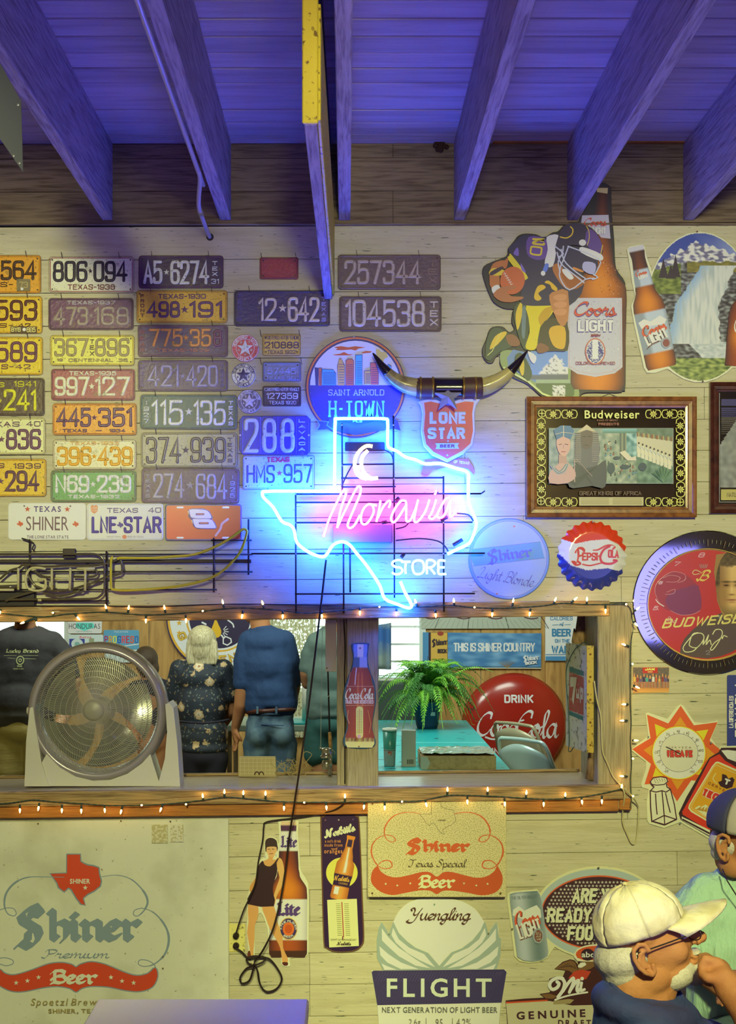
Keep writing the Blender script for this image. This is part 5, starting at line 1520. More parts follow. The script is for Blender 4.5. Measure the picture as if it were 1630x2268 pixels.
# ---- waterfall sign
z=Zm(1370,500,5.97)
circ=[(1550 + 121*cos(radians(t)),680 + 168*sin(radians(t))) for t in range(-62,63,6)]
full=[]
out=z([(105,310),(140,270),(310,243),(350,275),(372,400),(430,560)]) + [(1550 - 121*cos(radians(t)),680 - 168*sin(radians(t))) for t in (28,40,52,64,76,90,104,116,128,140,152,166,180)] + [(1671,780),(1640,815),(1622,815)] + [(1550 + 121*cos(radians(t)),680 + 168*sin(radians(t))) for t in (60,72,84,96,108,120,123)] + z([(640,1895),(480,1950),(370,1945),(330,1880),(290,1700),(200,1300),(160,1060),(215,930),(180,780),(130,450)])
a=Art('beer_sign','oval mountain waterfall sign with a tilted brown beer bottle at its edge','sign',1545,680,y=-0.006)
a.body(out,0.003,'c8c090',bevel=1)
def falls(x,y):
 X,Y=(x - 1370)*5.97,(y - 500)*5.97
 n1,n2,n3=fnoise(X,Y,.006,1),fnoise(X,Y,.014,2),fnoise(X*.5,Y,.03,5)
 ridge=205 + abs(X - 1020)*(.62 if X < 1020 else .34) + (n2 - .5)*110 + (n3 - .5)*30
 if Y < ridge: return mixh('34427c','8890a0',max(0,(X - 1000)/700 + n1*.5 - .2))
 if Y < 480 + (n2 - .5)*60 + max(0,(900 - X)*.25):
  return mixh('ccc8b4','605c6c',max(0,min(1,(n3 + n2*.6 - .72)*5)))
 if Y < 1000: cx0,cx1=1100 - (Y - 520)*.68,1560 - (Y - 520)*.45
 else: cx0,cx1=770 - (Y - 1000)*.25,1320 + (Y - 1000)*.02
 if 525 < Y < 1560 and cx0 + (n2 - .5)*60 < X < cx1 + (n2 - .5)*70:
  c=mixh('b8b8a0','7c98a8',max(0,min(1,1.15 - (X - cx0)/150)))
  return mixh(c,'98a090',max(0,min(1,(fnoise(X*3,Y*.4,.01,8) - .45)*3)))
 if Y < 620 and X > 900: return mixh('8c7c34','4c4c24',n3)
 if X < 820 and Y < 900: return mixh('34401c','788038',n3*n2*2.6)
 if Y > 1750: return mixh('3c4c24','98a050',max(0,min(1,n3*1.8 - .3)))
 if Y > 1540 and X > 900 + (Y - 1540): return mixh('7c887c','c4c4ac',n3*1.3)
 return mixh('2c2428','8c9080',max(0,min(1,(n3 - .3)*2)))
a.new('picture')
a.grid(1440,516,1668,845,150,220,falls,inside=lambda x,y: ((x - 1550)/117) ** 2 + ((y - 680)/163) ** 2 < 1)
for tx,ty,h in ((750,380,300),(590,430,260),(690,520,180)):
 for j in range(6):
  a.poly(z([(tx,ty + j*h*.12),(tx - 18 - j*11,ty + (j + 2.2)*h*.14),(tx + 18 + j*11,ty + (j + 2.2)*h*.14)]),'30202c')
def lb(a,z,top,bot,s,seed=1,tilt=0):
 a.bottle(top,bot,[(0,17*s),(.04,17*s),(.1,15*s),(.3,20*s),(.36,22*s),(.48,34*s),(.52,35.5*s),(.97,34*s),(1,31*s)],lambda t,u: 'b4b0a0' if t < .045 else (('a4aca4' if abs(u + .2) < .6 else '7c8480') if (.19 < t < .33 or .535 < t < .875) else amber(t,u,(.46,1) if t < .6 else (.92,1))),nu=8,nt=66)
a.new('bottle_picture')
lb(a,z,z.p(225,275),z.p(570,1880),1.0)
a.new('lettering')
tr=-0.21
a.text('Coors',*z.b(215,580,380,670),'b84c2c',font='script',w=2.6,rot=tr); a.text('LIGHT',*z.b(250,650,390,700),'dcd8c4',font='block',w=2.2,rot=tr - .05,serif=True)
a.poly(z([(255,1290),(330,1240),(420,1270),(540,1190),(630,1240),(600,1300),(420,1330),(300,1370)]),'c8c4b4')
a.text('Coors',*z.b(290,1285,645,1445),'6c2c24',font='script',w=6.0,rot=tr - .14); a.text('Coors',*z.b(288,1280,640,1440),'c05030',font='script',w=4.6,rot=tr - .14)
a.text('LIGHT',*z.b(330,1410,660,1550),'4c2c24',font='block',w=7.2,rot=tr - .22,serif=True,gap=3); a.text('LIGHT',*z.b(326,1404,656,1544),'dcd8c0',font='block',w=5.0,rot=tr - .22,serif=True,gap=3)
a.line(z([(365,1640),(440,1565),(520,1530)]),1.6,'5c2c24')
a.new('emblem'); a.ell(*z.p(620,1555),11,12,'8c8c84'); a.ell(*z.p(622,1555),7.5,8.5,'7c4038')
a.new('bottle_picture'); a.bottle((1650,590),(1634,812),[(0,10),(.3,12),(.42,26),(.5,30),(1,30)],lambda t,u: amber(t,u,(.7,1)),nu=6,nt=20)
a.new('lettering'); a.text('C',1624,695,1650,740,'d8d0b0',font='script',w=3)
a.screw(*z.p(1030,86),2,'5c3428'); a.screw(*z.p(1105,2062),2,'4c3428'); a.done()
# ---- framed mirrors
def frame(px0,py0,px1,py1,w,name,label,cat,m,y=-0.002,d=0.026,skew=0.0):
 cx,cy=(px0 + px1)/2,(py0 + py1)/2
 r=empty(name,at(cx,cy,y),label,cat)
 k=S*(D + y)/D
 hw,hh,ww=(px1 - px0)/2*k,(py1 - py0)/2*k,w*k
 prof=[(0,0),(0,-d*.9),(ww*.12,-d),(ww*.34,-d*.85),(ww*.42,-d*.7),(ww*.75,-d*.66),(ww*.82,-d*.45),(ww,-d*.4),(ww,0)]
 for side in range(4):
  mb=MB(); vs=[]
  for e in (0,1):
   for (i_,y_) in prof:
    if side==0: v=((-hw + i_) if e==0 else (hw - i_),y_,hh - i_)
    if side==1: v=(hw - i_,y_,(hh - i_) if e==0 else (-hh + i_))
    if side==2: v=((hw - i_) if e==0 else (-hw + i_),y_,-hh + i_)
    if side==3: v=(-hw + i_,y_,(-hh + i_) if e==0 else (hh - i_))
    vs.append(v)
  n=len(prof)
  mb.add(vs,[(j,j + 1,n + j + 1,n + j) for j in range(n - 1)] + [tuple(range(n)),tuple(range(n,2*n))])
  mb.build('frame_rail',m,r)
 return r
mat('frame_oak','a0662e',rough=0.32,grain=('6a3c18',8,(4,4,4)),coat=0.3)
mat('frame_dark','5a2c20',rough=0.32,grain=('38180f',8,(4,4,4)),coat=0.3)
mat('mirror','c0b49c',rough=0.06,metal=1.0)
mat('mirror_clear','b8bcb4',rough=0.05,metal=1.0)
z=Zm(1140,840,3.327)
r=frame(1165,880,1540,1146,23,'beer_mirror','oak-framed beer mirror with gold chain border and a king and queen picture','mirror','frame_oak',y=-0.0205)
a=Art('mirror_glass',None,None,1352.5,1013,y=-0.024,mat='mirror')
a.root=None
a.body([(1186,901),(1519,901),(1519,1125),(1186,1125)],0.003,'8a8674',m='mirror')
a.root.parent=r; a.root.location=Vector(at(1352.5,1013,-0.024)) - r.location
G='c8bc50'
a.new('gold_border','print')
def flower(x,y,rx=9.5,ry=9.5):
 for i in range(8):
  t=i*pi/4
  a.ell(x + cos(t)*rx*.55,y + sin(t)*ry*.55,rx*.34,rx*.15,G,rot=t,n=8)
 a.ell(x,y,1.6,1.6,G,n=8)
for x_ in (282,402,1018,1138):
 for y_ in (258,905):
  X,Y=z.p(x_,y_); a.line([(X - 14,Y + 8),(X - 17,Y),(X - 14,Y - 8),(X - 5,Y - 9)],1.8,G,sm=3); a.line([(X + 14,Y + 8),(X + 17,Y),(X + 14,Y - 8),(X + 5,Y - 9)],1.8,G,sm=3); a.line([(X - 14,Y + 8),(X - 5,Y + 9)],1.8,G); a.line([(X + 14,Y + 8),(X + 5,Y + 9)],1.8,G); flower(X,Y)
for i,y_ in enumerate((345,463,578,695,815)):
 for x_ in (191,1214):
  X,Y=z.p(x_,y_); a.line([(X - 8,Y - 13),(X,Y - 17),(X + 8,Y - 13),(X + 9,Y - 5)],1.8,G,sm=3); a.line([(X - 8,Y + 13),(X,Y + 17),(X + 8,Y + 13),(X + 9,Y + 5)],1.8,G,sm=3); a.line([(X - 8,Y - 13),(X - 9,Y - 5)],1.8,G); a.line([(X - 8,Y + 13),(X - 9,Y + 5)],1.8,G); flower(X,Y)
for x_,y_ in ((195,256),(1217,262),(188,900),(1210,908)):
 a.ring(*z.p(x_,y_),8,8,1.6,G,n=20); a.line([(z.p(x_,y_)[0] - 6,z.p(x_,y_)[1]),(z.p(x_,y_)[0] + 6,z.p(x_,y_)[1])],1.6,G); a.line([(z.p(x_,y_)[0],z.p(x_,y_)[1] - 6),(z.p(x_,y_)[0],z.p(x_,y_)[1] + 6)],1.6,G)
a.new('lettering','print')
a.text('Budweiser',*z.b(508,233,912,294),'c8c060',off=.018,gap=1.5)
a.text('KING OF BEERS',*z.b(600,300,750,313),'8c4c3c',gap=2); a.text('PRESENTS',*z.b(610,325,760,345),'7c3c2c',font='block',w=1.6,gap=4)
a.text('GREAT KINGS OF AFRICA',*z.b(470,828,925,858),'4c3020',font='block',w=1.9,gap=2.6)
a.new('picture','print')
a.rect(*z.b(244,364,1160,774),'6c7460')
def mural(x,y):
 X,Y=(x - 1140)*3.327,(y - 840)*3.327
 n1,n2,n3=fnoise(X,Y,.012,4),fnoise(X,Y,.03,5),fnoise(X,Y,.06,6)
 if X < 640: return mixh('4c6454','a4a484',n2)
 if Y < 400 and X < 890: return mixh('74a498','4c7058',max(0,(Y - 370)/30))
 if X > 890:
  band=445 + (X - 890)*.14
  if Y < band - 50: return mixh('6c7c5c','4c5c44',n2)
  if Y < band - 20: return ['948c54','5c6048','7c4c34'][int(X/12) % 3]
  if Y < 540 + (X - 890)*.40: return 'b4ac80'
  return mixh('34503c','7c9470',n2)
 if 765 < X < 890 and Y < 600:
  if Y < 400: return '6c9484'
  return mixh('34645c','98b49c',max(0,min(1,n2*2 - .5))) if X > 815 else mixh('3c4c44','8c8c64',abs((X/14) % 2 - 1))
 return mixh('4c6450','b4b088',max(0,min(1,n1*.6 + n2*.9 - .25)))
a.grid(*z.b(250,370,1153,768),180,80,mural)
rm_=rn(31)
for i in range(9):
 x_,y_=905 + i*28,475 + i*11
 a.ell(*z.p(x_,y_),2.2,2.6,'3c302c',n=8); a.poly(z([(x_ - 9,y_ + 10),(x_ + 9,y_ + 10),(x_ + 14,y_ + 105),(x_ - 12,y_ + 100)]),'c4bc90'); a.line(z([(x_ - 6,y_ + 14),(x_ + 12,y_ + 40)]),1.2,'5c8488')
for i in range(46):
 x_,y_=rm_.uniform(650,890),rm_.uniform(455,745)
 if y_ < 600 and x_ > 760: continue
 a.ell(*z.p(x_,y_),1.3,1.5,'34302c',n=6); a.ell(*z.p(x_,y_ + 13),2.2,3,rm_.choice(['c4bc90','7c4c3c','4c7478','34443c','a89c70']),n=8)
for x_,y_,w2,h2 in ((740,585,26,12),(800,650,34,16),(700,660,28,40),(930,650,30,30)):
 a.ell(*z.p(x_,y_),w2/3.3,h2/3.3,'2c3c40')
for i in range(12): a.line(z([(1080,760),(1080 + (i - 6)*13,640 + abs(i - 6)*10)]),1.8,'4c7850' if i % 2 else '2c4c38')
a.poly(z([(760,545),(800,530),(850,580),(880,570),(885,605),(820,605)]),'c0b488')
P=lambda pts,c,sm=0: a.poly(z(pts),c,sm=sm)
P([(385,780),(380,720),(430,640),(540,600),(600,640),(660,600),(665,760),(635,808),(560,790),(420,808)],'343438',2)
P([(432,620),(440,420),(470,380),(560,375),(600,400),(620,520),(600,640),(520,660)],'54504c',0)
for i in range(15):
 yy=400 + i*15; a.line(z([(432 - i*.6,yy),(478,yy)]),1.1,'a09478'); a.line(z([(560,yy),(606 + i*.8,yy)]),1.1,'a09478')
P([(480,400),(520,385),(562,400),(562,470),(545,510),(518,522),(492,505),(478,465)],'54443c',2); P([(445,400),(520,340),(590,395),(560,392),(520,380),(478,395)],'b0a070')
a.line(z([(490,430),(512,428)]),1.2,'20181c'); a.line(z([(528,428),(552,430)]),1.2,'20181c'); a.line(z([(505,492),(530,492)]),1.2,'2c2020')
for i in range(2): P([(400 + i*150,760),(560 - i*150 + 40,640),(580 - i*110,665),(440 + i*130,790)],'242428')
a.line(z([(430,600),(432,760)]),1.4,'c0a080'); a.line(z([(440,590),(560,720)]),1.2,'a08c70')
P([(248,770),(250,690),(300,640),(350,600),(420,660),(440,720),(380,770)],'b08870',2)
for i in range(4): a.line(z([(255 + i*10,640 + i*6),(300 + i*6,700 - i*5),(360 - i*4,690 - i*10),(385 - i*6,630)]),2.2,['8c8c7c','5c6c64','a09c84','5c6c64'][i],sm=3)
P([(315,560),(372,560),(375,625),(315,625)],'a47c64')
P([(300,450),(345,430),(396,450),(398,520),(372,566),(346,572),(318,550),(300,500)],'b88c70',2)
P([(276,380),(330,348),(400,350),(428,385),(400,450),(345,428),(300,452)],'345c70'); a.line(z([(290,412),(345,398),(415,405)]),1.6,'b0a078'); a.line(z([(350,350),(350,430)]),1.6,'c0b080')
a.line(z([(316,488),(336,484)]),1.3,'2c2428'); a.line(z([(360,484),(382,488)]),1.3,'2c2428'); a.line(z([(335,540),(362,540)]),2,'a04840'); a.line(z([(350,490),(348,518)]),.8,'8c6450')
a.new('text_plate','print'); a.rect(*z.b(463,873,935,935),'a89c64')
for i in range(6): a.line(z([(475,884 + i*8),(680,884 + i*8)]),.7,'746838'); a.line(z([(710,884 + i*8),(922,884 + i*8)]),.7,'746838')
a.done()
mb=MB(); mb.tube([Vector(at(1329,880,-0.012)) - r.location,Vector(at(1349,872,-0.008)) - r.location,Vector(at(1370,880,-0.012)) - r.location],.0009,5); mb.build('hanging_wire','steel',r)
z=Zm(1140,840,3.327)
r=frame(1570,848,1840,1137,20,'beer_mirror','dark-framed mirror with navy lines, cropped by the photo edge','mirror','frame_dark')
a=Art('mirror_glass',None,None,1705,992.5,y=-0.006,mat='mirror_clear')
a.body([(1588,866),(1822,866),(1822,1119),(1588,1119)],0.003,'8a8674',m='mirror_clear')
a.root.parent=r; a.root.location=Vector(at(1705,992.5,-0.006)) - r.location
a.new('picture','print')
a.line([(1593,871),(1593,1112),(1700,1112)],1,'a8a490')
a.rect(1597,884,1640,899,'2c2450')
for i in range(14): a.rect(1597,903 + i*4.4,1640 - i*.6,903 + i*4.4 + 3.2 - i*.18,'2c2450' if i < 5 else '5c5448')
def blob(x,y): return mixh('8c8c78','5c5c50',fnoise(x,y,.09,9))
a.grid(1594,930,1640,1080,16,50,blob,inside=lambda x,y: y > 985 - (x - 1594)*1.5)
a.rect(1596,1084,1640,1108,'a09448'); a.new('lettering','print'); a.text('NATURE',1609,1091,1640,1101,'5c4c28',font='block',w=1.6)
a.done()
# ---- round tray
z=Zm(1000,1120,3.881)
a=Art('round_sign','round dished beer sign reading Light Blonde, blue neon cast painted in','sign',1127,1238,y=-0.004,mat='print_gloss')
a.body(elp(1127,1238,90,90,n=56),0.006,'5878b8',bevel=2,m='print_gloss')  # rim and disc colours hold the blue cast of the neon
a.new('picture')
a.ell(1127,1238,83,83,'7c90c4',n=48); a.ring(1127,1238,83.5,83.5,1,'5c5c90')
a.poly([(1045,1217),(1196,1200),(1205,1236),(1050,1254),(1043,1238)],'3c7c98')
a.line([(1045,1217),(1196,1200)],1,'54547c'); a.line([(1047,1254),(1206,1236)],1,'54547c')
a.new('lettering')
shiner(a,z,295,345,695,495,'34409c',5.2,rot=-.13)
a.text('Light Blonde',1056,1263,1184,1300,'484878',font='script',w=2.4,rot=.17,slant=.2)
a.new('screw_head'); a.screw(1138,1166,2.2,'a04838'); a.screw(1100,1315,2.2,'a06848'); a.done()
# ---- bottle cap sign (pressed metal)
a0=empty('bottle_cap_sign',at(1311,1231,-0.003),'red, white and blue crimped bottle cap sign reading PEPSI-COLA','sign')
import numpy as np
def cap_mesh():
 R=77*S; nr,na=40,288
 V,F,C_=[],[],[]
 c0=Vector((1311,1231))
 for i in range(nr + 1):
  for j in range(na):
   t=2*pi*j/na
   u=i/nr
   fl=cos(24*t)
   r=R*(u*0.95 + (0.05*fl*0.6 + 0.03)*max(0,(u - .72)/.28))
   y=-0.020*(1 - max(0,(u - .70)/.30) ** 1.6*.98) - 0.0016*max(0,(u - .72)/.28)*fl
   V.append((r*cos(t),y,r*sin(t)))
   px,py=1311 + r*cos(t)/S,1231 - r*sin(t)/S
   X,Y=(px - 1000)*3.881,(py - 1120)*3.881
   top=np.interp(X,[900,945,1060,1180,1330,1420,1500],[270,288,328,302,290,328,410])
   bot=np.interp(X,[905,950,1020,1160,1330,1430,1500],[400,440,515,556,538,562,520])
   C_.append((*alb('c83a18' if Y < top else ('d4cfae' if Y < bot else '2c3470')),1))
 for i in range(nr):
  for j in range(na):
   k=(j + 1) % na
   F.append((i*na + j,i*na + k,(i + 1)*na + k,(i + 1)*na + j))
 return V,F,C_
V_,F_,C_=cap_mesh()
me=bpy.data.meshes.new('pressed_cap'); me.from_pydata(V_,[],F_[288:] + [tuple(range(288,576))[::-1]])
at_=me.color_attributes.new('Col','FLOAT_COLOR','POINT'); at_.data.foreach_set('color',[q for c in C_ for q in c])
bm_=bmesh.new(); bm_.from_mesh(me); bmesh.ops.recalc_face_normals(bm_,faces=bm_.faces[:]); bm_.to_mesh(me); bm_.free()
mat('cap_enamel',vcol=True,rough=0.18,coat=0.3)
link('pressed_cap',me,a0,'cap_enamel',smooth=True)
a=Art('lettering',None,None,1311,1231,y=0,root=a0); a.off=0.0206
a.parts=[]; a.new('wave_print','cap_enamel')
a.text('P',1266,1211,1295,1251,'b8381c',font='script',w=6.5,nib=.9,slant=-.0)
a.new('lettering','cap_enamel')
a.text('EPSI',1287,1224,1322,1242,'b8381c',font='block',w=3.6,rot=.0,gap=2.6); a.line([(1324,1232),(1329,1231)],3.4,'b8381c')
a.line(z([(1210,383),(1250,380),(1320,345),(1370,340),(1395,355),(1380,372)]),4.2,'b8381c',sm=4,nib=0.6); a.line(z([(1350,350),(1300,380),(1270,440),(1290,490),(1360,500),(1410,475),(1385,470)]),5,'b8381c',sm=4)
a.text('OLA',*z.b(1335,380,1430,450),'b8381c',font='block',w=3.6,rot=.04,gap=2.4)
a.line(z([(1030,480),(1060,510),(1100,500),(1080,480)]),4,'b8381c',sm=4); a.line(z([(1120,505),(1180,515),(1250,500),(1290,490)]),3,'b8381c',sm=4)
a.screw(1311,1156,2.2); a.done()
# ---- round mirror clock
z=Zm(1370,1150,6.13)
CX,CY=1566,1339
r=empty('mirror_clock',at(CX,CY,-0.004),'round mirror clock with red face, helmet and young man, BUDWEISER in gold','clock')
a=Art('mirror_rim',None,None,CX,CY,y=-0.006,mat='mirror_clear')
a.body(elp(CX,CY - 4,165,160,n=72),0.005,'8a8674',m='mirror_clear',bevel=2)
a.root.parent=r; a.root.location=Vector(at(CX,CY,-0.006)) - r.location
a.new('dial','print_gloss')
a.ell(CX,CY,132,123,'b0903c',n=64); a.ell(CX,CY,130,121,'a82c10',n=64)
a.new('portrait','print_matte')
body_=z([(1140,1390),(1390,1270),(1600,1300),(1600,1760),(1540,1800),(1380,1860),(1200,1890),(1000,1870),(830,1820),(840,1720),(890,1620),(1000,1500)])
a.poly(body_,'54443c')
a.poly(z([(1320,480),(1600,440),(1700,480),(1700,1340),(1500,1360),(1420,1330),(1380,1240),(1330,1100),(1320,900),(1290,720)]),'8c6c3c')
def face(x,y):
 X,Y=(x - 1370)*6.13,(y - 1150)*6.13
 n=fnoise(X,Y,.02,3)
 g=lambda cx,cy,sx,sy: math.exp(-((X - cx)/sx) ** 2 - ((Y - cy)/sy) ** 2)
 c=mixh('7c5c34','c4a05c',min(1,max(0,(X - 1360)/170)))
 c=mixh(c,'94703c',min(1,g(1410,1020,60,160)))
 for ex in (1455,1610):
  c=mixh(c,'8c6438',min(1,g(ex,895,62,34)*.8)); c=mixh(c,'2c2018',min(1,g(ex,898,30,9)*1.4)); c=mixh(c,'4c3820',min(1,g(ex,850,62,11)*1.3))
 c=mixh(c,'d0b070',g(1530,960,14,70)*.6); c=mixh(c,'6c4824',min(1,g(1528,1024,40,10)))
 c=mixh(c,'7c4030',min(1,g(1532,1095,70,9)*1.2)); c=mixh(c,'9c6c3c',min(1,g(1532,1125,50,14)*.8))
 if Y > 1160: c=mixh(c,'64502c',min(1,(Y - 1160)/160))
 h=640 + (n - .5)*60 - (X - 1500) ** 2/900
 hair=min(1,max(0,(h - Y)/30 + .5)) if X > 1370 else min(1,max(0,(930 - Y)/60))
 return mixh(c,mixh('3c3020','6c5838',n),hair)
inp=lambda x,y: ((x - (1370 + 1540/6.13))/37) ** 2 + ((y - (1150 + 880/6.13))/74) ** 2 < 1
a.grid(*z.b(1290,440,1700,1340),60,130,face,inside=inp)
a.poly(z([(1345,1310),(1365,1300),(1400,1370),(1380,1385)]),'6c7468')
a.new('helmet_picture','print_gloss')
a.poly(z([(490,1000),(500,900),(580,800),(720,715),(850,730),(960,790),(1050,880),(1110,1020),(1120,1180),(1060,1270),(900,1300),(700,1250),(600,1200),(520,1100)]),'8c2c20',sm=2)
a.poly(z([(640,1060),(760,970),(930,920),(1080,900),(1120,1180),(1060,1260),(860,1300),(700,1230),(640,1150)]),'74303c',sm=2)
for pts in ([(490,1000),(500,900),(580,800),(720,715),(850,730),(905,770),(890,830),(800,860)],[(495,1010),(540,1120),(615,1180)],[(600,800),(700,760),(830,790),(780,850),(640,850)],[(700,1240),(840,1300),(1000,1290),(1100,1240)],[(650,990),(760,950),(740,1010),(630,1020)]):
 a.line(z(pts),1.1,'b07868',sm=3)
a.line(z([(500,1090),(540,1140),(610,1182)]),1.8,'d8c8c0',sm=3)
a.new('lettering','print_gloss')
for t_,b_ in (('7',(760,575,845,635)),('8',(1075,452,1170,520)),('6',(535,840,600,885)),('5.',(458,1178,540,1235))):
 a.text(t_,*z.b(*b_),'b88c84',font='block',w=2,slant=.25)
a.text('B',*z.b(1045,680,1250,850),'c8a83c',font='script',w=5.4,slant=.25); a.line(z([(1110,720),(1040,690),(1000,720),(1020,750),(1090,740)]),2,'b89c58',sm=4)
for i in range(5): a.line(z([(1110 + i*18,660),(1095 + i*26,615)]),1.6,'8c7460')
a.text('BUDWEISER',*z.b(575,1310,1830,1440),'c8b454',font='block',w=3.8,slant=.35,rot=-0.07,gap=3)
for pts in ([(1070,1540),(1000,1560),(960,1660),(960,1720),(1060,1740),(1150,1620),(1120,1550),(1020,1560),(940,1640),(870,1740),(900,1800),(1000,1790),(1060,1740),(1120,1680),(1150,1640),(1140,1700),(1180,1640),(1215,1570),(1180,1700),(1230,1640),(1250,1700)],
[(1270,1560),(1310,1500),(1380,1500),(1400,1560),(1340,1680),(1270,1770),(1240,1760),(1290,1680),(1370,1620),(1390,1590),(1400,1620),(1420,1580),(1465,1595)]):
 a.line(z(pts),2.0,'d8cc80',sm=4)
a.text('Bud',*z.b(640,1330,790,1400),'c09c84',font='script',w=1.6,rot=.25); a.text('2',*z.b(1175,1780,1235,1840),'807468',font='block',w=1.6)
a.new('minute_marks','print')
for i in range(96):
 an=radians(i*3.75)
 if sin(an)*150 > 70: pass
 L0,L1=(134,150) if i % 4==0 else (140,149)
 a.line([(CX + cos(an)*L0,CY - 2 + sin(an)*L0*.95),(CX + cos(an)*L1,CY - 2 + sin(an)*L1*.95)],1.1,'7c5c2c' if i % 4==0 else '6c6448',caps=False)
a.ring(CX,CY,132.5,123.5,1.6,'a8842c',n=64)
a.done()
# small postcard
z=Zm(1360,1440,4.93)
a=Art('photo_print','small group photo print beside the post under the clock','photo',1442,1506,y=-0.002,mat='print_gloss')
a.body(z([(205,188),(600,185),(600,462),(205,470)]),0.0015,'b07c38'); a.new('picture')
def crowd(x,y):
 X,Y=(x - 1360)*4.93,(y - 1440)*4.93
 n=fnoise(X,Y,.09,7); n2=fnoise(X,Y,.05,8)
 if Y > 415: return mixh('b87c34','d09c48',(Y - 415)/50)
 if 310 < X < 475 and Y < 250: return 'b03018'
 k=int((X - 205)/34); px_=abs((X - 205)/34 % 1 - .5)
 if Y > 255 + (k % 3)*12 and px_ < .36:
  if Y < 290 + (k % 3)*12: return 'c08c50' if px_ < .2 else '4c3424'
  if Y < 345: return ['c89c40','3c3450','5c4c6c','b8542c','48907c','8c3428','c8c4b0','343048'][(k*5) % 8]
  return 'bc8450' if px_ > .12 else '6c3c28'
 return mixh('3c3028','8c8058',n)
a.grid(*z.b(208,190,598,460),90,60,crowd); a.new('lettering'); a.text('JAX',*z.b(335,195,445,222),'d8c050',font='block',w=2.4); a.text('BEER',*z.b(365,230,420,243),'d8a050',font='block',w=1.2); a.done()
# navy sign at the right edge
a=Art('tall_sign','navy sign with white upward lettering, cropped at the right edge','sign',1650,1576,y=-0.003)
a.body(rrp(1610,1495,1690,1656,4),.002,'2c3468'); a.new('lettering')
def up(t,x0,x1,ya,yb,w):
 mx_,my_=(x0 + x1)/2,(ya + yb)/2; L2,H2=abs(ya - yb)/2,(x1 - x0)/2
 a.text(t,mx_ - L2,my_ - H2,mx_ + L2,my_ + H2,'d0ccb0',font='block',w=w,rot=-pi/2,gap=3)
up('LA DIFERENCIA ES',1614,1624,1612,1541,1.8); up('TOMARLA',1627,1642,1632,1510,3.4)
a.done()
# ================================================================ SIGNS, LOWER HALF OF THE WALL
# ---- cola bottle thermometer on the middle post
z=Zm(620,1340,4.723)
a=Art('bottle_thermometer','cola bottle thermometer sign on the middle post of the opening','thermometer',796,1542,y=-0.003)
out=z([(765,400),(920,398),(930,430),(918,560),(940,680),(985,800),(1000,900),(1005,1000),(990,1120),(968,1240),(975,1330),(1000,1420),(985,1480),(900,1505),(760,1500),(675,1475),(660,1410),(690,1310),(700,1230),(668,1120),(660,980),(675,860),(720,730),(755,620),(760,520),(745,440)])
a.body(catmull(out,True,3),0.004,'2c4c54',bevel=1.5)
a.new('bottle_picture')
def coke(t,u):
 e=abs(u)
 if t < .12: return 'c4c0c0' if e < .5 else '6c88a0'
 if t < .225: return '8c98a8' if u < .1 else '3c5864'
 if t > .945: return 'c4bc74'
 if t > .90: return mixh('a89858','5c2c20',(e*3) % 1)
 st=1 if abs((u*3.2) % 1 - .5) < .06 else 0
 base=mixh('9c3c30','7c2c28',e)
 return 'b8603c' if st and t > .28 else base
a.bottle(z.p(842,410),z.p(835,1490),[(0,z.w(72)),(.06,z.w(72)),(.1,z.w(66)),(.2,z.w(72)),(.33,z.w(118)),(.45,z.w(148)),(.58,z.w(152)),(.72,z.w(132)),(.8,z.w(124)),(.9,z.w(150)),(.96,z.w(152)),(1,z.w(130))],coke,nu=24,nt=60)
a.line(z([(735,700),(715,820),(700,850),(980,850)]),.8,'c0a090'); a.line(z([(800,660),(790,760),(785,830)]),2.4,'c0a8a8'); a.line(z([(690,1050),(980,1048)]),.8,'c0a090'); a.line(z([(715,1100),(705,1180),(725,1240)]),.9,'c09c80'); a.line(z([(920,1100),(950,1240),(935,1340)]),.9,'b8804c')
a.new('lettering')
a.text('Coca-Cola',*z.b(680,866,985,992),'d8c8c0',font='script',w=3.6,slant=.1)
a.text('TRADE MARK REGISTERED',*z.b(682,992,978,1032),'c8b0a8',font='block',w=1.3,gap=3)
a.new('thermometer_plate'); a.rrect(*z.b(795,1058,870,1392),7,'d0c070'); a.line(z([(832,1090),(830,1340)]),1.3,'b05040')
for i in range(14): a.line(z([(808,1110 + i*17),(820,1110 + i*17)]),.8,'5c3c2c'); a.line(z([(842,1110 + i*17),(856,1110 + i*17)]),.8,'5c3c2c')
a.ell(*z.p(828,1372),4,4,'c89098'); a.screw(*z.p(838,450),2,'7c5848'); a.screw(*z.p(826,1478),2,'8c6840'); a.done()
# ---- big Premium board
z=Zm(0,1740,3.135)
a=Art('beer_board','big pale painted board reading Shiner Premium Beer at the lower left','sign',235,2045,y=-0.004,mat='print')
mat('board_paint',vcol=True,rough=0.5,wear='a09a78',wscale=60,wpos=(0.66,0.72),mix='a8a888',mscale=3,mpos=(0.5,0.9))
a.body([(-36,1819),(503,1811.5),(507,1814),(508,2275),(-36,2275)],0.012,'bfbd98',m='board_paint',bevel=2)
txo=[(169 + (x - 820)*.236,1947 + (y - 1138)*.268) for x,y in TXP]
a.new('map_print'); a.poly(grow(txo,3.2),'70807c'); a.poly(txo,'bc4020')
BL='74837e'
a.new('scroll_print')
def sw(pts,w): a.line(z(pts),w,BL,sm=5)
sw([(450,632),(330,630),(200,632),(110,670),(50,740),(35,820),(55,880),(95,900),(118,885),(100,850),(50,845),(0,860)],[1.6,2,3,4.6,4.6,4,2.4,2,2,2,2,2])
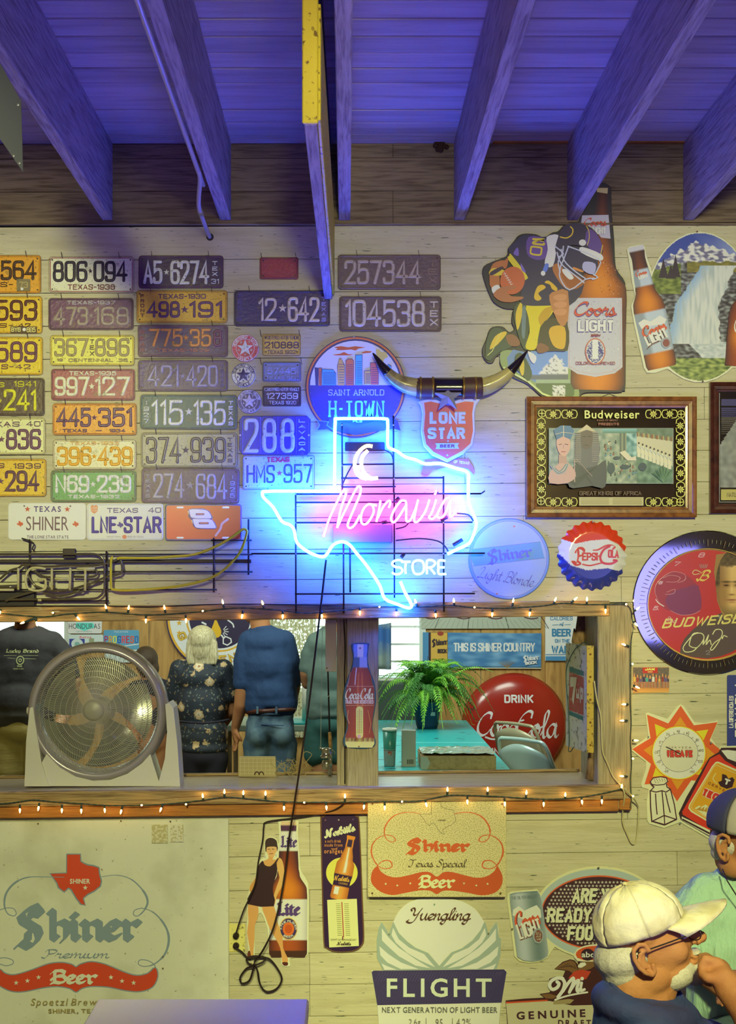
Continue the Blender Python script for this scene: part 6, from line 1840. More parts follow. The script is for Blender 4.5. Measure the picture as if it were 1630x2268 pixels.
sw([(710,628),(820,618),(920,650),(1000,730),(1028,800),(1005,860),(960,900),(930,890),(940,860),(1000,848),(1080,885),(1150,970),(1175,1060),(1150,1160),(1080,1230),(1010,1250),(965,1235),(975,1205),(1030,1210),(1075,1240),(1090,1290)],[1.6,2,3,5,4.6,3,2,2,2,2,3,4.6,5.4,4.6,3,2,2,2,2,2,2])
sw([(-10,1195),(40,1190),(90,1205),(95,1230),(50,1245),(0,1230),(-40,1200)],2)
rib=[(-70,1280),(0,1270),(40,1300),(110,1310),(230,1275),(340,1235),(430,1225),(500,1238),(532,1256),(565,1236),(640,1220),(740,1240),(860,1290),(950,1315),(1030,1300),(1080,1260),(1095,1320),(1060,1390),(980,1420),(880,1415),(760,1390),(640,1385),(570,1400),(532,1425),(490,1400),(400,1385),(300,1395),(180,1420),(90,1420),(10,1385),(-60,1330)]
a.poly(grow(catmull(z(rib),True,3),2.6),BL); a.poly(z(rib),'bc4020',sm=3)
a.new('lettering')
shiner(a,z,90,800,1000,1150,BL,20)
a.text('Premium',*z.b(290,1126,768,1196),BL,font='script',w=3.4,slant=.15)
a.text('Beer',*z.b(348,1262,690,1378),'d0cb98',font='black',w=9,nib=.75)
for x_,y_ in ((120,1360),(198,1346),(275,1322),(776,1322),(853,1348),(933,1360)): a.star(*z.p(x_,y_),6,'d0cb98')
a.text('SHINER',*z.b(492,640,632,675),'d0cb98',off=.03,gap=1.4); a.star(*z.p(598,702),6,'d0cb98')
a.text('Spoetzl Brewery',*z.b(220,1468,800,1532),'8c7c44',off=.012,slant=.2); a.text('SHINER, TEXAS',*z.b(342,1540,760,1576),'8c7c44',off=.03,gap=1.6)
a.new('stamp_print')
a.grid(*z.b(1058,265,1168,393),24,28,lambda x,y: 'a49c64' if fnoise(x,y,.22,2) > .45 else 'b8b48c'); a.grid(*z.b(1185,265,1275,385),20,26,lambda x,y: 'a49c64' if fnoise(x,y,.25,5) > .55 else 'bdb994')
a.new('screw_head'); [a.screw(*z.p(*p),2,'5c4c30') for p in ((845,240),(1187,243),(272,258),(1135,1260),(1137,1180))]
a.done()
# ---- bottle and woman cut-out sign
z=Zm(500,1780,6.13)
a=Art('beer_sign','cut-out sign of a woman in a black dress leaning on a beer bottle','sign',605,1970,y=-0.004)
out=z([(735,235),(965,228),(992,270),(985,400),(1005,700),(1020,900),(1100,1040),(1128,1180),(1128,1900),(1122,2020),(1080,2080),(880,2100),(880,2190),(840,2215),(780,2205),(750,2160),(745,2090),(640,2060),(590,2010),(560,1700),(470,1480),(400,1640),(395,1850),(390,2100),(330,2110),(300,1950),(280,1700),(290,1500),(280,1360),(330,1120),(400,1060),(410,900),(450,780),(530,700),(520,540),(560,470),(620,450),(690,480),(715,540),(720,420),(712,280)])
a.body(catmull(out,True,3),0.003,'d0cc90',bevel=1)
a.new('bottle_picture')
def lite(t,u):
 if t < .028: return 'c8a878'
 if .075 < t < .215: return 'd0ccb8' if abs(u) < .85 else 'b8b49c'
 if .575 < t < .875: return mixh('d4d0b8','a8a48c',abs(u) ** 3)
 if t > .955: return '3c2014'
 if t > .87: return mixh('9c4818','4c2014',abs(u) ** 2)
 if t < .07: return '44203c'
 return amber(t,u,(.5,1),mid='8c3c14',hi='c07018')
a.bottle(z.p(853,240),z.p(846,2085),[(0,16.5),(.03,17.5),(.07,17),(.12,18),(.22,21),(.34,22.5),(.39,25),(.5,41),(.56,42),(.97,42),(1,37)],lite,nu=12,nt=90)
a.new('woman_picture')
P=lambda pts,c,sm=2: a.poly(z(pts),c,sm=(sm or 2))
SK='c08c48'
P([(305,1370),(440,1375),(430,1560),(395,1650),(390,1850),(375,2000),(380,2090),(335,2090),(325,1950),(290,1750),(310,1600)],SK,0)
P([(490,1380),(655,1390),(700,1600),(770,1800),(780,1960),(840,2090),(835,2160),(775,2170),(760,2080),(740,1960),(690,1850),(600,1700),(540,1540)],SK,0)
P([(300,2010),(330,2000),(345,2110),(300,2110)],'5c2c18'); P([(768,2150),(840,2150),(842,2190),(800,2198),(775,2180)],'4c1c14')
P([(690,740),(745,740),(775,790),(795,900),(800,1040),(740,1160),(690,1260),(670,1360),(638,1365),(640,1280),(700,1100),(730,1000),(700,880)],'c89850',0)
P([(500,780),(450,830),(410,1000),(330,1110),(330,1200),(380,1150),(430,1040),(440,940)],'b8823c')
P([(555,560),(690,560),(690,640),(650,720),(640,760),(700,760),(690,880),(500,880),(490,790),(575,750),(580,700),(550,640)],SK)
P([(560,570),(690,570),(688,640),(650,715),(605,722),(565,670)],'c89858',2)
P([(510,780),(530,830),(600,850),(660,800),(700,745),(725,738),(690,800),(700,880),(690,960),(650,1080),(640,1200),(655,1390),(300,1362),(340,1200),(420,1060),(425,940),(440,850),(490,780)],'2c1418')
P([(535,560),(540,500),(580,465),(640,465),(690,500),(700,560),(708,600),(695,650),(690,590),(640,580),(560,590),(552,650),(540,640)],'34201c',0)
a.line(z([(572,618),(600,612)]),1.2,'34201c'); a.line(z([(628,612),(655,616)]),1.2,'34201c'); a.line(z([(596,678),(640,676)]),1.6,'a04830'); a.line(z([(612,625),(610,650)]),.8,'a87438')
a.ell(*z.p(532,720),1.6,3,'a8a48c'); a.ell(*z.p(682,700),1.6,3,'a8a48c')
a.new('lettering')
a.text('Lite',*z.b(738,424,975,600),'4c3460',font='black',w=5.6); a.text('Lite',*z.b(678,1318,1020,1530),'4c3460',font='black',w=8.4)
a.new('emblem'); a.ell(*z.p(852,1690),z.w(122),z.w(150),'b89c48'); a.ell(*z.p(852,1690),z.w(112),z.w(138),'34264c'); a.ell(*z.p(852,1695),z.w(78),z.w(92),'c86020'); a.ell(*z.p(852,1695),z.w(50),z.w(60),'b04818')
a.text('A FINE PILSNER',0,0,0,4,'c8c0a8',font='block',w=.9,arc=(*z.p(852,1692),15.0,-95,95)); a.text('BEER',0,0,0,3.6,'c8c0a8',font='block',w=.9,arc=(*z.p(852,1692),-19.2,215,145))
a.done()
# ---- orange soda thermometer
z=Zm(480,1740,4.294)
a=Art('soda_thermometer','long purple soda thermometer sign with an orange bottle and cream scale','thermometer',757,1953,y=-0.004,mat='print_gloss')
out=z([(985,340),(1000,290),(1060,250),(1170,243),(1280,248),(1335,280),(1357,330),(1375,700),(1390,1100),(1403,1430),(1385,1520),(1320,1570),(1210,1586),(1110,1580),(1040,1545),(1015,1490),(1000,1000)])
out=catmull(out,True,3)
a.body(out,0.008,'6c4c2c',bevel=2.5,m='print_gloss')
a.new('field'); a.poly([(757 + (p[0] - 757)*.94,1953 + (p[1] - 1953)*.98) for p in out],'301c34')
a.new('picture'); a.ell(*z.p(1190,825),z.w(150),z.w(145),'c8bc48',n=40)
a.bottle(z.p(1280,475),z.p(1155,1080),[(0,z.w(40)),(.03,z.w(40)),(.06,z.w(34)),(.18,z.w(36)),(.35,z.w(58)),(.45,z.w(86)),(.6,z.w(88)),(.72,z.w(80)),(.97,z.w(82)),(1,z.w(66))],lambda t,u: ('34263c' if .06 < t < .17 and abs(u) < .6 else ('301c34' if .60 < t < .80 else (mixh('d8943c','a05c20',abs(u)) if t > .17 else 'c87c28'))) if abs(u + .1) > .12 or t > .58 or t < .2 else 'e0d0a0',nu=14,nt=60)
a.rect(*z.b(1115,955,1160,1028),'d8d0b8',rot=.2)
a.new('scale_plate','print'); a.poly(z([(1050,1082),(1332,1072),(1352,1520),(1070,1534)]),'c4c878')
for i in range(17):
 yy=1120 + i*18.5; dx=i*1.0
 a.line(z([(1135 + dx,yy),(1175 + dx,yy)]),1.3,'7c7c3c'); a.line(z([(1212 + dx,yy),(1252 + dx,yy)]),1.3,'7c7c3c')
a.line(z([(1190,1105),(1206,1430)]),2.2,'9c4830'); a.line(z([(1198,1430),(1198,1460)]),2.6,'6c3c2c')
a.new('lettering')
a.text('Nesbitt\'s',*z.b(1010,375,1328,470),'d8c88c',font='script',w=5.2,rot=-.24)
a.text('a soft drink',*z.b(1030,508,1182,537),'c8843c',off=.012); a.text('made from',*z.b(1025,545,1196,575),'c8843c',off=.012); a.text('real',*z.b(1085,582,1150,605),'c8843c',font='script',w=1.2); a.text('oranges',*z.b(1022,610,1194,652),'c8843c',off=.016)
a.text('Nesbitt\'s',*z.b(1110,850,1268,905),'d8983c',font='script',w=2.2,rot=.12); a.text('CALIFORNIA',*z.b(1160,915,1245,935),'d8983c',rot=.15)
a.text("DON'T SAY ORANGE SAY",*z.b(1085,1448,1328,1466),'5c4c30',gap=1.8); a.text('Nesbitt\'s',*z.b(1140,1474,1280,1512),'34201c',font='script',w=1.6)
a.screw(*z.p(1160,320),2); a.screw(*z.p(1034,322),2,'6c5048'); a.screw(*z.p(1296,316),2,'5c4860'); a.done()
# ---- Texas Special tin sign
z=Zm(790,1740,4.294)
a=Art('tin_sign','speckled yellow tin sign reading Shiner Texas Special Beer under the sill','sign',968,1879,y=-0.048,mat='print_worn')
mat('tin_speckled',vcol=True,rough=0.35,wear='a89c64',wscale=260,wpos=(0.48,0.64),bump=.15,bscale=60)
a.body(rrp(*z.b(105,135,1422,1060),4),0.002,'c6b676',m='tin_speckled',bevel=1)
a.new('scroll_print','print')
OR='b85020'
def sw(pts,w,c=OR): a.line(z(pts),w,c,sm=5)
for f in (lambda x: x,lambda x: 1530 - x):
 sw([(f(603),270),(f(540),256),(f(450),256),(f(350),290),(f(280),370),(f(262),450),(f(285),510),(f(330),535),(f(368),520),(f(340),480),(f(270),470),(f(200),500),(f(150),560),(f(140),640),(f(170),720),(f(220),775),(f(280),790),(f(335),770),(f(320),720),(f(260),712),(f(210),745),(f(185),780)],[1.4,1.6,2,3,3.4,2.4,1.8,1.8,2.6,2,1.6,2.2,3.2,3.8,3,2,1.8,2.4,3,2.4,2,2])
rib=[(200,765),(225,810),(290,855),(380,872),(500,850),(620,820),(700,825),(762,866),(820,825),(900,820),(1020,850),(1140,876),(1240,860),(1310,810),(1335,768),(1380,840),(1385,920),(1350,990),(1280,1030),(1180,1042),(1060,1020),(920,1000),(820,1000),(762,1032),(700,1000),(600,995),(460,1020),(340,1040),(230,1010),(150,940),(135,870),(155,800)]
a.poly(z(rib),'b04a1e',sm=3)
a.new('map_print','print'); a.line([(z.p(770,0)[0] + (x - 820)*.170,z.p(0,308)[1] + (y - 1138)*.174) for x,y in TXP],.8,'4c3c20',closed=True)
a.new('lettering','print')
shiner(a,z,458,485,1085,668,OR,9)
a.text('Texas Special',*z.b(490,695,1048,800),'4c3c20',font='script',w=2.4,slant=.05)
a.text('Beer',*z.b(580,840,942,980),'d0c480',font='black',w=7,nib=.75)
for x_,y_ in ((275,930),(385,945),(508,925),(1018,925),(1135,945),(1242,930)): a.star(*z.p(x_,y_),3.2,'d0c480')
a.text('SHINER',*z.b(772,318,845,332),'4c3c20')
a.new('screw_head','print'); [a.screw(*z.p(*p),2.2,'5c3c20') for p in ((150,168),(1384,170),(148,1018),(1366,1018))]
a.done()
# ---- winged FLIGHT sign
a=Art('beer_sign','shield-shaped FLIGHT beer sign with grey wings and navy band','sign',971,2130,y=-0.004)
top=[(345,1300),(390,1210),(480,1120),(600,1075),(720,1066),(860,1070),(1000,1100),(1120,1170),(1190,1260),(1215,1300)]
RW=[(1250,1400),(1270,1370),(1330,1290),(1350,1370),(1352,1440),(1372,1450),(1365,1600),(1368,1625),(1340,1700),(1330,1745),(1420,1750),(1425,1790),(1370,2100),(1340,2400)]
LW=[(215,2400),(195,2100),(140,1790),(142,1762),(250,1755),(235,1700),(192,1640),(210,1600),(190,1465),(205,1440),(210,1350),(238,1295),(280,1360),(305,1400),(330,1340)]
a.body(catmull(z(top),False,4) + z(RW + LW),0.003,'c4c6a0',bevel=1)
a.new('wing_print')
GR='8c9880'
a.poly(z([(330,1340),(347,1290),(400,1400),(480,1480),(560,1540),(680,1590),(740,1660),(785,1712),(830,1660),(900,1585),(1000,1545),(1100,1470),(1180,1370),(1215,1285),(1235,1340),(1250,1400),(1330,1292),(1352,1440),(1372,1450),(1366,1620),(1330,1745),(250,1755),(192,1640),(190,1465),(210,1350),(238,1295),(305,1400)]),GR)
a.poly(z([(347,1292),(470,1130),(600,1078),(760,1066),(1000,1100),(1130,1180),(1214,1295),(1170,1375),(1120,1420),(1110,1440),(1000,1525),(900,1570),(850,1610),(785,1695),(745,1650),(690,1575),(560,1520),(470,1455),(440,1430),(390,1370)]),'c4c6a4')
for f in (lambda x: x,lambda x: 1562 - x):
 a.poly(z([(f(345),1350),(f(400),1460),(f(500),1540),(f(640),1600),(f(690),1660),(f(745),1725),(f(600),1660),(f(480),1590),(f(370),1490),(f(330),1420)]),'c4c6a4')
 a.poly(z([(f(238),1355),(f(300),1440),(f(400),1540),(f(560),1650),(f(700),1735),(f(560),1710),(f(400),1620),(f(290),1520),(f(240),1470)]),'c4c6a4')
 a.poly(z([(f(215),1525),(f(300),1600),(f(420),1680),(f(590),1742),(f(420),1742),(f(290),1680),(f(225),1610)]),'c4c6a4')
 a.poly(z([(f(235),1690),(f(290),1715),(f(380),1748),(f(265),1750)]),'c4c6a4')
a.new('navy_band')
a.poly(z([(142,1770),(160,1757),(1400,1745),(1424,1770),(1376,2062),(196,2086)]),'38304c')
for i in range(46):
 x_=165 + i*27; x2=x_ + 150
 a.line(z([(x_ + 60,1765),(x_ + 10,1860)] if i < 44 else [(x_ - 10,1765),(x_ - 30,1800)]),.7,'54486c',caps=False)
 if 2 < i < 43: a.line(z([(x_ + 20,1880),(x_ - 60,2060)]),.6,'443c5c',caps=False)
a.new('lettering')
a.text('Yuengling',*z.b(465,1150,1090,1320),'4c2c18',font='script',w=4.4,slant=.22)
a.text('FLIGHT',*z.b(285,1825,1280,2005),'bcc49c',off=.02,gap=3.2)
a.text('NEXT GENERATION OF LIGHT BEER',*z.b(240,2098,1335,2152),'5c5c4c',off=.012,gap=2)
a.text('2.6g',*z.b(495,2212,605,2285),'6c6450',gap=1.2); a.text('95',*z.b(748,2210,815,2285),'6c6450'); a.text('4.2%',*z.b(945,2208,1085,2285),'6c6450',gap=1.2)
for x_ in (658,908): a.line(z([(x_,2205),(x_,2300)]),1,'6c6450')
a.new('screw_head'); a.screw(*z.p(306,1408),2,'6c6848'); a.screw(*z.p(1250,1400),2,'6c5c40'); a.screw(*z.p(737,1122),1.8,'6c8870'); a.done()
# ---- football oval sign
z=Zm(1100,1880,4.794)
a=Art('beer_sign','oval ARE YOU READY FOR FOOTBALL sign with a silver can at its side','sign',*z.p(1000,700),y=-0.004)
oc=z.p(1085,680)
ell_=[(oc[0] + z.w(690)*cos(radians(t)),oc[1] + z.w(495)*sin(radians(t))) for t in range(-155,141,9)]
a.body(ell_ + z([(560,1130),(540,1160),(440,1205),(340,1215),(240,1195),(185,1140),(150,850),(108,550),(115,480),(150,455),(280,440),(430,428)]),0.003,'c0bc84',bevel=1)
a.new('oval_print')
a.ell(*oc,z.w(665),z.w(470),'98a490',n=64); a.ell(*z.p(1085,675),z.w(612),z.w(396),'c05428',n=64); a.ell(*z.p(1085,675),z.w(600),z.w(380),'3a1c20',n=64)
for j in range(20):
 for i in range(32):
  x_,y_=500 + i*40 + (20 if j % 2 else 0),316 + j*38
  if ((x_ - 1085)/575) ** 2 + ((y_ - 675)/358) ** 2 < 1 and x_ < 1420:
   a.star(*z.p(x_,y_),3.7,'b0ac90'); a.off -= a.step
a.off += .0003
a.new('lettering')
def both(t,b,w,**k):
 x0,y0,x1,y1=z.b(*b); a.text(t,x0 + 1.2,y0 + 1.6,x1 + 1.2,y1 + 1.6,'241418',font='block',w=w + 1.6,**k); a.text(t,x0,y0,x1,y1,'c8c890',font='block',w=w,**k)
both('ARE YOU',(795,415,1375,575),6.6,slant=.18,gap=3.6); both('READY FOR',(525,625,1330,780),6.6,slant=.12,gap=3.6); both('FOOTBALL',(740,815,1480,970),6.6,slant=.12,gap=3.6)
a.new('badge_print'); a.poly(z([(815,1130),(850,1060),(940,1020),(1080,1005),(1300,1010),(1400,1100),(1300,1180),(900,1190),(840,1170)]),'c4bc90',sm=2); a.poly(z([(835,1120),(870,1065),(950,1035),(1080,1022),(1290,1028),(1380,1100),(1280,1165),(920,1175)]),'b84c20',sm=2)
a.ell(*z.p(962,1118),z.w(72),z.w(64),'301820'); a.text('abc',*z.b(897,1086,1030,1146),'d0c8a4',off=.02,gap=.6); a.text('SPORTS',*z.b(1050,1090,1290,1142),'d0c8a4',font='block',w=2.8,slant=.2)
a.new('can_picture')
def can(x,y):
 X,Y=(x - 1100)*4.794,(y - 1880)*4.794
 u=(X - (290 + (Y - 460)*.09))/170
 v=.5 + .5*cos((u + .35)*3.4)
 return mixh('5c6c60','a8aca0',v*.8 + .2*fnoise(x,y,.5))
can_o=z([(135,475),(190,455),(330,445),(430,440),(455,480),(478,560),(545,1080),(540,1130),(470,1175),(380,1190),(280,1180),(215,1140),(140,560)])
def inpoly(pts):
 def f(x,y):
  c=False
  for i in range(len(pts)):
   (x1,y1),(x2,y2)=pts[i - 1],pts[i]
   if (y1 > y) != (y2 > y) and x < (x2 - x1)*(y - y1)/(y2 - y1) + x1: c= not c
  return c
 return f
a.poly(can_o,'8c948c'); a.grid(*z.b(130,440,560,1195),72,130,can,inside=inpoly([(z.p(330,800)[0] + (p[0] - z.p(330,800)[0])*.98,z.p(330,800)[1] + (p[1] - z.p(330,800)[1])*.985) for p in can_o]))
a.line(z([(140,478),(250,462),(425,445)]),1.2,'4c5c50'); a.text('THE SILVER BULLET',*z.b(150,492,430,525),'54605c',font='block',w=.8,rot=-.07)
a.poly(z([(165,700),(170,640),(230,600),(290,650),(350,620),(420,590),(460,640),(470,720),(330,760)]),'c0c0a0')
a.new('lettering')
a.text('Coors',*z.b(183,640,470,835),'6c2c20',font='script',w=6.4,rot=-.16); a.text('Coors',*z.b(180,634,466,829),'c8502c',font='script',w=4.8,rot=-.16)
a.text('LIGHT',*z.b(205,765,480,930),'5c2820',font='block',w=7,rot=-.3,serif=True,gap=3); a.text('LIGHT',*z.b(202,758,476,922),'d4d0a8',font='block',w=4.8,rot=-.3,serif=True,gap=3)
a.new('emblem'); a.ell(*z.p(435,915),12.5,17,'848c80'); a.ell(*z.p(437,915),8.5,13,'6c3c28'); a.grid(*z.b(410,870,465,960),8,10,lambda x,y: 'a08c6c' if fnoise(x,y,.5) > .5 else '5c3024')
a.new('screw_head'); a.screw(*z.p(1073,195),2.4,'4c4434'); a.screw(*z.p(160,842),2.2,'5c4c34'); a.done()
# ---- draft sign with eagle
a=Art('beer_sign','GENUINE draft sign with a brown eagle and curling white script letter M','sign',1190,2222,y=-0.007)
out=z([(95,1610),(300,1590),(510,1580),(460,1540),(560,1525),(580,1490),(545,1440),(560,1380),(620,1355),(700,1360),(730,1290),(615,1275),(700,1200),(780,1172),(830,1185),(870,1240),(860,1200),(930,1165),(1010,1170),(1075,1225),(1200,1240),(1200,2100),(130,2100)])
a.body(out,0.003,'3c1c18',bevel=1)
a.new('eagle_print')
P=lambda pts,c,sm=0: a.poly(z(pts),c,sm=sm)
P([(620,1272),(700,1210),(780,1180),(830,1200),(860,1280),(840,1340),(760,1290),(700,1280)],'6c4c28'); P([(870,1230),(930,1180),(1010,1185),(1060,1225),(1000,1270),(930,1290),(860,1300)],'6c4c28')
P([(860,1240),(890,1205),(940,1205),(950,1230),(900,1260),(865,1258)],'c4c09c'); P([(820,1300),(900,1280),(1000,1300),(950,1380),(860,1400),(760,1370)],'a83820')
for i in range(7): a.line(z([(650 + i*28,1268 - i*6),(760 + i*14,1215 + i*10)]),1,'3c2418')
P([(470,1545),(560,1535),(640,1560),(600,1590),(520,1585)],'6c4c28')
a.line(z([(700,1375),(640,1370),(580,1400),(560,1450),(590,1490),(640,1470),(660,1430),(640,1410)]),7.5,'c8c4ac',sm=4)
a.line(z([(690,1370),(720,1420),(700,1500),(650,1570)]),7.5,'c8c4ac',sm=4)
a.line(z([(700,1510),(760,1420),(810,1370),(810,1420),(770,1520)]),7,'c8c4ac',sm=4); a.line(z([(780,1500),(840,1410),(870,1400),(850,1480),(860,1510),(890,1480)]),7,'c8c4ac',sm=4)
a.line(z([(900,1420),(890,1500),(930,1490)]),6,'c8c4ac',sm=4); a.ell(*z.p(905,1375),4,4,'c8c4ac')
a.line(z([(620,1600),(740,1560),(860,1535),(960,1520)]),4,'c8c4ac',sm=4)
a.new('panel_print'); P([(98,1640),(560,1612),(800,1660),(1190,1650),(1190,2090),(140,2090)],'aca478'); P([(97,1622),(540,1598),(540,1612),(97,1640)],'b84420'); P([(600,1612),(760,1590),(820,1600),(780,1640),(600,1650)],'8c7c4c')
a.new('lettering'); a.text('GENUINE',*z.b(208,1712,940,1798),'3c1c20',off=.035,gap=4.5,rot=-.04); a.text('DRAFT',*z.b(650,1812,1000,1880),'3c1c20',off=.03,gap=4); a.done()
# ---- sun thermometer with shaker and can
z=Zm(1360,1440,4.93)
a=Art('sun_thermometer','sun-shaped TECATE thermometer sign with salt shaker and red can','thermometer',*z.p(720,1200),y=-0.004)
out=z([(725,590),(760,610),(880,790),(1000,795),(1135,765),(1130,800),(1060,960),(1140,1080),(1160,1050),(1400,1040),(1600,1300),(1400,1900),(1200,2130),(1050,2070),(720,1880),(545,1945),(380,1895),(360,1860),(350,1650),(375,1520),(300,1500),(290,1460),(345,1290),(345,1220),(190,1100),(195,1070),(370,940),(340,690),(370,680),(580,750),(690,610)])
a.body(out,0.003,'c8c48c',bevel=1)
a.new('sun_print')
P=lambda pts,c,sm=0: a.poly(z(pts),c,sm=sm)
cs=(705,1120)
tips=[((725,605),600,820),((1128,785),880,830),((1200,1130),1040,1030),((1100,1440),900,1300),((685,1650),560,1450),((320,1470),400,1240),((200,1080),400,960),((355,700),420,930)]
ts=[(725,605),(1128,785),(1220,1140),(1050,1440),(685,1650),(330,1465),(197,1080),(357,703)]
vs=[(870,820),(1040,985),(1010,1300),(840,1420),(560,1440),(400,1240),(395,960),(590,800)]
for i,(tx,ty) in enumerate(ts):
 v0,v1=vs[i - 1],vs[i]
 P([(tx,ty),v1,cs,v0],'c8501c')
 k_=.30
 ins=[(tx + (cs[0] - tx)*.24,ty + (cs[1] - ty)*.24),(v1[0] + (cs[0] - v1[0])*.02 + (tx - v1[0])*-.0,v1[1]),cs,(v0[0],v0[1])]
 m1=(ins[0][0]*.25 + v1[0]*.75 + (cs[0] - v1[0])*.18,ins[0][1]*.25 + v1[1]*.75 + (cs[1] - v1[1])*.18)
 m0=(ins[0][0]*.25 + v0[0]*.75 + (cs[0] - v0[0])*.18,ins[0][1]*.25 + v0[1]*.75 + (cs[1] - v0[1])*.18)
 P([ins[0],m1,cs,m0],'d08418' if i % 2==0 else 'd0b41c')
a.ell(*z.p(*cs),z.w(300),z.w(298),'c8601c',n=48); a.ell(*z.p(*cs),z.w(292),z.w(290),'d8c02c',n=48); a.ell(*z.p(*cs),z.w(282),z.w(280),'ccc8a0',n=48)
a.new('dial_print'); a.ring(*z.p(*cs),z.w(208),z.w(208),1,'4c3c20'); a.ell(*z.p(*cs),z.w(200),z.w(200),'bcb890',n=40)
for i in range(21):
 an=radians(130 + 280*i/20); R0,R1=208,232
 a.line([z.p(cs[0] + cos(an)*R0,cs[1] + sin(an)*R0),z.p(cs[0] + cos(an)*R1,cs[1] + sin(an)*R1)],1,'4c3c20',caps=False)
a.new('lettering')
for t_,x_,y_ in (('-60',565,1318),('-40',478,1218),('-20',455,1113),('0',497,1003),('20',580,915),('40',695,883),('60',800,902),('80',905,978),('100',948,1093),('120',938,1213),('140',850,1325)):
 w_=9*len(t_); a.text(t_,*z.b(x_ - w_*.9,y_ - 15,x_ + w_*.9,y_ + 15),'4c3c28',gap=1.6)
a.text('CERVEZA',*z.b(585,1050,838,1070),'6c4c30',gap=5)
a.text('TECATE',*z.b(556,1088,866,1168),'5c2c20',font='block',w=6.0,serif=True,gap=3.4); a.text('TECATE',*z.b(560,1092,862,1164),'b83424',font='block',w=4.2,serif=True,gap=3.4)
a.new('pointer',raise_=.002); a.line(z([(562,1052),(640,1088),(718,1130)]),1.6,'301c14')
a.new('shaker_print')
P([(380,1520),(430,1480),(390,1430),(420,1390),(500,1375),(565,1385),(585,1420),(560,1470),(610,1510),(680,1820),(660,1850),(545,1905),(400,1860),(385,1700)],'c8c490')
for pts in ([(390,1430),(420,1392),(500,1378),(565,1390),(578,1430),(540,1462),(460,1470),(400,1460),(390,1430)],[(405,1465),(428,1490),(392,1530)],[(565,1455),(570,1490),(606,1512)],[(388,1530),(392,1700),(405,1860),(545,1900),(675,1840),(650,1680),(608,1515)],[(390,1530),(450,1545),(515,1530),(560,1545),(608,1515)],[(516,1535),(540,1800),(545,1898)],[(445,1565),(452,1680),(462,1785)],[(555,1560),(580,1670),(605,1765)],[(410,1862),(540,1800),(668,1842)]):
 a.line(z(pts),2.4,'3c1418')
for i in range(12): a.ell(*z.p(430 + (i % 5)*28 + (i // 5)*8,1405 + (i // 5)*18),1,1,'3c1418',n=6)
a.new('can_print')
P([(1160,1062),(1330,1060),(1500,1200),(1420,1700),(1150,2010),(1040,2030),(720,1840),(700,1770),(780,1600),(1030,1170),(1130,1110)],'34181c')
P([(1140,1130),(1200,1200),(1420,1330),(1340,1700),(1120,1960),(1010,1950),(740,1790),(735,1760),(830,1590),(1040,1180),(1100,1150)],'bc3018')
P([(1160,1090),(1230,1085),(1360,1100),(1450,1200),(1440,1260),(1230,1180)],'c4c4a0')
P([(730,1810),(1040,1960),(1030,2020),(730,1850)],'c8c490'); P([(735,1830),(1035,1985),(1030,2005),(735,1850)],'34181c')
P([(1100,1215),(1130,1212),(1400,1330),(1330,1650),(1100,1880),(1040,1885),(830,1760),(800,1720),(810,1680),(1060,1260)],'d0c884'); P([(1105,1232),(1130,1230),(1380,1345),(1310,1640),(1090,1865),(1040,1868),(840,1745),(815,1710),(822,1685),(1070,1270)],'c88c18')
a.line(z([(1105,1250),(1360,1358),(1300,1630),(1085,1848),(1040,1850),(850,1730),(832,1700),(1075,1275),(1105,1250)]),1,'d8cc84')
P([(870,1720),(920,1690),(940,1705),(990,1680),(1040,1720),(1070,1780),(1040,1840),(960,1790)],'d0c884')
for i in range(4): P([(885 + i*40,1732 + i*8),(945 + i*34,1700),(930 + i*36,1750 + i*8)],'a87c20')
P([(1170,1345),(1215,1360),(1240,1400),(1280,1380),(1305,1410),(1280,1490),(1220,1510),(1150,1480),(1125,1435),(1165,1420)],'34181c',0)
a.text('T',*z.b(1190,1400,1255,1465),'d8d0a8',font='block',w=4,rot=.35)
a.line(z([(1100,1340),(1070,1400),(1110,1450)]),2,'c8b868',sm=3)
a.new('lettering')
a.text('CERVEZA',*z.b(1005,1492,1290,1520),'7c3c14',font='block',w=1.3,rot=.46,gap=6)
a.text('TECATE',*z.b(930,1560,1320,1655),'d8d0a8',font='block',w=8.4,rot=.40,serif=True,gap=3.4); a.text('TECATE',*z.b(936,1566,1314,1649),'b82c1c',font='block',w=5.6,rot=.40,serif=True,gap=3.4)
a.new('screw_head'); [a.screw(*z.p(*p),2,'5c6c60') for p in ((363,942),(1046,1008),(710,1880))]; a.done()
# ---- white cabinet top in the foreground
kk=0.518
ztop=EYE - 912*S*kk
mat('white_laminate','d4ccc4',rough=0.45)
xl,xr=(217 - VX)*S*kk,(684 - VX)*S*kk
yfar=-D + D*kk
cb=empty('white_cabinet',((xl + xr)/2,yfar - 0.3,0),'flat-topped white cabinet in the foreground, violet-tinted, below the board','cabinet')
w_=(xr - xl)/2
mb=MB(); mb.bbox(-w_,-0.3,ztop - 0.03,w_,0.3,ztop,0.004); mb.build('top_panel','white_laminate',cb)
mb=MB(); mb.bbox(-w_ + .01,-0.29,0.06,w_ - .01,0.29,ztop - 0.03,0.004); mb.build('carcass','white_laminate',cb)
mb=MB(); mb.bbox(-w_ + .015,-0.305,0.08,w_ - .015,-0.29,ztop - 0.05,0.003); mb.build('door','white_laminate',cb)
mb=MB(); mb.bbox(-w_ + .03,-0.27,0.0,w_ - .03,0.27,0.06,0.003); mb.build('plinth','dark_metal',cb)
cb.rotation_euler=(0,0,0)
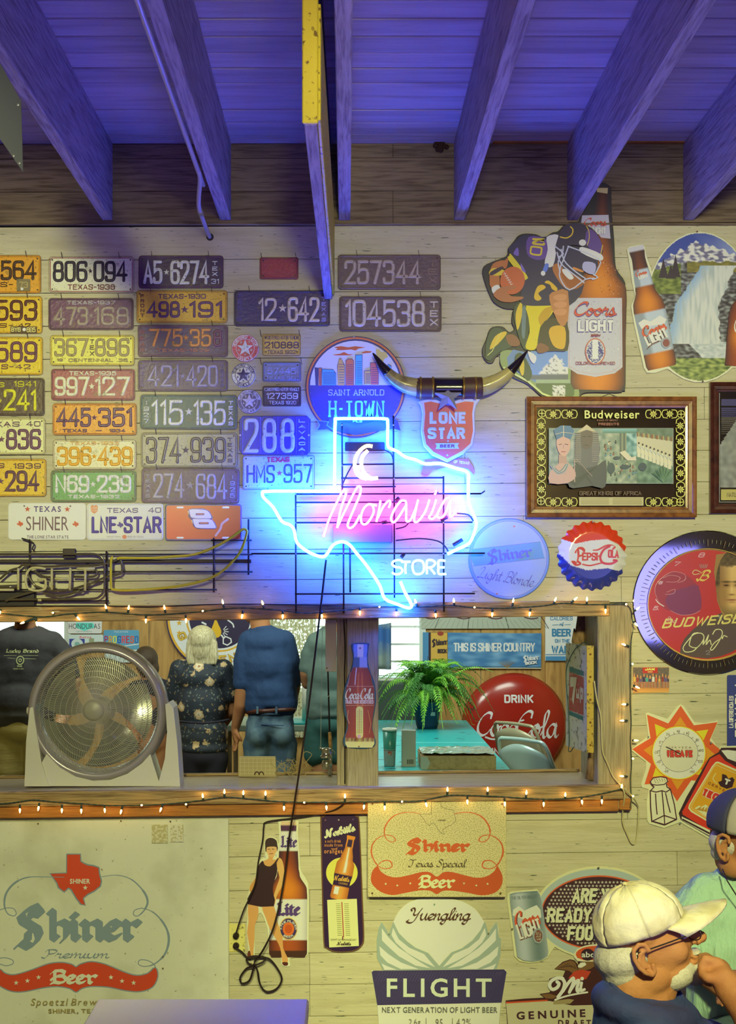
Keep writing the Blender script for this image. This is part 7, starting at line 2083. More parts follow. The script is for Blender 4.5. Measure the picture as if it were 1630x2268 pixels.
# ---- box fan on the sill
z=Zm(0,1340,4.075)
fy=0.10
FK=S*(D + fy)/D
fc=W(218,1576,fy)
ZF=zsill(fc.x)
fan=empty('fan',(fc.x,fy,ZF),'big round grey fan on a white stand on the sill','fan')
fb=Vector((0,0,fc.z - ZF))
mat('fan_ring','aca4ac',rough=0.28,metal=0.2,coat=0.4); mat('fan_white','e2ded4',rough=0.4); mat('fan_wire','c8c2b4',rough=0.3,metal=0.3)
mat('fan_blade','84867c',rough=0.18,spec=0.9,coat=0.5); mat('fan_hub','a8a494',rough=0.4)
R0=154*FK
hub=fb + Vector((-0.006,0,0.012))
def ringpart(name,prof,m,n=72):
 mb=MB(); mb.lathe(prof,n,'y',tuple(fb)); return mb.build(name,m,fan,smooth=True)
ringpart('outer_ring',[(R0 - .012,.06),(R0,.045),(R0 + .001,.0),(R0 - .004,-.03),(R0 - .016,-.048),(R0 - .030,-.05),(R0 - .036,-.044),(R0 - .038,-.02),(R0 - .036,.03),(R0 - .012,.06)],'fan_ring')
ringpart('duct',[(R0 - .037,-.03),(R0 - .044,.0),(R0 - .044,.06)],'fan_ring')
RG=R0 - .036
# guard: curved spokes and hoops
gy=-0.05
mb=MB()
for i in range(140):
 a0_=2*pi*i/140
 pts=[]
 for j in range(9):
  u=j/8
  r_=0.040 + (RG - 0.040)*u
  an=a0_ + (0.0 if u < .55 else (u - .55) ** 1.5*0.95)
  yy=gy - 0.028*cos(u*pi/2) + (0.02 if u > .99 else 0)
  pts.append(hub*(1 - u) + fb*u + Vector((cos(an)*r_,yy,sin(an)*r_)))
 mb.tube(pts,0.00095,4,cap=False)
g_=mb.build('guard_spoke','fan_wire',fan); g_['kind']='stuff'
for u in (.14,.24,.36,.48,.60,.72,.82,.91):
 r_=0.040 + (RG - 0.040)*u
 mb=MB(); mb.tube([hub*(1 - u) + fb*u + Vector((cos(2*pi*i/64)*r_,gy - 0.028*cos(u*pi/2) + .001,sin(2*pi*i/64)*r_)) for i in range(64)],0.001,5,closed=True)
 mb.build('guard_hoop','fan_wire',fan,smooth=True)
mb=MB(); mb.lathe([(0,-.092),(.03,-.090),(.041,-.084),(.044,-.076),(.044,-.066)],32,'y',tuple(hub)); mb.build('guard_badge','fan_hub',fan,smooth=True)
mb=MB(); mb.lathe([(0,-.045),(.03,-.043),(.045,-.03),(.047,.01),(.0,.012)],28,'y',tuple(fb)); mb.build('hub','fan_hub',fan,smooth=True)
for i in range(5):
 b0=2*pi*i/5 + 0.5
 mb=MB(); vs,fs=[],[]
 for a_ in range(8):
  for b_ in range(8):
   u,v=a_/7,b_/7
   r_=.04 + (RG - .065)*u
   wd=(0.20 + .42*sin(min(1,u*1.25)*pi*.55))
   an=b0 + (v - .5)*wd*1.75 - u*.5
   vs.append(tuple(fb + Vector((cos(an)*r_,-.016 + (v - .5)*.05*(1 - u*.35),sin(an)*r_))))
 fs=[(a_*8 + b_,a_*8 + b_ + 1,a_*8 + b_ + 9,a_*8 + b_ + 8) for a_ in range(7) for b_ in range(7)]
 mb.add(vs,fs); mb.build('blade','fan_blade',fan,smooth=True)
 # rear guard and motor
mb=MB()
for i in range(72):
 an=2*pi*i/72
 mb.tube([fb + Vector((cos(an)*.05,.085,sin(an)*.05)),fb + Vector((cos(an)*RG,.055,sin(an)*RG))],.0009,4,cap=False)
for r_ in (.1,.15,.2,.24):
 mb.tube([fb + Vector((cos(2*pi*i/48)*r_,.075,sin(2*pi*i/48)*r_)) for i in range(48)],.001,4,closed=True)
g_=mb.build('rear_guard','fan_wire',fan); g_['kind']='stuff'
mb=MB(); mb.lathe([(0,.13),(.04,.125),(.055,.10),(.055,.05),(0,.05)],24,'y',tuple(fb)); mb.build('motor_housing','fan_hub',fan,smooth=True)
# stand
def fp(px,py,y): return W(px,py,y) - fan.location
for side,pts_f in ((-1,[(66,1568),(73,1566),(78,1600),(92,1690),(108,1738),(112,1748),(54,1752),(58,1640)]),(1,[(366,1560),(374,1556),(384,1568),(393,1650),(399,1748),(340,1750),(352,1730),(365,1680),(370,1620)])):
 mb=MB(); n=len(pts_f)
 P3=[fp(a_,b_,fy - 0.055) for a_,b_ in pts_f]
 for p in P3: p.z=max(p.z,0.004)
 P4=[p + Vector((0,0.14,0)) for p in P3]
 mb.add([tuple(p) for p in P3 + P4],[tuple(range(n)),tuple(range(n,2*n))] + [(i,(i + 1) % n,(i + 1) % n + n,i + n) for i in range(n)])
 mb.build('stand_arm','fan_white',fan)
P3=[fp(a_,b_,fy - 0.05) for a_,b_ in ([(92,1748),(92,1690)] + [(218 + 150*cos(radians(t)),1562 + 168*sin(radians(t))) for t in (140,125,110,95,80,65,50,40)] + [(355,1748)])]
for p in P3: p.z=max(p.z,0.004)
n=len(P3); mb=MB(); mb.add([tuple(p) for p in P3] + [tuple(p + Vector((0,.13,0))) for p in P3],[tuple(range(n)),tuple(range(n,2*n))] + [(i,(i + 1) % n,(i + 1) % n + n,i + n) for i in range(n)])
mb.build('stand_base','fan_white',fan)
for px_ in (70,376):
 mb=MB(); c_=fp(px_,1574,fy); mb.lathe([(0,-.02),(.014,-.018),(.016,0),(.016,.02)],14,'x',tuple(c_)); mb.build('pivot_knob','fan_white',fan,smooth=True)
 # ---- box sign on the right jamb
bs=empty('box_sign',at(1306,1660,-0.03),'old narrow white painted 7up box sign with studded yellow edge in the opening','sign')
yA,yB=-0.03,0.22
TLf,TRf=Vector(at(1300,1430,yA)),Vector(at(1253,1421,yB))
zt,zb_=TLf.z,Vector(at(1298,1667,yA)).z
t3=Vector((0.024,0.004,0))
b0_=bs.location
corners=[Vector((TLf.x,yA,zb_)),Vector((TRf.x,yB,zb_)),Vector((TRf.x,yB,zt)),Vector((TLf.x,yA,zt))]
mat('box_paint','c4c8b4',rough=0.55,wear='6a6450',wscale=40,wpos=(.56,.66)); mat('box_edge','c8a83c',rough=.5,wear='6c5020',wscale=60,wpos=(.58,.66))
mb=MB(); vs=[tuple(c - b0_) for c in corners] + [tuple(c + t3 - b0_) for c in corners]
mb.add(vs,[(0,1,2,3),(7,6,5,4),(0,4,5,1),(1,5,6,2),(2,6,7,3)]); mb.build('case','box_paint',bs)
mb=MB(); mb.box(-0.001,-0.002,0,0.0265,0.0005,zt - zb_); o=mb.build('front_edge','box_edge',bs); o.location=corners[0] - b0_
for i in range(5):
 mb=MB(); mb.lathe([(0,-.004),(.004,-.002),(.005,0)],8,'y',(0,0,0)); o=mb.build('stud','brass',bs,smooth=True); o.location=corners[0] - b0_ + Vector((.013,-.002,.03 + i*.09))
ux=(corners[1] - corners[0]).normalized(); nn=Vector((0,0,1)).cross(ux).normalized(); nn=nn if nn.x < 0 else -nn
def facept(u,v,o=0.0006): return corners[1] + (corners[0] - corners[1])*u + Vector((0,0,zt - zb_))*(v - 1) + Vector((0,0,zt - zb_))*0 - b0_ + nn*o if False else (corners[1] + (corners[0] - corners[1])*u + Vector((0,0,(zt - zb_)*(1 - v))) - b0_ + nn*o)
mat('sign_red','a8402c',rough=.5,wear='b8b09c',wscale=60,wpos=(.6,.68)); mat('sign_teal','2c6c68',rough=.5); mat('sign_cream','d0ccb4',rough=.5)
def facepoly(name,pts,m,o):
 mb=MB(); mb.add([tuple(facept(u,v,o)) for u,v in pts],[tuple(range(len(pts)))]); return mb.build(name,m,bs)
facepoly('teal_band',[(.18,.22),(.86,.245),(.86,.29),(.18,.27)],'sign_teal',.0008); facepoly('red_field',[(.18,.275),(.86,.30),(.84,.66),(.16,.645)],'sign_red',.0008); facepoly('teal_band',[(.16,.65),(.84,.67),(.84,.71),(.16,.69)],'sign_teal',.0008)
mb=MB()
for pts,w in (([(.24,.37),(.48,.36),(.36,.56)],.05),):
 R_=ribbon([(u,v) for u,v in pts],.10,caps=False)
 mb.add([tuple(facept(u,v,.0022)) for u,v in R_[0]],R_[1])
mb.build('numeral','sign_cream',bs)
mb=MB();
for pts in ([(.54,.42),(.54,.49),(.64,.49),(.65,.42)],[(.72,.55),(.73,.42),(.82,.43),(.81,.49),(.73,.49)]):
 R_=ribbon(pts,.045,caps=False); mb.add([tuple(facept(u,v,.0018)) for u,v in R_[0]],R_[1])
mb.build('lettering','sign_cream',bs)
cable('cable','dark wire looping down over the narrow box sign',[(1302,1424,-.03),(1290,1424,0),(1272,1440,.1),(1256,1475,.19),(1254,1510,.20),(1259,1570,.17),(1261,1640,.16),(1259,1662,.17),(1264,1664,.15),(1270,1655,.12)],0,0.002,'green_cord',sm=5)
# driftwood snag behind it
mb=MB()
P_=[W(1276,1350,.30),W(1280,1400,.28),W(1275,1440,.28),W(1262,1470,.3)]
mat('driftwood','9a7a58',rough=.8,bump=.8,bscale=30,grain=('5a4028',8,(8,8,2)))
o0=P_[0]; mb.tube([p - o0 for p in [W(1290,1364,.29),W(1286,1400,.28),W(1276,1440,.26),W(1296,1500,.26),W(1310,1560,.16),W(1318,1640,.10),W(1312,1690,.08),W(1308,1726,.08)]],[.022,.024,.026,.022,.018,.022,.022,.022],10)
dw=mb.build('driftwood_post','driftwood',smooth=True); dw.location=o0
tag(dw,'rough orange-brown crooked log standing behind the box sign on the sill','log')
mb=MB(); mb.tube([W(1280,1440,.27) - o0,W(1272,1420,.27) - o0,W(1272,1392,.27) - o0],[.014,.012,.003],8); mb.build('branch_stub','driftwood',dw,smooth=True)
# ================================================================ STORE ROOM CONTENTS
ARTY=YB - 0.026
def far_art(name,label,cat,cx,cy,**k):
 return Art(name,label,cat,cx,cy,y=ARTY,il=(.52,.60,.50),**k)
 # small souvenir plates on the far wall
z=Zm(0,1340,4.075)
a=far_art('licence_plate','white HONDURAS plate on the store wall','licence plate',*z.p(768,190),group='souvenir plates on the store wall')
a.body(rrp(*z.b(610,120,920,258),4),.004,'bcd8cc',bevel=.6); a.new('lettering'); a.poly(z([(690,160),(840,160),(860,200),(760,235),(680,200)]),'54c8a8'); a.text('HONDURAS',*z.b(622,168,905,215),'3c3c40',gap=1.6); a.text('CENTROAMERICA',*z.b(690,232,830,246),'4c8078'); a.done()
a=far_art('licence_plate','white Belize plate with a small blue flag on the store wall','licence plate',*z.p(773,345),group='souvenir plates on the store wall')
a.body(rrp(*z.b(615,266,932,420),4),.004,'a8c8d8',bevel=.6); a.new('flag_print'); a.rect(*z.b(626,305,765,398),'2c3c7c'); a.ell(*z.p(697,350),13,11.5,'a8d0e0'); a.ell(*z.p(697,352),6,5,'6c9c8c'); a.rect(*z.b(805,300,850,360),'7c8c68'); a.new('lettering'); a.text('Belize',*z.b(720,280,825,300),'b04c54',off=.02); a.done()
a=far_art('licence_plate','colourful YUCATAN PROGRESO plate on the store wall','licence plate',*z.p(1095,310),group='souvenir plates on the store wall')
a.body(rrp(*z.b(935,225,1255,400),4),.004,'4c8ca0',bevel=.6); a.new('lettering'); a.text('YUCATAN',*z.b(1030,233,1155,250),'c8dce0',gap=2)
for i,(c_,q) in enumerate(zip('PROGRESO',('8c2c54','c8902c','b8c844','1c4c8c','c8444c','a82c3c','b8502c','2c5c94'))):
 a.text(c_,*z.b(943 + i*39,278,976 + i*39,345),q,font='block',w=2.4)
a.line(z([(940,365),(1060,380),(1250,352)]),2.4,'b0d0c8'); a.done()
a=far_art('licence_plate','plain pale blue plate below the colourful plate','licence plate',*z.p(1095,450),group='souvenir plates on the store wall'); a.body(rrp(*z.b(945,402,1255,520),4),.004,'a8c8c8',bevel=.6); a.new('lettering'); a.line(z([(960,420),(1100,428),(1240,415)]),2,'6c9c98'); a.done()
# round gold and white sign
z=Zm(340,1340,3.881)
CXg,CYg,RG_=487,1368,119
a=far_art('round_sign','big round white and gold sign with stars on the store wall','sign',CXg,CYg)
a.body(elp(CXg,CYg,RG_,RG_,n=64),.006,'2c2440'); a.new('ring_print')
a.ell(CXg,CYg,RG_ - 3,RG_ - 3,'b89428',n=64); a.ell(CXg,CYg,RG_ - 8,RG_ - 8,'ccd4c4',n=64); a.ell(CXg,CYg,76,76,'b89428',n=48); a.ell(CXg,CYg,72,72,'ccd4c4',n=48); a.ell(CXg,CYg,68,68,'241c34',n=48)
a.star(*z.p(222,240),7,'b89428'); a.star(*z.p(222,155),7,'b89428')
a.poly(z([(535,120),(560,170),(583,220),(575,265),(540,282),(505,262),(497,215),(515,165)]),'c0981c',sm=2)
for i in range(5):
 an=radians(-50 + i*28); a.line([(z.p(590,225)[0] + cos(an)*5,z.p(590,225)[1] + sin(an)*5),(z.p(590,225)[0] + cos(an)*14,z.p(590,225)[1] + sin(an)*14)],1.6,'c8d0c0')
a.line(z([(600,290),(620,270),(665,290),(670,320),(635,345),(600,330),(600,290)]),2.6,'c8d0c0'); a.line(z([(600,280),(585,260)]),3.4,'c8d0c0'); a.line(z([(640,130),(680,160),(690,190)]),3,'c8d0c0',sm=3); a.line(z([(420,150),(450,165)]),4,'c8d0c0')
a.new('lettering')
for ch,an in (('G',-116),('O',-137),('L',-153),('D',-168),('E',176),('N',162),('B',143),('A',130),('R',118)):
 t=radians(an); x_,y_=CXg + sin(t)*93,CYg - cos(t)*93
 a.text(ch,x_ - 9,y_ - 10,x_ + 9,y_ + 10,'8c6c20',font='block',w=5.5,rot=t + pi); a.text(ch,x_ - 8,y_ - 9,x_ + 8,y_ + 9,'c8a434',font='block',w=2.4,rot=t + pi)
a.done()
# signs right
z=Zm(820,1340,3.396)
a=far_art('plank_picture','sign printed with grey-green weathered planks, top of the store wall','picture',*z.p(830,120))
a.body(z([(385,40),(1283,40),(1283,176),(385,178)]),.006,'8c9c84'); a.new('picture')
for i,x_ in enumerate((385,575,820,1060,1283)):
 if i < 4:
  a.line(z([(x_ + 150 + i*20,60),(x_ + 190 + (i - 1.5)*60,176)]),1.4,'2c3830')
for i in range(26): a.line(z([(400 + i*34,100 + (i % 3)*8),(400 + i*34 + (i - 12)*6,172)]),.7,'64745c')
for x_ in (455,700,940,1210): a.line(z([(x_ - 50,92),(x_,104),(x_ + 50,96)]),2.4,'4c2c34',sm=3)
a.done()
a=far_art('banner_sign','blue THIS IS SHINER COUNTRY sign on the store wall','sign',*z.p(840,340))
bo=z([(395,205),(1287,215),(1283,476),(395,470)])
a.body(bo,.006,'3c7490'); a.new('picture')
a.grid(*z.b(440,212,1282,468),60,20,lambda x,y: mixh('34688c','7ca8b4',max(0,fnoise(x,y*3,.035,6)*1.5 - .5)))
a.rect(*z.b(438,206,583,468),'281c24'); a.rect(*z.b(455,208,580,466),'a8903c'); a.ell(*z.p(528,215),7,5,'7c3424')
a.line(z([(640,462),(1282,466)]),1.2,'2c3c3c'); a.line(z([(640,474),(1282,476)]),2,'a8a47c')
for i in range(14): a.line(z([(1030,474),(1030 + (i - 7)*10,430 - (7 - abs(i - 7))*2)]),.8,'6c6444')
a.new('lettering'); a.text('THIS IS SHINER COUNTRY',*z.b(625,284,1238,350),'d0d8c4',font='block',w=3.0,gap=2.6); shiner(a,z,460,245,582,315,'2c2428',3.0,rot=-.1); a.text('BOCK',*z.b(505,330,575,360),'2c2428',font='block',w=2)
shiner(a,z,1145,368,1268,428,'d0d8c4',2.6,rot=-.12); a.text('BOCK',*z.b(1162,422,1252,446),'d0d8c4',font='block',w=2.2,rot=-.12); a.done()
a=far_art('poster','pale poster reading CALORIES of BEER ON THE WALL','poster',*z.p(1440,200))
a.body(z([(1315,20),(1570,20),(1568,420),(1315,420)]),.004,'b8d0cc'); a.new('lettering')
for t_,b_,w_ in (('CALORIES',(1353,85,1522,116),1.6),('BEER',(1365,178,1508,238),3.8),('ON THE',(1388,256,1500,284),1.7),('WALL',(1362,305,1535,365),3.8)):
 a.text(t_,*z.b(*b_),'34708c',font='block',w=w_,gap=3)
a.text('of',*z.b(1420,128,1455,162),'34708c',font='script',w=1.4); a.line(z([(1370,150),(1412,148)]),1,'34708c'); a.line(z([(1462,148),(1505,146)]),1,'34708c')
a.rect(*z.b(1318,385,1566,418),'3c7898'); a.rect(*z.b(1318,370,1566,375),'3c7898'); a.done()
# big cola button sign
cbx,cby=z.p(1082,905)
cb_=empty('button_sign',W(cbx,cby,YB - 0.03),'large round red DRINK Coca-Cola IN BOTTLES button sign leaning on the store wall','sign')
mat('button_red','b02c20',rough=0.22,coat=0.4,wear='6c3830',wscale=9,wpos=(.71,.73))
RB=116*KB
mb=MB(); mb.lathe([(0,-.10),(RB*.4,-.092),(RB*.75,-.068),(RB*.93,-.035),(RB,-.0),(RB*.98,.01)],64,'y'); mb.build('dished_disc','button_red',cb_,smooth=True)
a=Art('lettering',None,None,cbx,cby,y=YB - .03,root=cb_,il=(.52,.60,.50)); a.parts=[]
_pt=a.pt
def domed(x,y,off):
 dx,dy=(x - cbx)*a.k,(y - cby)*a.k
 r_=sqrt(dx*dx + dy*dy)/RB
 h=np.interp(r_,[0,.4,.75,.93,1],[.10,.092,.068,.035,0])
 return (dx,-(h + .0015 + (off)*.3),-dy)
a.pt=domed; a.off=0; a.new('lettering','print_gloss')
def dens(s_,b_,**k): a.text(s_,*z.b(*b_),'c8d0bc',**k)
dens('DRINK',(998,668,1216,730),font='block',w=3.8,rot=-.0,gap=3.4)
a.text('Coca',*z.b(790,790,1120,985),'c8d0bc',font='script',w=7.0,slant=.1,nib=.9); a.line(z([(1120,862),(1140,856)]),3.4,'c8d0bc')
a.text('Cola',*z.b(1080,778,1420,1000),'c8d0bc',font='script',w=7.0,slant=.1,nib=.9)
a.line(z([(860,985),(920,1000),(1000,972),(1060,998)]),4,'c8d0bc',sm=4)
dens('IN BOTTLES',(905,1065,1312,1120),font='block',w=3.2,gap=3.4)
a.done()
# table with turquoise top
mat('table_teal','2cb0b8',rough=0.35,wear='1c6068',wscale=12,wpos=(.62,.66)); mat('table_leg','8a7a60',rough=.5)
# table top: back edge at py 1592, front edge near the sill
def onz(px,py,zz):
 """point on the level zz that shows at the photo pixel"""
 kk_=(EYE - zz)/((py - VY)*S)  # (D+y)/D
 y_=D*kk_ - D
 return W(px,py,y_)
TZ=1.06
pb0,pb1=onz(838,1595,TZ),onz(1028,1597,TZ)
tf0,tf1=onz(838,1711,TZ),onz(1080,1711,TZ)
tyb,tyf=pb0.y,0.42
txl,txr=0.125,pb1.x + 0.02
FZ=0.28
tb=empty('turquoise_table',((txl + txr)/2,(tyf + tyb)/2,0),'turquoise painted plank table behind the sill','table')
mb=MB()
n_=5
cx_,cy_=tb.location.x,tb.location.y
for i in range(n_):
 y0_=tyf + (tyb - tyf)*i/n_; y1_=tyf + (tyb - tyf)*(i + 1)/n_
 m2=MB(); m2.bbox(txl - cx_,y0_ - cy_ + .003,TZ - .03,txr - cx_,y1_ - cy_ - .003,TZ,.003); m2.build('plank','table_teal',tb)
m2=MB(); m2.bbox(txl - cx_ + .03,tyf - cy_ + .03,TZ - .1,txr - cx_ - .03,tyb - cy_ - .03,TZ - .031,.003); m2.build('apron','table_leg',tb)
for sx in (txl + .06,txr - .06):
 for sy in (tyf + .08,tyb - .08):
  m2=MB(); m2.bbox(sx - cx_ - .025,sy - cy_ - .025,FZ,sx - cx_ + .025,sy - cy_ + .025,TZ - .1,.003); m2.build('leg','table_leg',tb)
mat('rim_white','d8dcd0',rough=.3); mat('table_pale','a8b8a8',rough=.5)
t2=empty('pale_table',(bx(640),3.75,FZ),'pale long table behind the people, blue sheets on top','table')
mb=MB(); mb.bbox(-.40,-.32,.74,.35,.32,.78,.004); mb.build('tabletop','table_pale',t2)
for sx in (-.34,.30):
 for sy in (-.26,.26):
  mb=MB(); mb.tube([(sx,sy,0),(sx,sy,.74)],.016,8); mb.build('leg','table_leg',t2)
mb=MB(); mb.bbox(-.22,-.16,0,.22,.16,.012,.003); cl2=mb.build('folded_sheet','table_teal'); cl2.location=(bx(668),3.62,FZ + .7805); tag(cl2,'flat turquoise folded sheet on the pale table','cloth')
mb=MB(); mb.tube([(0,0,0),(0,0,.22)],[.05,.05],16); cl3=mb.build('paper_roll','rim_white',smooth=True); cl3.location=(bx(693),3.66,FZ + .793); tag(cl3,'white upright paper roll on the turquoise sheet','roll')
mb=MB(); mb.tube([(0,0,.22),(0,0,.225)],[.015,.015],10); mb.build('core','table_leg',cl3)
def stand(name,px,py,label,cat,zz=TZ,group=None):
 p=onz(px,py,zz)
 return empty(name,(p.x,p.y,zz),label,cat,group),S*(D + p.y)/D
 # tumbler
mat('cup_teal','3c8c80',rough=.3); mat('cup_grey','8c9c98',rough=.3); mat('rim_white','d8dcd0',rough=.3)
r,k=stand('tumbler',863,1697,'green insulated tumbler with white rim beside the small white box','cup')
mb=MB(); mb.lathe([(0,0),(11*k,0),(12.5*k,3*k),(13.5*k,38*k)],28); mb.build('base_band','cup_grey',r,smooth=True)
mb=MB(); mb.lathe([(13.5*k,38*k),(15.6*k,80*k),(14.6*k,80*k),(13*k,40*k),(0,39*k)],28); mb.build('body','cup_teal',r,smooth=True)
mb=MB(); mb.lathe([(14.4*k,79*k),(16.4*k,79*k),(16.8*k,82*k),(15.8*k,84*k),(14.4*k,82*k)],28); mb.build('rim','rim_white',r,smooth=True)
mb=MB(); mb.box(-4*k,-14.6*k,26*k,4*k,-13.2*k,34*k); mb.build('label_patch','sign_red',r)
for h_ in (36,20,8):
 mb=MB(); mb.lathe([(13.6*k*(.86 + h_/260),h_*k - .001),(13.9*k*(.86 + h_/260),h_*k),(13.6*k*(.86 + h_/260),h_*k + .001)],24); mb.build('groove_ring','dark_metal',r)
mat('carton_grey','a0a49c',rough=.6); mat('cardboard','a88a60',rough=.7,grain=('8c7048',12,(4,4,4))); mat('print_black','2c2c30',rough=.5)
r,k=stand('small_carton',905,1697,'narrow pale carton with a barcode standing on the turquoise table','box')
mb=MB(); mb.bbox(-15.5*k,-.02,0,15.5*k,.02,80*k,.001); mb.build('carton_body','carton_grey',r)
mb=MB()
for i in range(9): mb.box((-4 + i*1.7)*k,-.0206,6*k,(-4 + i*1.7 + (.9 if i % 3 else 1.3))*k,-.0200,16*k)
o_=mb.build('barcode','print_black',r); o_['kind']='stuff'
mb=MB(); mb.box(-15*k,-.02,80*k,-2*k,.019,80*k + .0006); o_=mb.build('flap','carton_grey',r);
r,k=stand('cardboard_tray',1015,1704,'shallow cardboard tray wrapped in shiny clear plastic','box')
W2,DD=83*k,.30
mb=MB(); mb.bbox(-W2,-.015,0,W2,DD,30*k,.002); mb.build('tray_body','cardboard',r)
mb=MB(); vs,fs=[],[]
for i in range(24):
 for j in range(16):
  x_,y_=-W2*.98 + 2*W2*.98*i/23,-.01 + (DD - .0)*j/15
  vs.append((x_,y_,31*k + .012*fnoise(x_,y_,28,3) + .01*fnoise(x_,y_,70,8)))
fs=[(i*16 + j,(i + 1)*16 + j,(i + 1)*16 + j + 1,i*16 + j + 1) for i in range(23) for j in range(15)]
mb.add(vs,fs)
mat('plastic_wrap','9cc8cc',rough=.08,spec=1.0,coat=1.0); mb.build('plastic_wrap','plastic_wrap',r)
mb=MB(); mb.add([(-W2 - .001,-.0165,.001),(-W2 + .03,-.017,.001),(-W2 + .045,-.017,15*k),(-W2 + .03,-.017,29*k),(-W2 - .001,-.0165,29*k)],[(0,1,2,3,4)]); mb.build('side_flap','carton_grey',r)
# fern
mat('pot_blue','2c4868',rough=.4); mat('fern_green','7cc03c',rough=.55); mat('fern_dark','3c7830',rough=.6); mat('soil','2c2018',rough=1)
r,k=stand('potted_fern',946,1613,'bushy green fern in a blue pot on the turquoise table','plant')
mb=MB(); mb.lathe([(0,0),(22*k,0),(25*k,10*k),(31*k,55*k),(33*k,56*k),(33*k,62*k),(29*k,62*k),(28*k,54*k),(0,54*k)],28); mb.build('pot','pot_blue',r,smooth=True)
mb=MB(); mb.lathe([(0,55*k),(28*k,55*k)],20); mb.build('soil','soil',r)
mb=MB(); mb.tube([(0,-.02,55*k),(0,-.02,150*k),(.004,-.02,160*k),(.012,-.02,158*k),(.014,-.02,150*k)],.0016,6); mb.build('hanger_hook','dark_metal',r)
mb=MB(); mb.box(6*k,-27.5*k,30*k,16*k,-26.5*k,38*k); mb.build('price_tag','rim_white',r)
rf=rn(21)
def frond(mb,az,L,rise,droop,wid):
 """arching rachis with paired leaflets"""
 n=16
 P_=[]
 for i in range(n + 1):
  t=i/n
  rr_=L*(t*.9)
  zz=58*k + rise*sin(min(1,t*1.1)*pi*.55)*1.0 - droop*t ** 2.6
  P_.append(Vector((cos(az)*(rr_*.8 + .02*t),sin(az)*rr_*.8,zz)))
 for q_ in P_:
  if (q_.x ** 2 + q_.y ** 2) ** .5 > 26*k: q_.z=max(q_.z,.03 + .02*sin(q_.x*40))
 for i in range(1,n + 1):
  a_,b_=P_[i - 1],P_[i]
  t=i/n
  d=(b_ - a_).normalized(); s_=d.cross(Vector((0,0,1))).normalized()
  u_=s_.cross(d)
  lw=wid*sin(min(1.0,.18 + t*.9)*pi) ** .6 + .003
  for q in (-1,1):
   for h in (0,.5):
    c=a_ + (b_ - a_)*h
    tip=c + s_*q*lw + d*lw*.45 - u_*lw*.25 + Vector((0,0,-lw*.2))
    w2=(b_ - a_).length*.22
    mb.add([tuple(c - d*w2),tuple(c + s_*q*lw*.5 - d*w2*.6 + u_*.002),tuple(tip),tuple(c + d*w2 + s_*q*lw*.45)],[(0,1,2,3)])
 return P_
for i in range(140):
 az=rf.uniform(0,2*pi); L=rf.uniform(.28,.56)*k/.0027; up_=rf.uniform(.10,.28)*k/.0027
 if i % 3==0: up_=rf.uniform(.25,.28)*k/.0027; L *= .6
 mb=MB(); P_=frond(mb,az,L,up_,rf.uniform(.05,.38) if i % 3 else .05,rf.uniform(.030,.046))
 mb.tube(P_,.0012,4,cap=False)
 mb.build('frond','fern_green' if rf.random() < .62 else 'fern_dark',r)
 # folding chairs
mat('chair_metal','b8b090',rough=.35,metal=.2); mat('chair_metal_white','b8d4d4',rough=.3,metal=.2)
def fold_chair(loc,rz,m,label):
 r=empty('folding_chair',loc,label,'chair','metal folding chairs in the store',rot=(0,0,rz))
 SH,BH=.44,.82
 mb=MB()
 vs,fs=[],[]
 for i in range(13):
  for j in range(5):
   u,v=i/12*2 - 1,j/4
   hw=.20 - .03*v ** 3
   x_=u*hw
   zt_=.62 + (.17*v) - (.05*(u*u)*v) + (.03*(1 - v)*(1 - u*u))*-1
   vs.append((x_,.16 + .05*v - .03*(1 - u*u)*-1,zt_))
 fs=[(i*5 + j,(i + 1)*5 + j,(i + 1)*5 + j + 1,i*5 + j + 1) for i in range(12) for j in range(4)]
 mb.add(vs,fs); o_=mb.build('backrest',m,r,smooth=True); sm_=o_.modifiers.new('thick','SOLIDIFY'); sm_.thickness=.008
 mb=MB(); pts=[(-.205,-.22,0),(-.205,.0,.38),(-.2,.14,.62),(-.175,.21,.79),(-.1,.22,.815),(.1,.22,.815),(.175,.21,.79),(.2,.14,.62),(.205,0,.38),(.205,-.22,0)]
 mb.tube(catmull(pts,n=4),.011,8); mb.build('frame_tube',m,r,smooth=True)
 for sx in (-.18,.18):
  mb=MB(); mb.tube([(sx,.26,0),(sx,.06,.30),(sx,-.06,.30)],.010,8); mb.build('leg',m,r,smooth=True)
 mb=MB(); mb.bbox(-.18,-.22,.435,.18,.16,.455,.006); mb.build('seat',m,r)
 mb=MB(); mb.tube([(-.18,.24,.03),(.18,.24,.03)],.008,6); mb.build('crossbar',m,r)
 return r
def chair_at(px_top,py_top,y_,rz,m,label):
 p=W(px_top,py_top,y_)
 s_=(p.z)/.815
 c=fold_chair((p.x,p.y,FZ),rz,m,label); c.scale=(1,1,1)
 return c
chair_at(1192,1592,3.3,radians(128),'chair_metal','beige metal folding chair in front of the red button sign')
chair_at(1212,1618,2.4,radians(130),'chair_metal_white','pale blue metal folding chair beside the beige one')
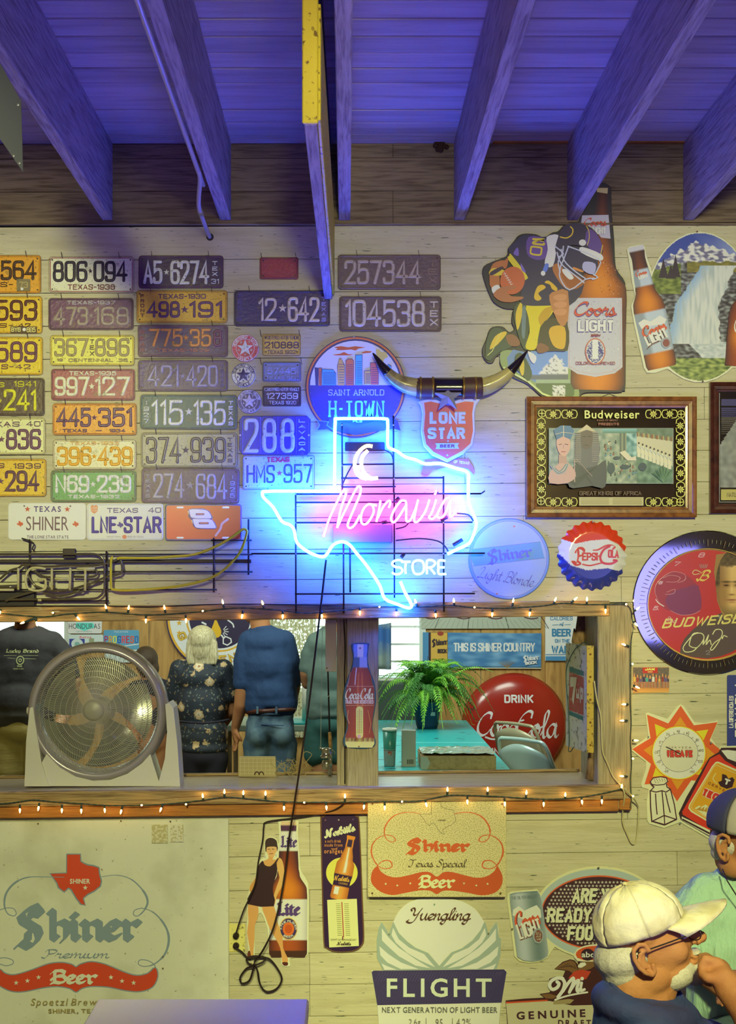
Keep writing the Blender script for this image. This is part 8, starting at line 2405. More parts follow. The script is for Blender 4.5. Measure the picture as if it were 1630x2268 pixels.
# curtains and hanging bag at the store window
mat('lace','d8d4b0',rough=.8)
_m=MATS['lace']; _nt=_m.node_tree; _b=_nt.nodes['Principled BSDF']
_n=_nt.nodes.new('ShaderNodeTexVoronoi'); _n.inputs['Scale'].default_value=46; _mp=_nt.nodes.new('ShaderNodeMapRange'); _mp.inputs[1].default_value=.32; _mp.inputs[2].default_value=.40
_nt.links.new(_n.outputs['Distance'],_mp.inputs[0]); _g2=_nt.nodes.new('ShaderNodeNewGeometry'); _nt.links.new(_g2.outputs['Position'],_n.inputs['Vector']); _mn=_nt.nodes.new('ShaderNodeMath'); _mn.operation='MAXIMUM'; _mn.inputs[1].default_value=.28
_nt.links.new(_mp.outputs[0],_mn.inputs[0]); _nt.links.new(_mn.outputs[0],_b.inputs['Alpha']); _b.inputs['Emission Strength'].default_value=0
mb=MB(); vs,fs=[],[]
NX=60
for i in range(NX + 1):
 for j in range(2):
  px_=592 + (700 - 592)*i/NX
  vs.append((bx(px_) ,.02*sin(i*1.3),bz(1300) if j==0 else bz(1630)))
fs=[(i*2,i*2 + 1,i*2 + 3,i*2 + 2) for i in range(NX)]
c0=Vector((bx(646),YB - .09,0)); mb.add([(v[0] - c0.x,v[1],v[2]) for v in vs],fs)
cu=mb.build('lace_curtain','lace',smooth=True); cu.location=c0; tag(cu,'pale lace curtain hanging over half of the store window','curtain')
mb=MB(); mb.tube([(bx(585) - c0.x,.0,bz(1302)),(bx(705) - c0.x,.0,bz(1302))],.008,8); mb.build('curtain_rod','brass',cu)
mat('blue_cloth','3c6cb0',rough=.8,mix='8c9c98',mscale=3)
mb=MB(); vs=[]
for i in range(13):
 for j in range(9):
  u,v=i/12,j/8
  vs.append((bx(815 + 50*u) - bx(845),-.03*sin(u*9) - .05,bz(1378 + 102*v) - bz(1378) - (.03*(1 - u) if j==0 else 0)))
mb.add(vs,[(i*9 + j,(i + 1)*9 + j,(i + 1)*9 + j + 1,i*9 + j + 1) for i in range(12) for j in range(8)])
bc=mb.build('hanging_cloth','blue_cloth',smooth=True); bc.location=(bx(845),YB - .09,bz(1378)); tag(bc,'blue cloth hanging against the bright store window','cloth')
bc.modifiers.new('thick','SOLIDIFY').thickness=.01
# dark ledge with items below the window
mat('ledge_dark','3c4a44',rough=.5)
mb=MB(); mb.bbox(-.42,-.22,0,.14,.2,.30,.02); sf=mb.build('low_chest','ledge_dark'); sf.location=(bx(880),YB - .24,bz(1592));
mb=MB(); mb.bbox(-.4,-.2,-(sf.location.z) + FZ,.12,.18,.001,.01); mb.build('chest_base','ledge_dark',sf)
tag(sf,'dark green-grey chest below the bright store window','chest')
mb=MB(); mb.bbox(-.12,-.1,0,.12,.1,.022,.006); bk=mb.build('notebook','cup_grey'); bk.location=(bx(862),YB - .28,sf.location.z + .301); tag(bk,'flat pale notebook lying on the dark chest','book')
mb=MB(); mb.bbox(-.11,-.095,.002,.11,-.101,.02,.001); mb.build('pages','rim_white',bk)
# things on the back edge of the sill, left of the post
r=empty('grid_card',W(570,1718,.30),'beige card ruled in a grid with two small brown arches, leaning by the sill','card')
r.location.z=zsill(r.location.x) + .001
k=S*(D + .30)/D
mat('card_beige','c0b084',rough=.7); mat('card_line','d8cfa8',rough=.7); mat('brown_ink','4c2c20',rough=.6)
mb=MB(); h_=42*k; b_=.004
mb.add([(-42*k,0,0),(42*k,0,0),(40*k,0,b_ + h_),(-41*k,0,b_ + h_),(-42*k,.02,0),(42*k,.02,0),(40*k,.02,b_ + h_),(-41*k,.02,b_ + h_)],[(0,1,2,3),(7,6,5,4),(3,2,6,7),(0,3,7,4),(1,5,6,2)]); mb.build('card_body','card_beige',r)
for i in range(5):
 mb=MB(); mb.box(-40*k,-.001,b_ + (4 + i*8.5)*k,40*k,-.0002,b_ + (4.9 + i*8.5)*k); mb.build('grid_line','card_line',r)
for i in range(9):
 mb=MB(); mb.box((-38 + i*9.3)*k,-.0012,b_ + 2*k,(-37.2 + i*9.3)*k,-.0004,b_ + 40*k); mb.build('grid_line','card_line',r)
for sx in (-1,9):
 mb=MB(); mb.tube([((sx + 5*cos(t))*k,-.004,b_ + (2 + 7*sin(t))*k) for t in [pi*i/8 for i in range(9)]],.0022,6); mb.build('arch','brown_ink',r)
 # dried plant
r=empty('dried_plant',W(638,1718,.27),'tangle of dry pale stems beside the grid card','plant')
mat('dry_stem','b8a46c',rough=.8)
mb=MB()
for i in range(34):
 p=Vector((rf.uniform(-.05,.06),rf.uniform(-.02,.03),rf.uniform(.001,.004))); pts=[p]
 for j in range(5):
  p=p + Vector((rf.uniform(-.022,.022),rf.uniform(-.01,.01),rf.uniform(-.004,.022))); pts.append(p)
 mb.tube(catmull([tuple(q) for q in pts],n=3),.0009,4)
g_=mb.build('stems','dry_stem',r); g_['kind']='stuff'
mb=MB(); mb.tube(catmull([tuple(W(*p) - r.location) for p in ((640,1700,.30),(660,1690,.30),(668,1668,.30),(662,1660,.30),(672,1690,.30),(686,1678,.30),(690,1670,.30),(676,1665,.30),(668,1680,.30))],n=5),.0012,5); mb.build('curled_stem','dry_stem',r)
# fishing rod and reel
r=empty('fishing_rod',W(727,1716,.30),'fishing rod with cork grip and silver reel standing in the opening','fishing rod')
r.location.z=zsill(r.location.x)
mat('cork','b8935c',rough=.8,mix='94703c',mscale=60); mat('reel_silver','b8b8a4',rough=.2,metal=.9)
f_=lambda px,py,y_=.30: W(px,py,y_) - r.location
mb=MB(); mb.tube([f_(725,1362),f_(726,1480),f_(730,1620)],[.0018,.003,.004],8); mb.build('rod_blank','black_metal',r,smooth=True)
mb=MB(); mb.tube([f_(730,1622),f_(731,1636),f_(732,1655)],[.0065,.008,.0085],10); mb.build('cork_grip','cork',r,smooth=True)
mb=MB(); mb.tube([f_(732,1655),f_(731,1690),Vector((f_(730,1722).x,0,.001))],[.007,.008,.009],10); mb.build('reel_seat','reel_silver',r,smooth=True)
mb=MB(); c_=f_(722,1668,.28); mb.lathe([(0,-.02),(.022,-.02),(.025,-.012),(.018,-.008),(.018,.012),(.025,.016),(.022,.022),(0,.022)],20,'z',tuple(c_)); mb.build('reel_spool','reel_silver',r,smooth=True)
mb=MB(); c_=f_(723,1690,.28); mb.lathe([(0,-.028),(.017,-.026),(.020,0),(.016,.012),(0,.014)],16,'z',tuple(c_)); mb.build('reel_body','reel_silver',r,smooth=True)
mb=MB(); mb.tube([f_(712,1660,.275),f_(708,1655,.275),f_(709,1662,.275)],.0028,6); mb.tube([f_(735,1660,.275),f_(742,1666,.275),f_(738,1672,.28)],.002,6); mb.build('bail_arm','reel_silver',r,smooth=True)
mb=MB(); mb.tube([f_(714,1372,.29),f_(712,1500,.29),f_(710,1660,.29)],.0007,5); mb.build('fishing_line','rim_white',r)
for y_ in (1450,1540):
 mb=MB(); mb.tube([f_(727,y_) + Vector((.004*cos(t),-.004,.004*sin(t))) for t in [2*pi*i/10 for i in range(10)]],.0006,5,closed=True); mb.build('line_guide','reel_silver',r)
 # pale card fixed to the post side
mb=MB(); mb.bbox(-.022,-.003,-.104,.022,.003,.104,.001); pc=mb.build('paper_card','card_line'); pc.location=W(733,1430,.04) + Vector((0,.0,0)); tag(pc,'blank cream card fixed beside the middle post above the rod','card')
mb=MB(); mb.lathe([(0,-.002),(.003,-.001),(.003,0)],8,'y',(-.016,-.003,-.09)); mb.build('tack','nail_steel',pc)
# ================================================================ PEOPLE
mat('skin','b0784e',rough=0.68,spec=.25,bump=.3,bscale=160,mix='a0603c',mscale=14,mpos=(.5,.8)); mat('skin_tan','a0704c',rough=0.55,mix='8a5638',mscale=14,mpos=(.5,.8))
mat('hair_grey','c0bab0',rough=.7,mix='b0aaa0',mscale=300,bump=.5,bscale=120); mat('hair_blond','d0c49c',rough=.5,grain=('8c7848',30,(6,6,.6)),bump=.6,bscale=60,stretch=(8,8,1)); mat('hair_brown','4c3824',rough=.6,grain=('2c2014',30,(6,6,.6)),bump=.6,bscale=60,stretch=(8,8,1))
mat('tee_black','302c2c',rough=.85,bump=.3,bdist=.03,bscale=10); mat('tee_grey','5c7068',rough=.85,bump=.3,bdist=.03,bscale=10); mat('polo_navy','203c64',rough=.85,bump=.5,bdist=.03,bscale=9,stretch=(2,2,1)); mat('jeans','3c5468',rough=.8,mix='5c7480',mscale=10,bump=.4,bscale=16)
mat('shorts_khaki','8c7c48',rough=.85,bump=.8,bscale=14,stretch=(1,1,5)); mat('shorts_teal','24504c',rough=.8,bump=.4,bscale=9); mat('trousers_black','201c28',rough=.85); mat('belt_brown','4c2418',rough=.45)
mat('shirt_navy','2a4680',rough=.8,bump=.6,bscale=9,bdist=.03,mix='34386c',mscale=5); mat('shirt_green','a4ccb4',rough=.8,bump=.8,bscale=6,bdist=.05,stretch=(3,3,.8)); mat('cap_cream','d4ccaa',rough=.85,bump=.7,bdist=.012,bscale=24,mix='b8ac84',mscale=9); mat('cap_navy','363654',rough=.8); mat('cap_panel','a8a098',rough=.85)
mat('eye_white','d8d0c8',rough=.2); mat('eye_dark','20181a',rough=.15)
# floral blouse: scattered pale roses and small sprigs on dark cloth
def floral():
 m=bpy.data.materials.new('floral_cloth'); m.use_nodes=True; nt=m.node_tree; b=nt.nodes['Principled BSDF']; L=nt.links.new
 g=nd(nt,'ShaderNodeNewGeometry')
 nz_=nd(nt,'ShaderNodeTexNoise'); nz_.inputs['Scale'].default_value=60; L(g.outputs['Position'],nz_.inputs['Vector'])
 sc_=nd(nt,'ShaderNodeVectorMath',operation='SCALE'); sc_.inputs['Scale'].default_value=.035; L(nz_.outputs['Color'],sc_.inputs[0])
 wv_=nd(nt,'ShaderNodeVectorMath',operation='ADD'); L(g.outputs['Position'],wv_.inputs[0]); L(sc_.outputs[0],wv_.inputs[1])
 def vor(sc,lo,hi,rnd=1.0):
  v=nd(nt,'ShaderNodeTexVoronoi'); v.inputs['Scale'].default_value=sc; v.inputs['Randomness'].default_value=rnd
  L(wv_.outputs[0],v.inputs['Vector']); r=nd(nt,'ShaderNodeMapRange'); r.inputs[1].default_value=hi; r.inputs[2].default_value=lo
  L(v.outputs['Distance'],r.inputs[0]); return r.outputs[0],v
 base=nd(nt,'ShaderNodeRGB'); base.outputs[0].default_value=(*lin('262c36'),1)
 cur=base.outputs[0]
 for sc,lo,hi,colr in ((38,.22,.26,'6c7468'),(24,.16,.19,'8a7448'),(11.5,.34,.38,'c8a878'),(11.5,.20,.24,'dcc8a4'),(11.5,.06,.10,'9c6c44')):
  f,v=vor(sc,lo,hi)
  if sc==11.5:  # only some cells carry a rose
   s_=nd(nt,'ShaderNodeSeparateColor'); L(v.outputs['Color'],s_.inputs[0]); q=nd(nt,'ShaderNodeMath',operation='GREATER_THAN'); q.inputs[1].default_value=.30; L(s_.outputs[0],q.inputs[0])
   mu=nd(nt,'ShaderNodeMath',operation='MULTIPLY'); L(q.outputs[0],mu.inputs[0]); L(f,mu.inputs[1]); f=mu.outputs[0]
  x=nd(nt,'ShaderNodeMix',data_type='RGBA'); L(f,x.inputs[0]); L(cur,x.inputs[6]); x.inputs[7].default_value=(*lin(colr),1); cur=x.outputs[2]
 L(cur,b.inputs['Base Color']); b.inputs['Roughness'].default_value=.7; MATS['floral_cloth']=m
floral()
def unit_sphere(mb,M,n=14,m=9):
 vs,fs=[],[]
 for i in range(m + 1):
  ph=pi*i/m
  for j in range(n):
   t=2*pi*j/n
   vs.append(tuple(M @ Vector((sin(ph)*cos(t),sin(ph)*sin(t),cos(ph)))))
 for i in range(m):
  for j in range(n):
   k=(j + 1) % n
   fs.append((i*n + j,i*n + k,(i + 1)*n + k,(i + 1)*n + j))
 mb.add(vs,fs)
def blob(name,parts,m,parent,voxel=0.012,smooth=5,M=None,org=None):
 """one continuous surface grown round capsules and ellipsoids"""
 mb=MB()
 M=M or Matrix.Identity(4)
 for p in parts:
  if p[0]=='e':
   c,r=p[1],p[2]
   R=Matrix.Identity(4)
   if len(p) > 3:
    R=Matrix.Rotation(radians(p[3][2]),4,'Z') @ Matrix.Rotation(radians(p[3][1]),4,'Y') @ Matrix.Rotation(radians(p[3][0]),4,'X')
   unit_sphere(mb,M @ Matrix.Translation(c) @ R @ Matrix.Diagonal((*r,1)))
  else:
   pts=[Vector(q[0]) for q in p[1:]]; rs=[q[1] for q in p[1:]]
   fl=p[0]=='f'
   P,R=[],[]
   for a,b,ra,rb in zip(pts,pts[1:],rs,rs[1:]):
    L=(b - a).length; k=max(2,int(L/(min(ra,rb)*.45)))
    for i in range(k + (1 if b is pts[-1] else 0)):
     P.append(a.lerp(b,i/k)); R.append(ra + (rb - ra)*i/k)
   for c,r in zip(P,R):
    unit_sphere(mb,M @ Matrix.Translation(c) @ Matrix.Diagonal((r,r,r,1)),12,8)
 me=bpy.data.meshes.new('tmp'); me.from_pydata(mb.v,[],mb.f)
 t=bpy.data.objects.new('tmp',me); COL.objects.link(t)
 rm=t.modifiers.new('r','REMESH'); rm.mode='VOXEL'; rm.voxel_size=voxel
 sm=t.modifiers.new('s','SMOOTH'); sm.iterations=smooth; sm.factor=.6
 bpy.context.view_layer.update()
 dg=bpy.context.evaluated_depsgraph_get()
 me2=bpy.data.meshes.new_from_object(t.evaluated_get(dg))
 bpy.data.objects.remove(t); bpy.data.meshes.remove(me)
 me2.name=name; me2.materials.clear()
 o=link(name,me2,None,m,smooth=True)
 if parent is not None:
  o.parent=parent
  me2.transform(Matrix.Translation(-parent.location))
 return o
FZ=0.28
def P3(px,py,y): return W(px,py,y)
# ---- woman in the floral blouse, seen from behind
Y=3.1; k=S*(D + Y)/D
pw=empty('person',(W(446,1700,Y).x,Y,FZ),'person seen from behind, long blond hair and dark floral blouse','person')
pw.name='person'
f3=lambda px,py,dy=0.0: W(px,py,Y + dy)
blob('body',[('e',f3(447,1420),(.075,.09,.10)),('c',(f3(447,1440,.01),.05),(f3(446,1475),.06)),('c',(f3(398,1492),.042),(f3(384,1535,.03),.042),(f3(386,1575,-.05 + .12),.034),(f3(404,1600,.20),.028)),
('c',(f3(494,1492),.042),(f3(508,1535,.03),.042),(f3(512,1578,.05),.034),(f3(498,1602,.18),.028)),('e',f3(410,1604,.22),(.03,.04,.02)),('e',f3(492,1606,.2),(.03,.04,.02)),
('c',(f3(445,1490),.085),(f3(447,1640),.09))],'skin',pw)
blob('blouse',[('c',(f3(440,1485),.105),(f3(447,1640),.12)),('c',(f3(455,1485),.105),(f3(450,1640),.12)),('e',f3(446,1500),(.168,.12,.11)),('e',f3(447,1560),(.165,.13,.18)),('e',f3(450,1625),(.16,.135,.13)),('e',f3(450,1655),(.158,.13,.06)),('c',(f3(398,1482),.065),(f3(386,1525,.02),.060),(f3(384,1540,.03),.058)),('c',(f3(495,1482),.065),(f3(506,1525,.02),.058),(f3(508,1540,.03),.056)),('c',(f3(430,1470),.055),(f3(462,1470),.055))],'floral_cloth',pw,voxel=.011)
for sx in (-1,1):
 pass
blob('trousers',[('e',f3(450,1670),(.15,.12,.10)),('c',(f3(428,1680),.095),(Vector((f3(428,0).x,Y,FZ + .45)),.062),(Vector((f3(428,0).x,Y,FZ + .1)),.05)),('c',(f3(474,1680),.095),(Vector((f3(474,0).x,Y,FZ + .45)),.062),(Vector((f3(474,0).x,Y,FZ + .1)),.05))],'trousers_black',pw,voxel=.016)
hair=[('e',f3(447,1418,-.01),(.092,.105,.095)),('e',f3(447,1440,-.045),(.086,.06,.09))]
for i in range(9):
 x_=420 + i*6.8
 hair.append(('c',(f3(x_,1425,-.055),.022),(f3(x_ + (i - 4)*.6,1452,-.07),.02),(f3(x_ + (i - 4)*.4,1470 + (10 if i in (3,4,5) else 0),-.08),.010)))
blob('hair',hair,'hair_blond',pw,voxel=.007,smooth=3)
blob('waist_tie',[('c',(f3(392,1597,-.10),.008),(f3(420,1600,-.155),.008),(f3(450,1602,-.168),.008),(f3(480,1599,-.155),.008),(f3(506,1594,-.1),.008))],'trousers_black',pw,voxel=.005,smooth=2)
mb=MB()
for sx in (428,474):
 mb.tube([Vector((f3(sx,0).x,Y - .06,FZ + .035)) - pw.location,Vector((f3(sx,0).x,Y + .12,FZ + .03)) - pw.location],[.045,.04],10)
mb2=MB(); mb2.v,mb2.f,mb2.m=mb.v[:len(mb.v) // 2],[f for f in mb.f if max(f) < len(mb.v) // 2],[]; mb2.m=[0]*len(mb2.f)
h_=len(mb.v) // 2
mb3=MB(); mb3.v=mb.v[h_:]; mb3.f=[tuple(i - h_ for i in f) for f in mb.f if min(f) >= h_]; mb3.m=[0]*len(mb3.f)
mb2.build('shoe','trousers_black',pw,smooth=True); mb3.build('shoe','trousers_black',pw,smooth=True)
def legs(pr,xs,y_,hip,r0,r1,r2,m,extra=(),knee=.47,foot=.09,name='trousers'):
 P=[]
 for x_ in xs:
  P.append(('c',(hip(x_),r0),(Vector((hip(x_).x,y_,FZ + knee)),r1),(Vector((hip(x_).x,y_,FZ + foot)),r2)))
 return blob(name,P + list(extra),m,pr,voxel=.015)
def shoes(pr,xs,y_,dy,m='trousers_black'):
 for x_ in xs:
  mb=MB(); p=Vector((W(x_,1700,y_).x,y_,FZ)) - pr.location
  mb.tube([p + Vector((0,-.09*dy,.05)),p + Vector((0,-.03*dy,.055)),p + Vector((0,.08*dy,.045)),p + Vector((0,.17*dy,.035))],[.04,.048,.045,.03],10)
  mb.build('shoe',m,pr,smooth=True)
def hand(parts,wrist,d,side,sc=1.0,curl=.5,palm=None):
 """relaxed hand: palm, four fingers of different length and a thumb; d = direction, side = across the palm"""
 d=Vector(d).normalized(); s=Vector(side).normalized(); n=d.cross(s).normalized()
 w=Vector(wrist)
 pc=w + d*.045*sc
 parts.append(('c',(w,.026*sc),(w + d*.03*sc + s*.012*sc,.024*sc),(w + d*.07*sc + s*.016*sc,.018*sc)))
 parts.append(('c',(w + d*.02*sc,.024*sc),(w + d*.07*sc - s*.018*sc,.018*sc)))
 for i,L in enumerate((.070,.080,.074,.058)):
  b=w + d*.082*sc + s*(-.030 + i*.020)*sc
  q1=b + (d*.95 + n*curl*.35)*L*.42*sc
  q2=q1 + (d*.8 + n*curl*1.0)*L*.33*sc
  q3=q2 + (d*.5 + n*curl*1.4)*L*.27*sc
  parts.append(('c',(b,.0100*sc),(q1,.0095*sc),(q2,.0088*sc),(q3,.0078*sc)))
 t0=w + d*.025*sc - s*.026*sc
 t1=t0 + (d*.6 - s*.6 + n*.25)*.035*sc; t2=t1 + (d*.9 - s*.1 + n*.4)*.032*sc
 parts.append(('c',(t0,.014*sc),(t1,.012*sc),(t2,.0095*sc)))
 # ---- man in navy polo and jeans
Y=3.0; k=S*(D + Y)/D
pm=empty('person',(W(597,1700,Y).x,Y,FZ),'person seen from behind in navy polo shirt, brown belt and blue jeans','person')
f3=lambda px,py,dy=0.0: W(px,py,Y + dy)
bp_=[('e',f3(572,1345,.02),(.08,.10,.115)),('c',(f3(574,1370,.01),.062),(f3(580,1402,0),.066)),('e',f3(553,1362,.06),(.03,.04,.05)),('c',(f3(590,1430),.085),(f3(598,1560),.09)),
('c',(f3(545,1455,-.02),.048),(f3(540,1515,-.03),.052),(f3(534,1560,-.02),.046),(f3(524,1600,.01),.032),(f3(521,1612,.02),.026)),
('c',(f3(636,1455),.046),(f3(650,1515,.06),.048),(f3(645,1560,.16),.036),(f3(625,1575,.26),.028))]
hand(bp_,f3(521,1612,.02),(.05,.12,-1),(-.35,1,.1),curl=-.35)
hand(bp_,f3(622,1576,.27),(-.6,.7,-.1),(.3,.3,-1),curl=.5)
blob('body',bp_,'skin',pm,voxel=.0075,smooth=3)
blob('polo_shirt',[('c',(f3(572,1428),.105),(f3(580,1555),.12)),('c',(f3(610,1428),.105),(f3(618,1555),.12)),('e',f3(590,1425),(.17,.115,.10)),('e',f3(592,1475),(.178,.135,.16)),('e',f3(598,1530),(.158,.135,.14)),('e',f3(602,1556),(.155,.13,.055)),
('c',(f3(552,1420),.07),(f3(543,1465,-.01),.076),(f3(540,1512,-.02),.070)),('c',(f3(630,1420),.07),(f3(644,1465,.02),.062),(f3(648,1508,.05),.056)),('c',(f3(566,1402,.02),.05),(f3(598,1402,0),.05)),('e',f3(582,1392),(.072,.075,.028))],'polo_navy',pm,voxel=.011)
blob('belt',[('c',*[(f3(600 + 53*cos(t),1574 - 3*cos(t),.135*sin(t)),.014) for t in [pi + .0 + pi*i/10 for i in range(11)]])],'belt_brown',pm,voxel=.006,smooth=2)
blob('jeans',[('e',f3(598,1605),(.152,.135,.10)),('e',f3(572,1625,-.02),(.082,.115,.10)),('e',f3(624,1625,-.02),(.082,.115,.10)),('c',(f3(570,1650),.093),(Vector((f3(568,0).x,Y,FZ + .45)),.066),(Vector((f3(568,0).x,Y,FZ + .08)),.062)),('c',(f3(626,1650),.093),(Vector((f3(630,0).x,Y,FZ + .45)),.066),(Vector((f3(630,0).x,Y,FZ + .08)),.062)),('e',f3(600,1584),(.148,.128,.03))],'jeans',pm,voxel=.012)
blob('pocket_seam',[('c',(f3(579,1605,-.128),.0035),(f3(600,1606,-.137),.0035),(f3(628,1607,-.130),.0035))],'polo_navy',pm,voxel=.003,smooth=1)
for x_ in (570,612):
 mb=MB(); c_=f3(x_,1573,-.152) - pm.location; mb.bbox(c_.x - .006,c_.y - .002,c_.z - .022,c_.x + .006,c_.y + .004,c_.z + .022,.001); mb.build('belt_loop','jeans',pm)
shoes(pm,(568,630),Y,1)
# ---- man in grey tee by the post
Y=2.9; k=S*(D + Y)/D
pg=empty('person',(W(725,1700,Y).x,Y,FZ),'person seen from behind in grey tee and dark teal shorts beside the post','person')
f3=lambda px,py,dy=0.0: W(px,py,Y + dy)
blob('body',[('e',f3(742,1344,.02),(.08,.10,.115)),('c',(f3(742,1370),.06),(f3(740,1400),.064)),('c',(f3(735,1430),.085),(f3(728,1570),.09)),('c',(f3(690,1440),.055),(f3(680,1490,.0),.048),(f3(682,1512,.03),.044),(f3(706,1506,.16),.032)),('e',f3(712,1505,.19),(.045,.035,.025)),
('c',(f3(785,1440),.055),(f3(793,1500),.046),(f3(780,1540,.12),.032)),('c',(Vector((f3(712,0).x,Y,f3(0,1640).z)),.07),(Vector((f3(712,0).x,Y,FZ + .44)),.055),(Vector((f3(712,0).x,Y,FZ + .26)),.052),(Vector((f3(712,0).x,Y,FZ + .06)),.036)),('c',(Vector((f3(760,0).x,Y,f3(0,1640).z)),.07),(Vector((f3(760,0).x,Y,FZ + .44)),.055),(Vector((f3(760,0).x,Y,FZ + .26)),.052),(Vector((f3(760,0).x,Y,FZ + .06)),.036))],'skin_tan',pg)
blob('tee_shirt',[('c',(f3(720,1428),.10),(f3(715,1570),.11)),('c',(f3(755,1428),.10),(f3(745,1570),.11)),('e',f3(738,1430),(.17,.12,.10)),('e',f3(733,1490),(.155,.13,.17)),('e',f3(730,1550),(.14,.125,.13)),('e',f3(728,1580),(.138,.12,.04)),('c',(f3(700,1422),.062),(f3(688,1450),.064),(f3(682,1478),.058)),('c',(f3(775,1422),.062),(f3(787,1450),.064),(f3(793,1478),.058)),('c',(f3(722,1404),.05),(f3(756,1404),.05))],'tee_grey',pg,voxel=.011)
blob('shorts',[('e',f3(728,1605),(.135,.12,.09)),('c',(f3(706,1620),.092),(f3(703,1668),.088)),('c',(f3(754,1620),.092),(f3(757,1668),.088))],'shorts_teal',pg,voxel=.012)
blob('hair',[('e',f3(742,1336,.0),(.086,.105,.10)),('e',f3(742,1360,-.045),(.06,.05,.05))],'hair_brown',pg,voxel=.009)
shoes(pg,(712,760),Y,1)
# ---- man in black tee facing the camera
Y=2.1; k=S*(D + Y)/D
pb=empty('person',(W(54,1700,Y).x,Y,FZ),'person facing the camera in black printed tee and khaki shorts, head hidden','person')
f3=lambda px,py,dy=0.0: W(px,py,Y + dy)
bp_=[('e',f3(56,1340,.0),(.078,.098,.115)),('e',f3(50,1372,-.055),(.045,.04,.032)),('c',(f3(56,1375),.06),(f3(56,1402,.01),.066)),('c',(f3(55,1430),.09),(f3(50,1580),.09)),
('c',(f3(132,1450),.048),(f3(160,1510),.05),(f3(150,1570,-.03),.042),(f3(128,1610,-.14),.030)),('c',(f3(-22,1450),.048),(f3(-48,1510),.05),(f3(-44,1570,-.03),.042),(f3(-30,1615,-.08),.030)),
('c',(Vector((f3(24,0).x,Y,f3(0,1650).z)),.08),(Vector((f3(22,0).x,Y,FZ + .44)),.058),(Vector((f3(22,0).x,Y,FZ + .28)),.054),(Vector((f3(22,0).x,Y,FZ + .06)),.038)),('c',(Vector((f3(88,0).x,Y,f3(0,1650).z)),.08),(Vector((f3(90,0).x,Y,FZ + .44)),.058),(Vector((f3(90,0).x,Y,FZ + .28)),.054),(Vector((f3(90,0).x,Y,FZ + .06)),.038))]
hand(bp_,f3(-30,1615,-.08),(.1,-.2,-1),(.9,.2,0),curl=.4); hand(bp_,f3(128,1610,-.14),(-.5,-.6,-.5),(.2,.3,-.9),curl=.5)
blob('body',bp_,'skin_tan',pb,voxel=.009,smooth=3)
blob('beard',[('e',f3(50,1376,-.07),(.040,.026,.022)),('e',f3(51,1366,-.075),(.045,.02,.018))],'hair_brown',pb,voxel=.006)
blob('tee_shirt',[('c',(f3(25,1435),.115),(f3(30,1580,-.02),.13)),('c',(f3(85,1435),.115),(f3(72,1580,-.02),.13)),('e',f3(56,1430),(.205,.12,.105)),('e',f3(54,1490),(.18,.145,.18)),('e',f3(50,1550,-.02),(.172,.16,.14)),('e',f3(50,1580,-.02),(.168,.15,.05)),('c',(f3(115,1425),.07),(f3(138,1455),.074),(f3(152,1495),.066)),('c',(f3(-8,1425),.07),(f3(-30,1455),.074),(f3(-44,1495),.066)),('c',(f3(30,1405,.01),.05),(f3(84,1405,.01),.05))],'tee_black',pb,voxel=.011)
blob('neckband',[('c',*[(f3(56 + 30*cos(t),1400 - 4*cos(2*t),-.072*sin(t)),.007) for t in [pi*i/10 for i in range(11)]])],'tee_black',pb,voxel=.004,smooth=1)
blob('shorts',[('e',f3(52,1610),(.165,.15,.10)),('c',(f3(22,1630),.105),(f3(16,1700),.102)),('c',(f3(86,1630),.105),(f3(92,1700),.102))],'shorts_khaki',pb,voxel=.012)
shoes(pb,(22,90),Y,-1)
# printed motif draped on the shirt front
z=Zm(0,1340,4.075)
pa=Art('lettering',None,None,55,1480,y=Y - .19,root=pb,il=(.6,.6,.45)); pa.parts=[]
pa.k=S*(D + Y - .15)/D
org=W(55,1480,Y - .15) - pb.location
def shirt_pt(x,y,off):
 dx,dz=(x - 55)*pa.k,-(y - 1480)*pa.k
 yy=.012 + .9*dx*dx + .25*(dz - .0)*(1 if dz > 0 else .1)
 return (org.x + dx,org.y + yy - .012 - off*.2,org.z + dz)
pa.pt=shirt_pt; pa.off=0; pa.new('lettering','print_matte')
pa.text('Lucky Brand',*z.b(38,398,340,442),'8c8c50',font='black',w=1.8)
pa.line(z([(25,458),(140,456)]),.8,'7c7c48'); pa.line(z([(200,456),(335,458)]),.8,'7c7c48')
pa.ring(*z.p(178,500),8,9,2,'8c9050'); pa.ring(*z.p(178,500),3,3,1.6,'8c9050')
pa.line(z([(60,480),(130,484)]),.8,'7c7c48'); pa.line(z([(215,484),(320,488)]),.8,'7c7c48')
pa.text('TRADE',*z.b(150,545,200,560),'7c7c48',font='block',w=.8); pa.text('GOOD LUCK',*z.b(118,570,215,582),'7c7c48',font='block',w=.8)
pa.done()
# ---- brown-haired person mostly behind the fan
Y=3.5
pc_=empty('person',(W(340,1700,Y).x,Y,FZ),'person with brown hair and dark top mostly hidden behind the fan','person')
f3=lambda px,py,dy=0.0: W(px,py,Y + dy)
blob('body',[('e',f3(322,1466,.01),(.068,.085,.095)),('c',(f3(324,1490),.045),(f3(330,1512),.05)),('c',(f3(335,1540),.10),(f3(338,1640),.11)),('c',(f3(326,1640),.07),(Vector((f3(326,0).x,Y,FZ + .06)),.045)),('c',(f3(352,1640),.07),(Vector((f3(352,0).x,Y,FZ + .06)),.045)),('c',(f3(300,1540),.045),(f3(290,1600),.038),(f3(300,1640,-.15),.028))],'skin',pc_)
blob('dark_top',[('e',f3(338,1530),(.15,.10,.09)),('e',f3(340,1590),(.13,.105,.17)),('c',(f3(300,1525),.055),(f3(288,1580),.048)),('c',(f3(370,1525),.055),(f3(382,1590),.05))],'trousers_black',pc_)
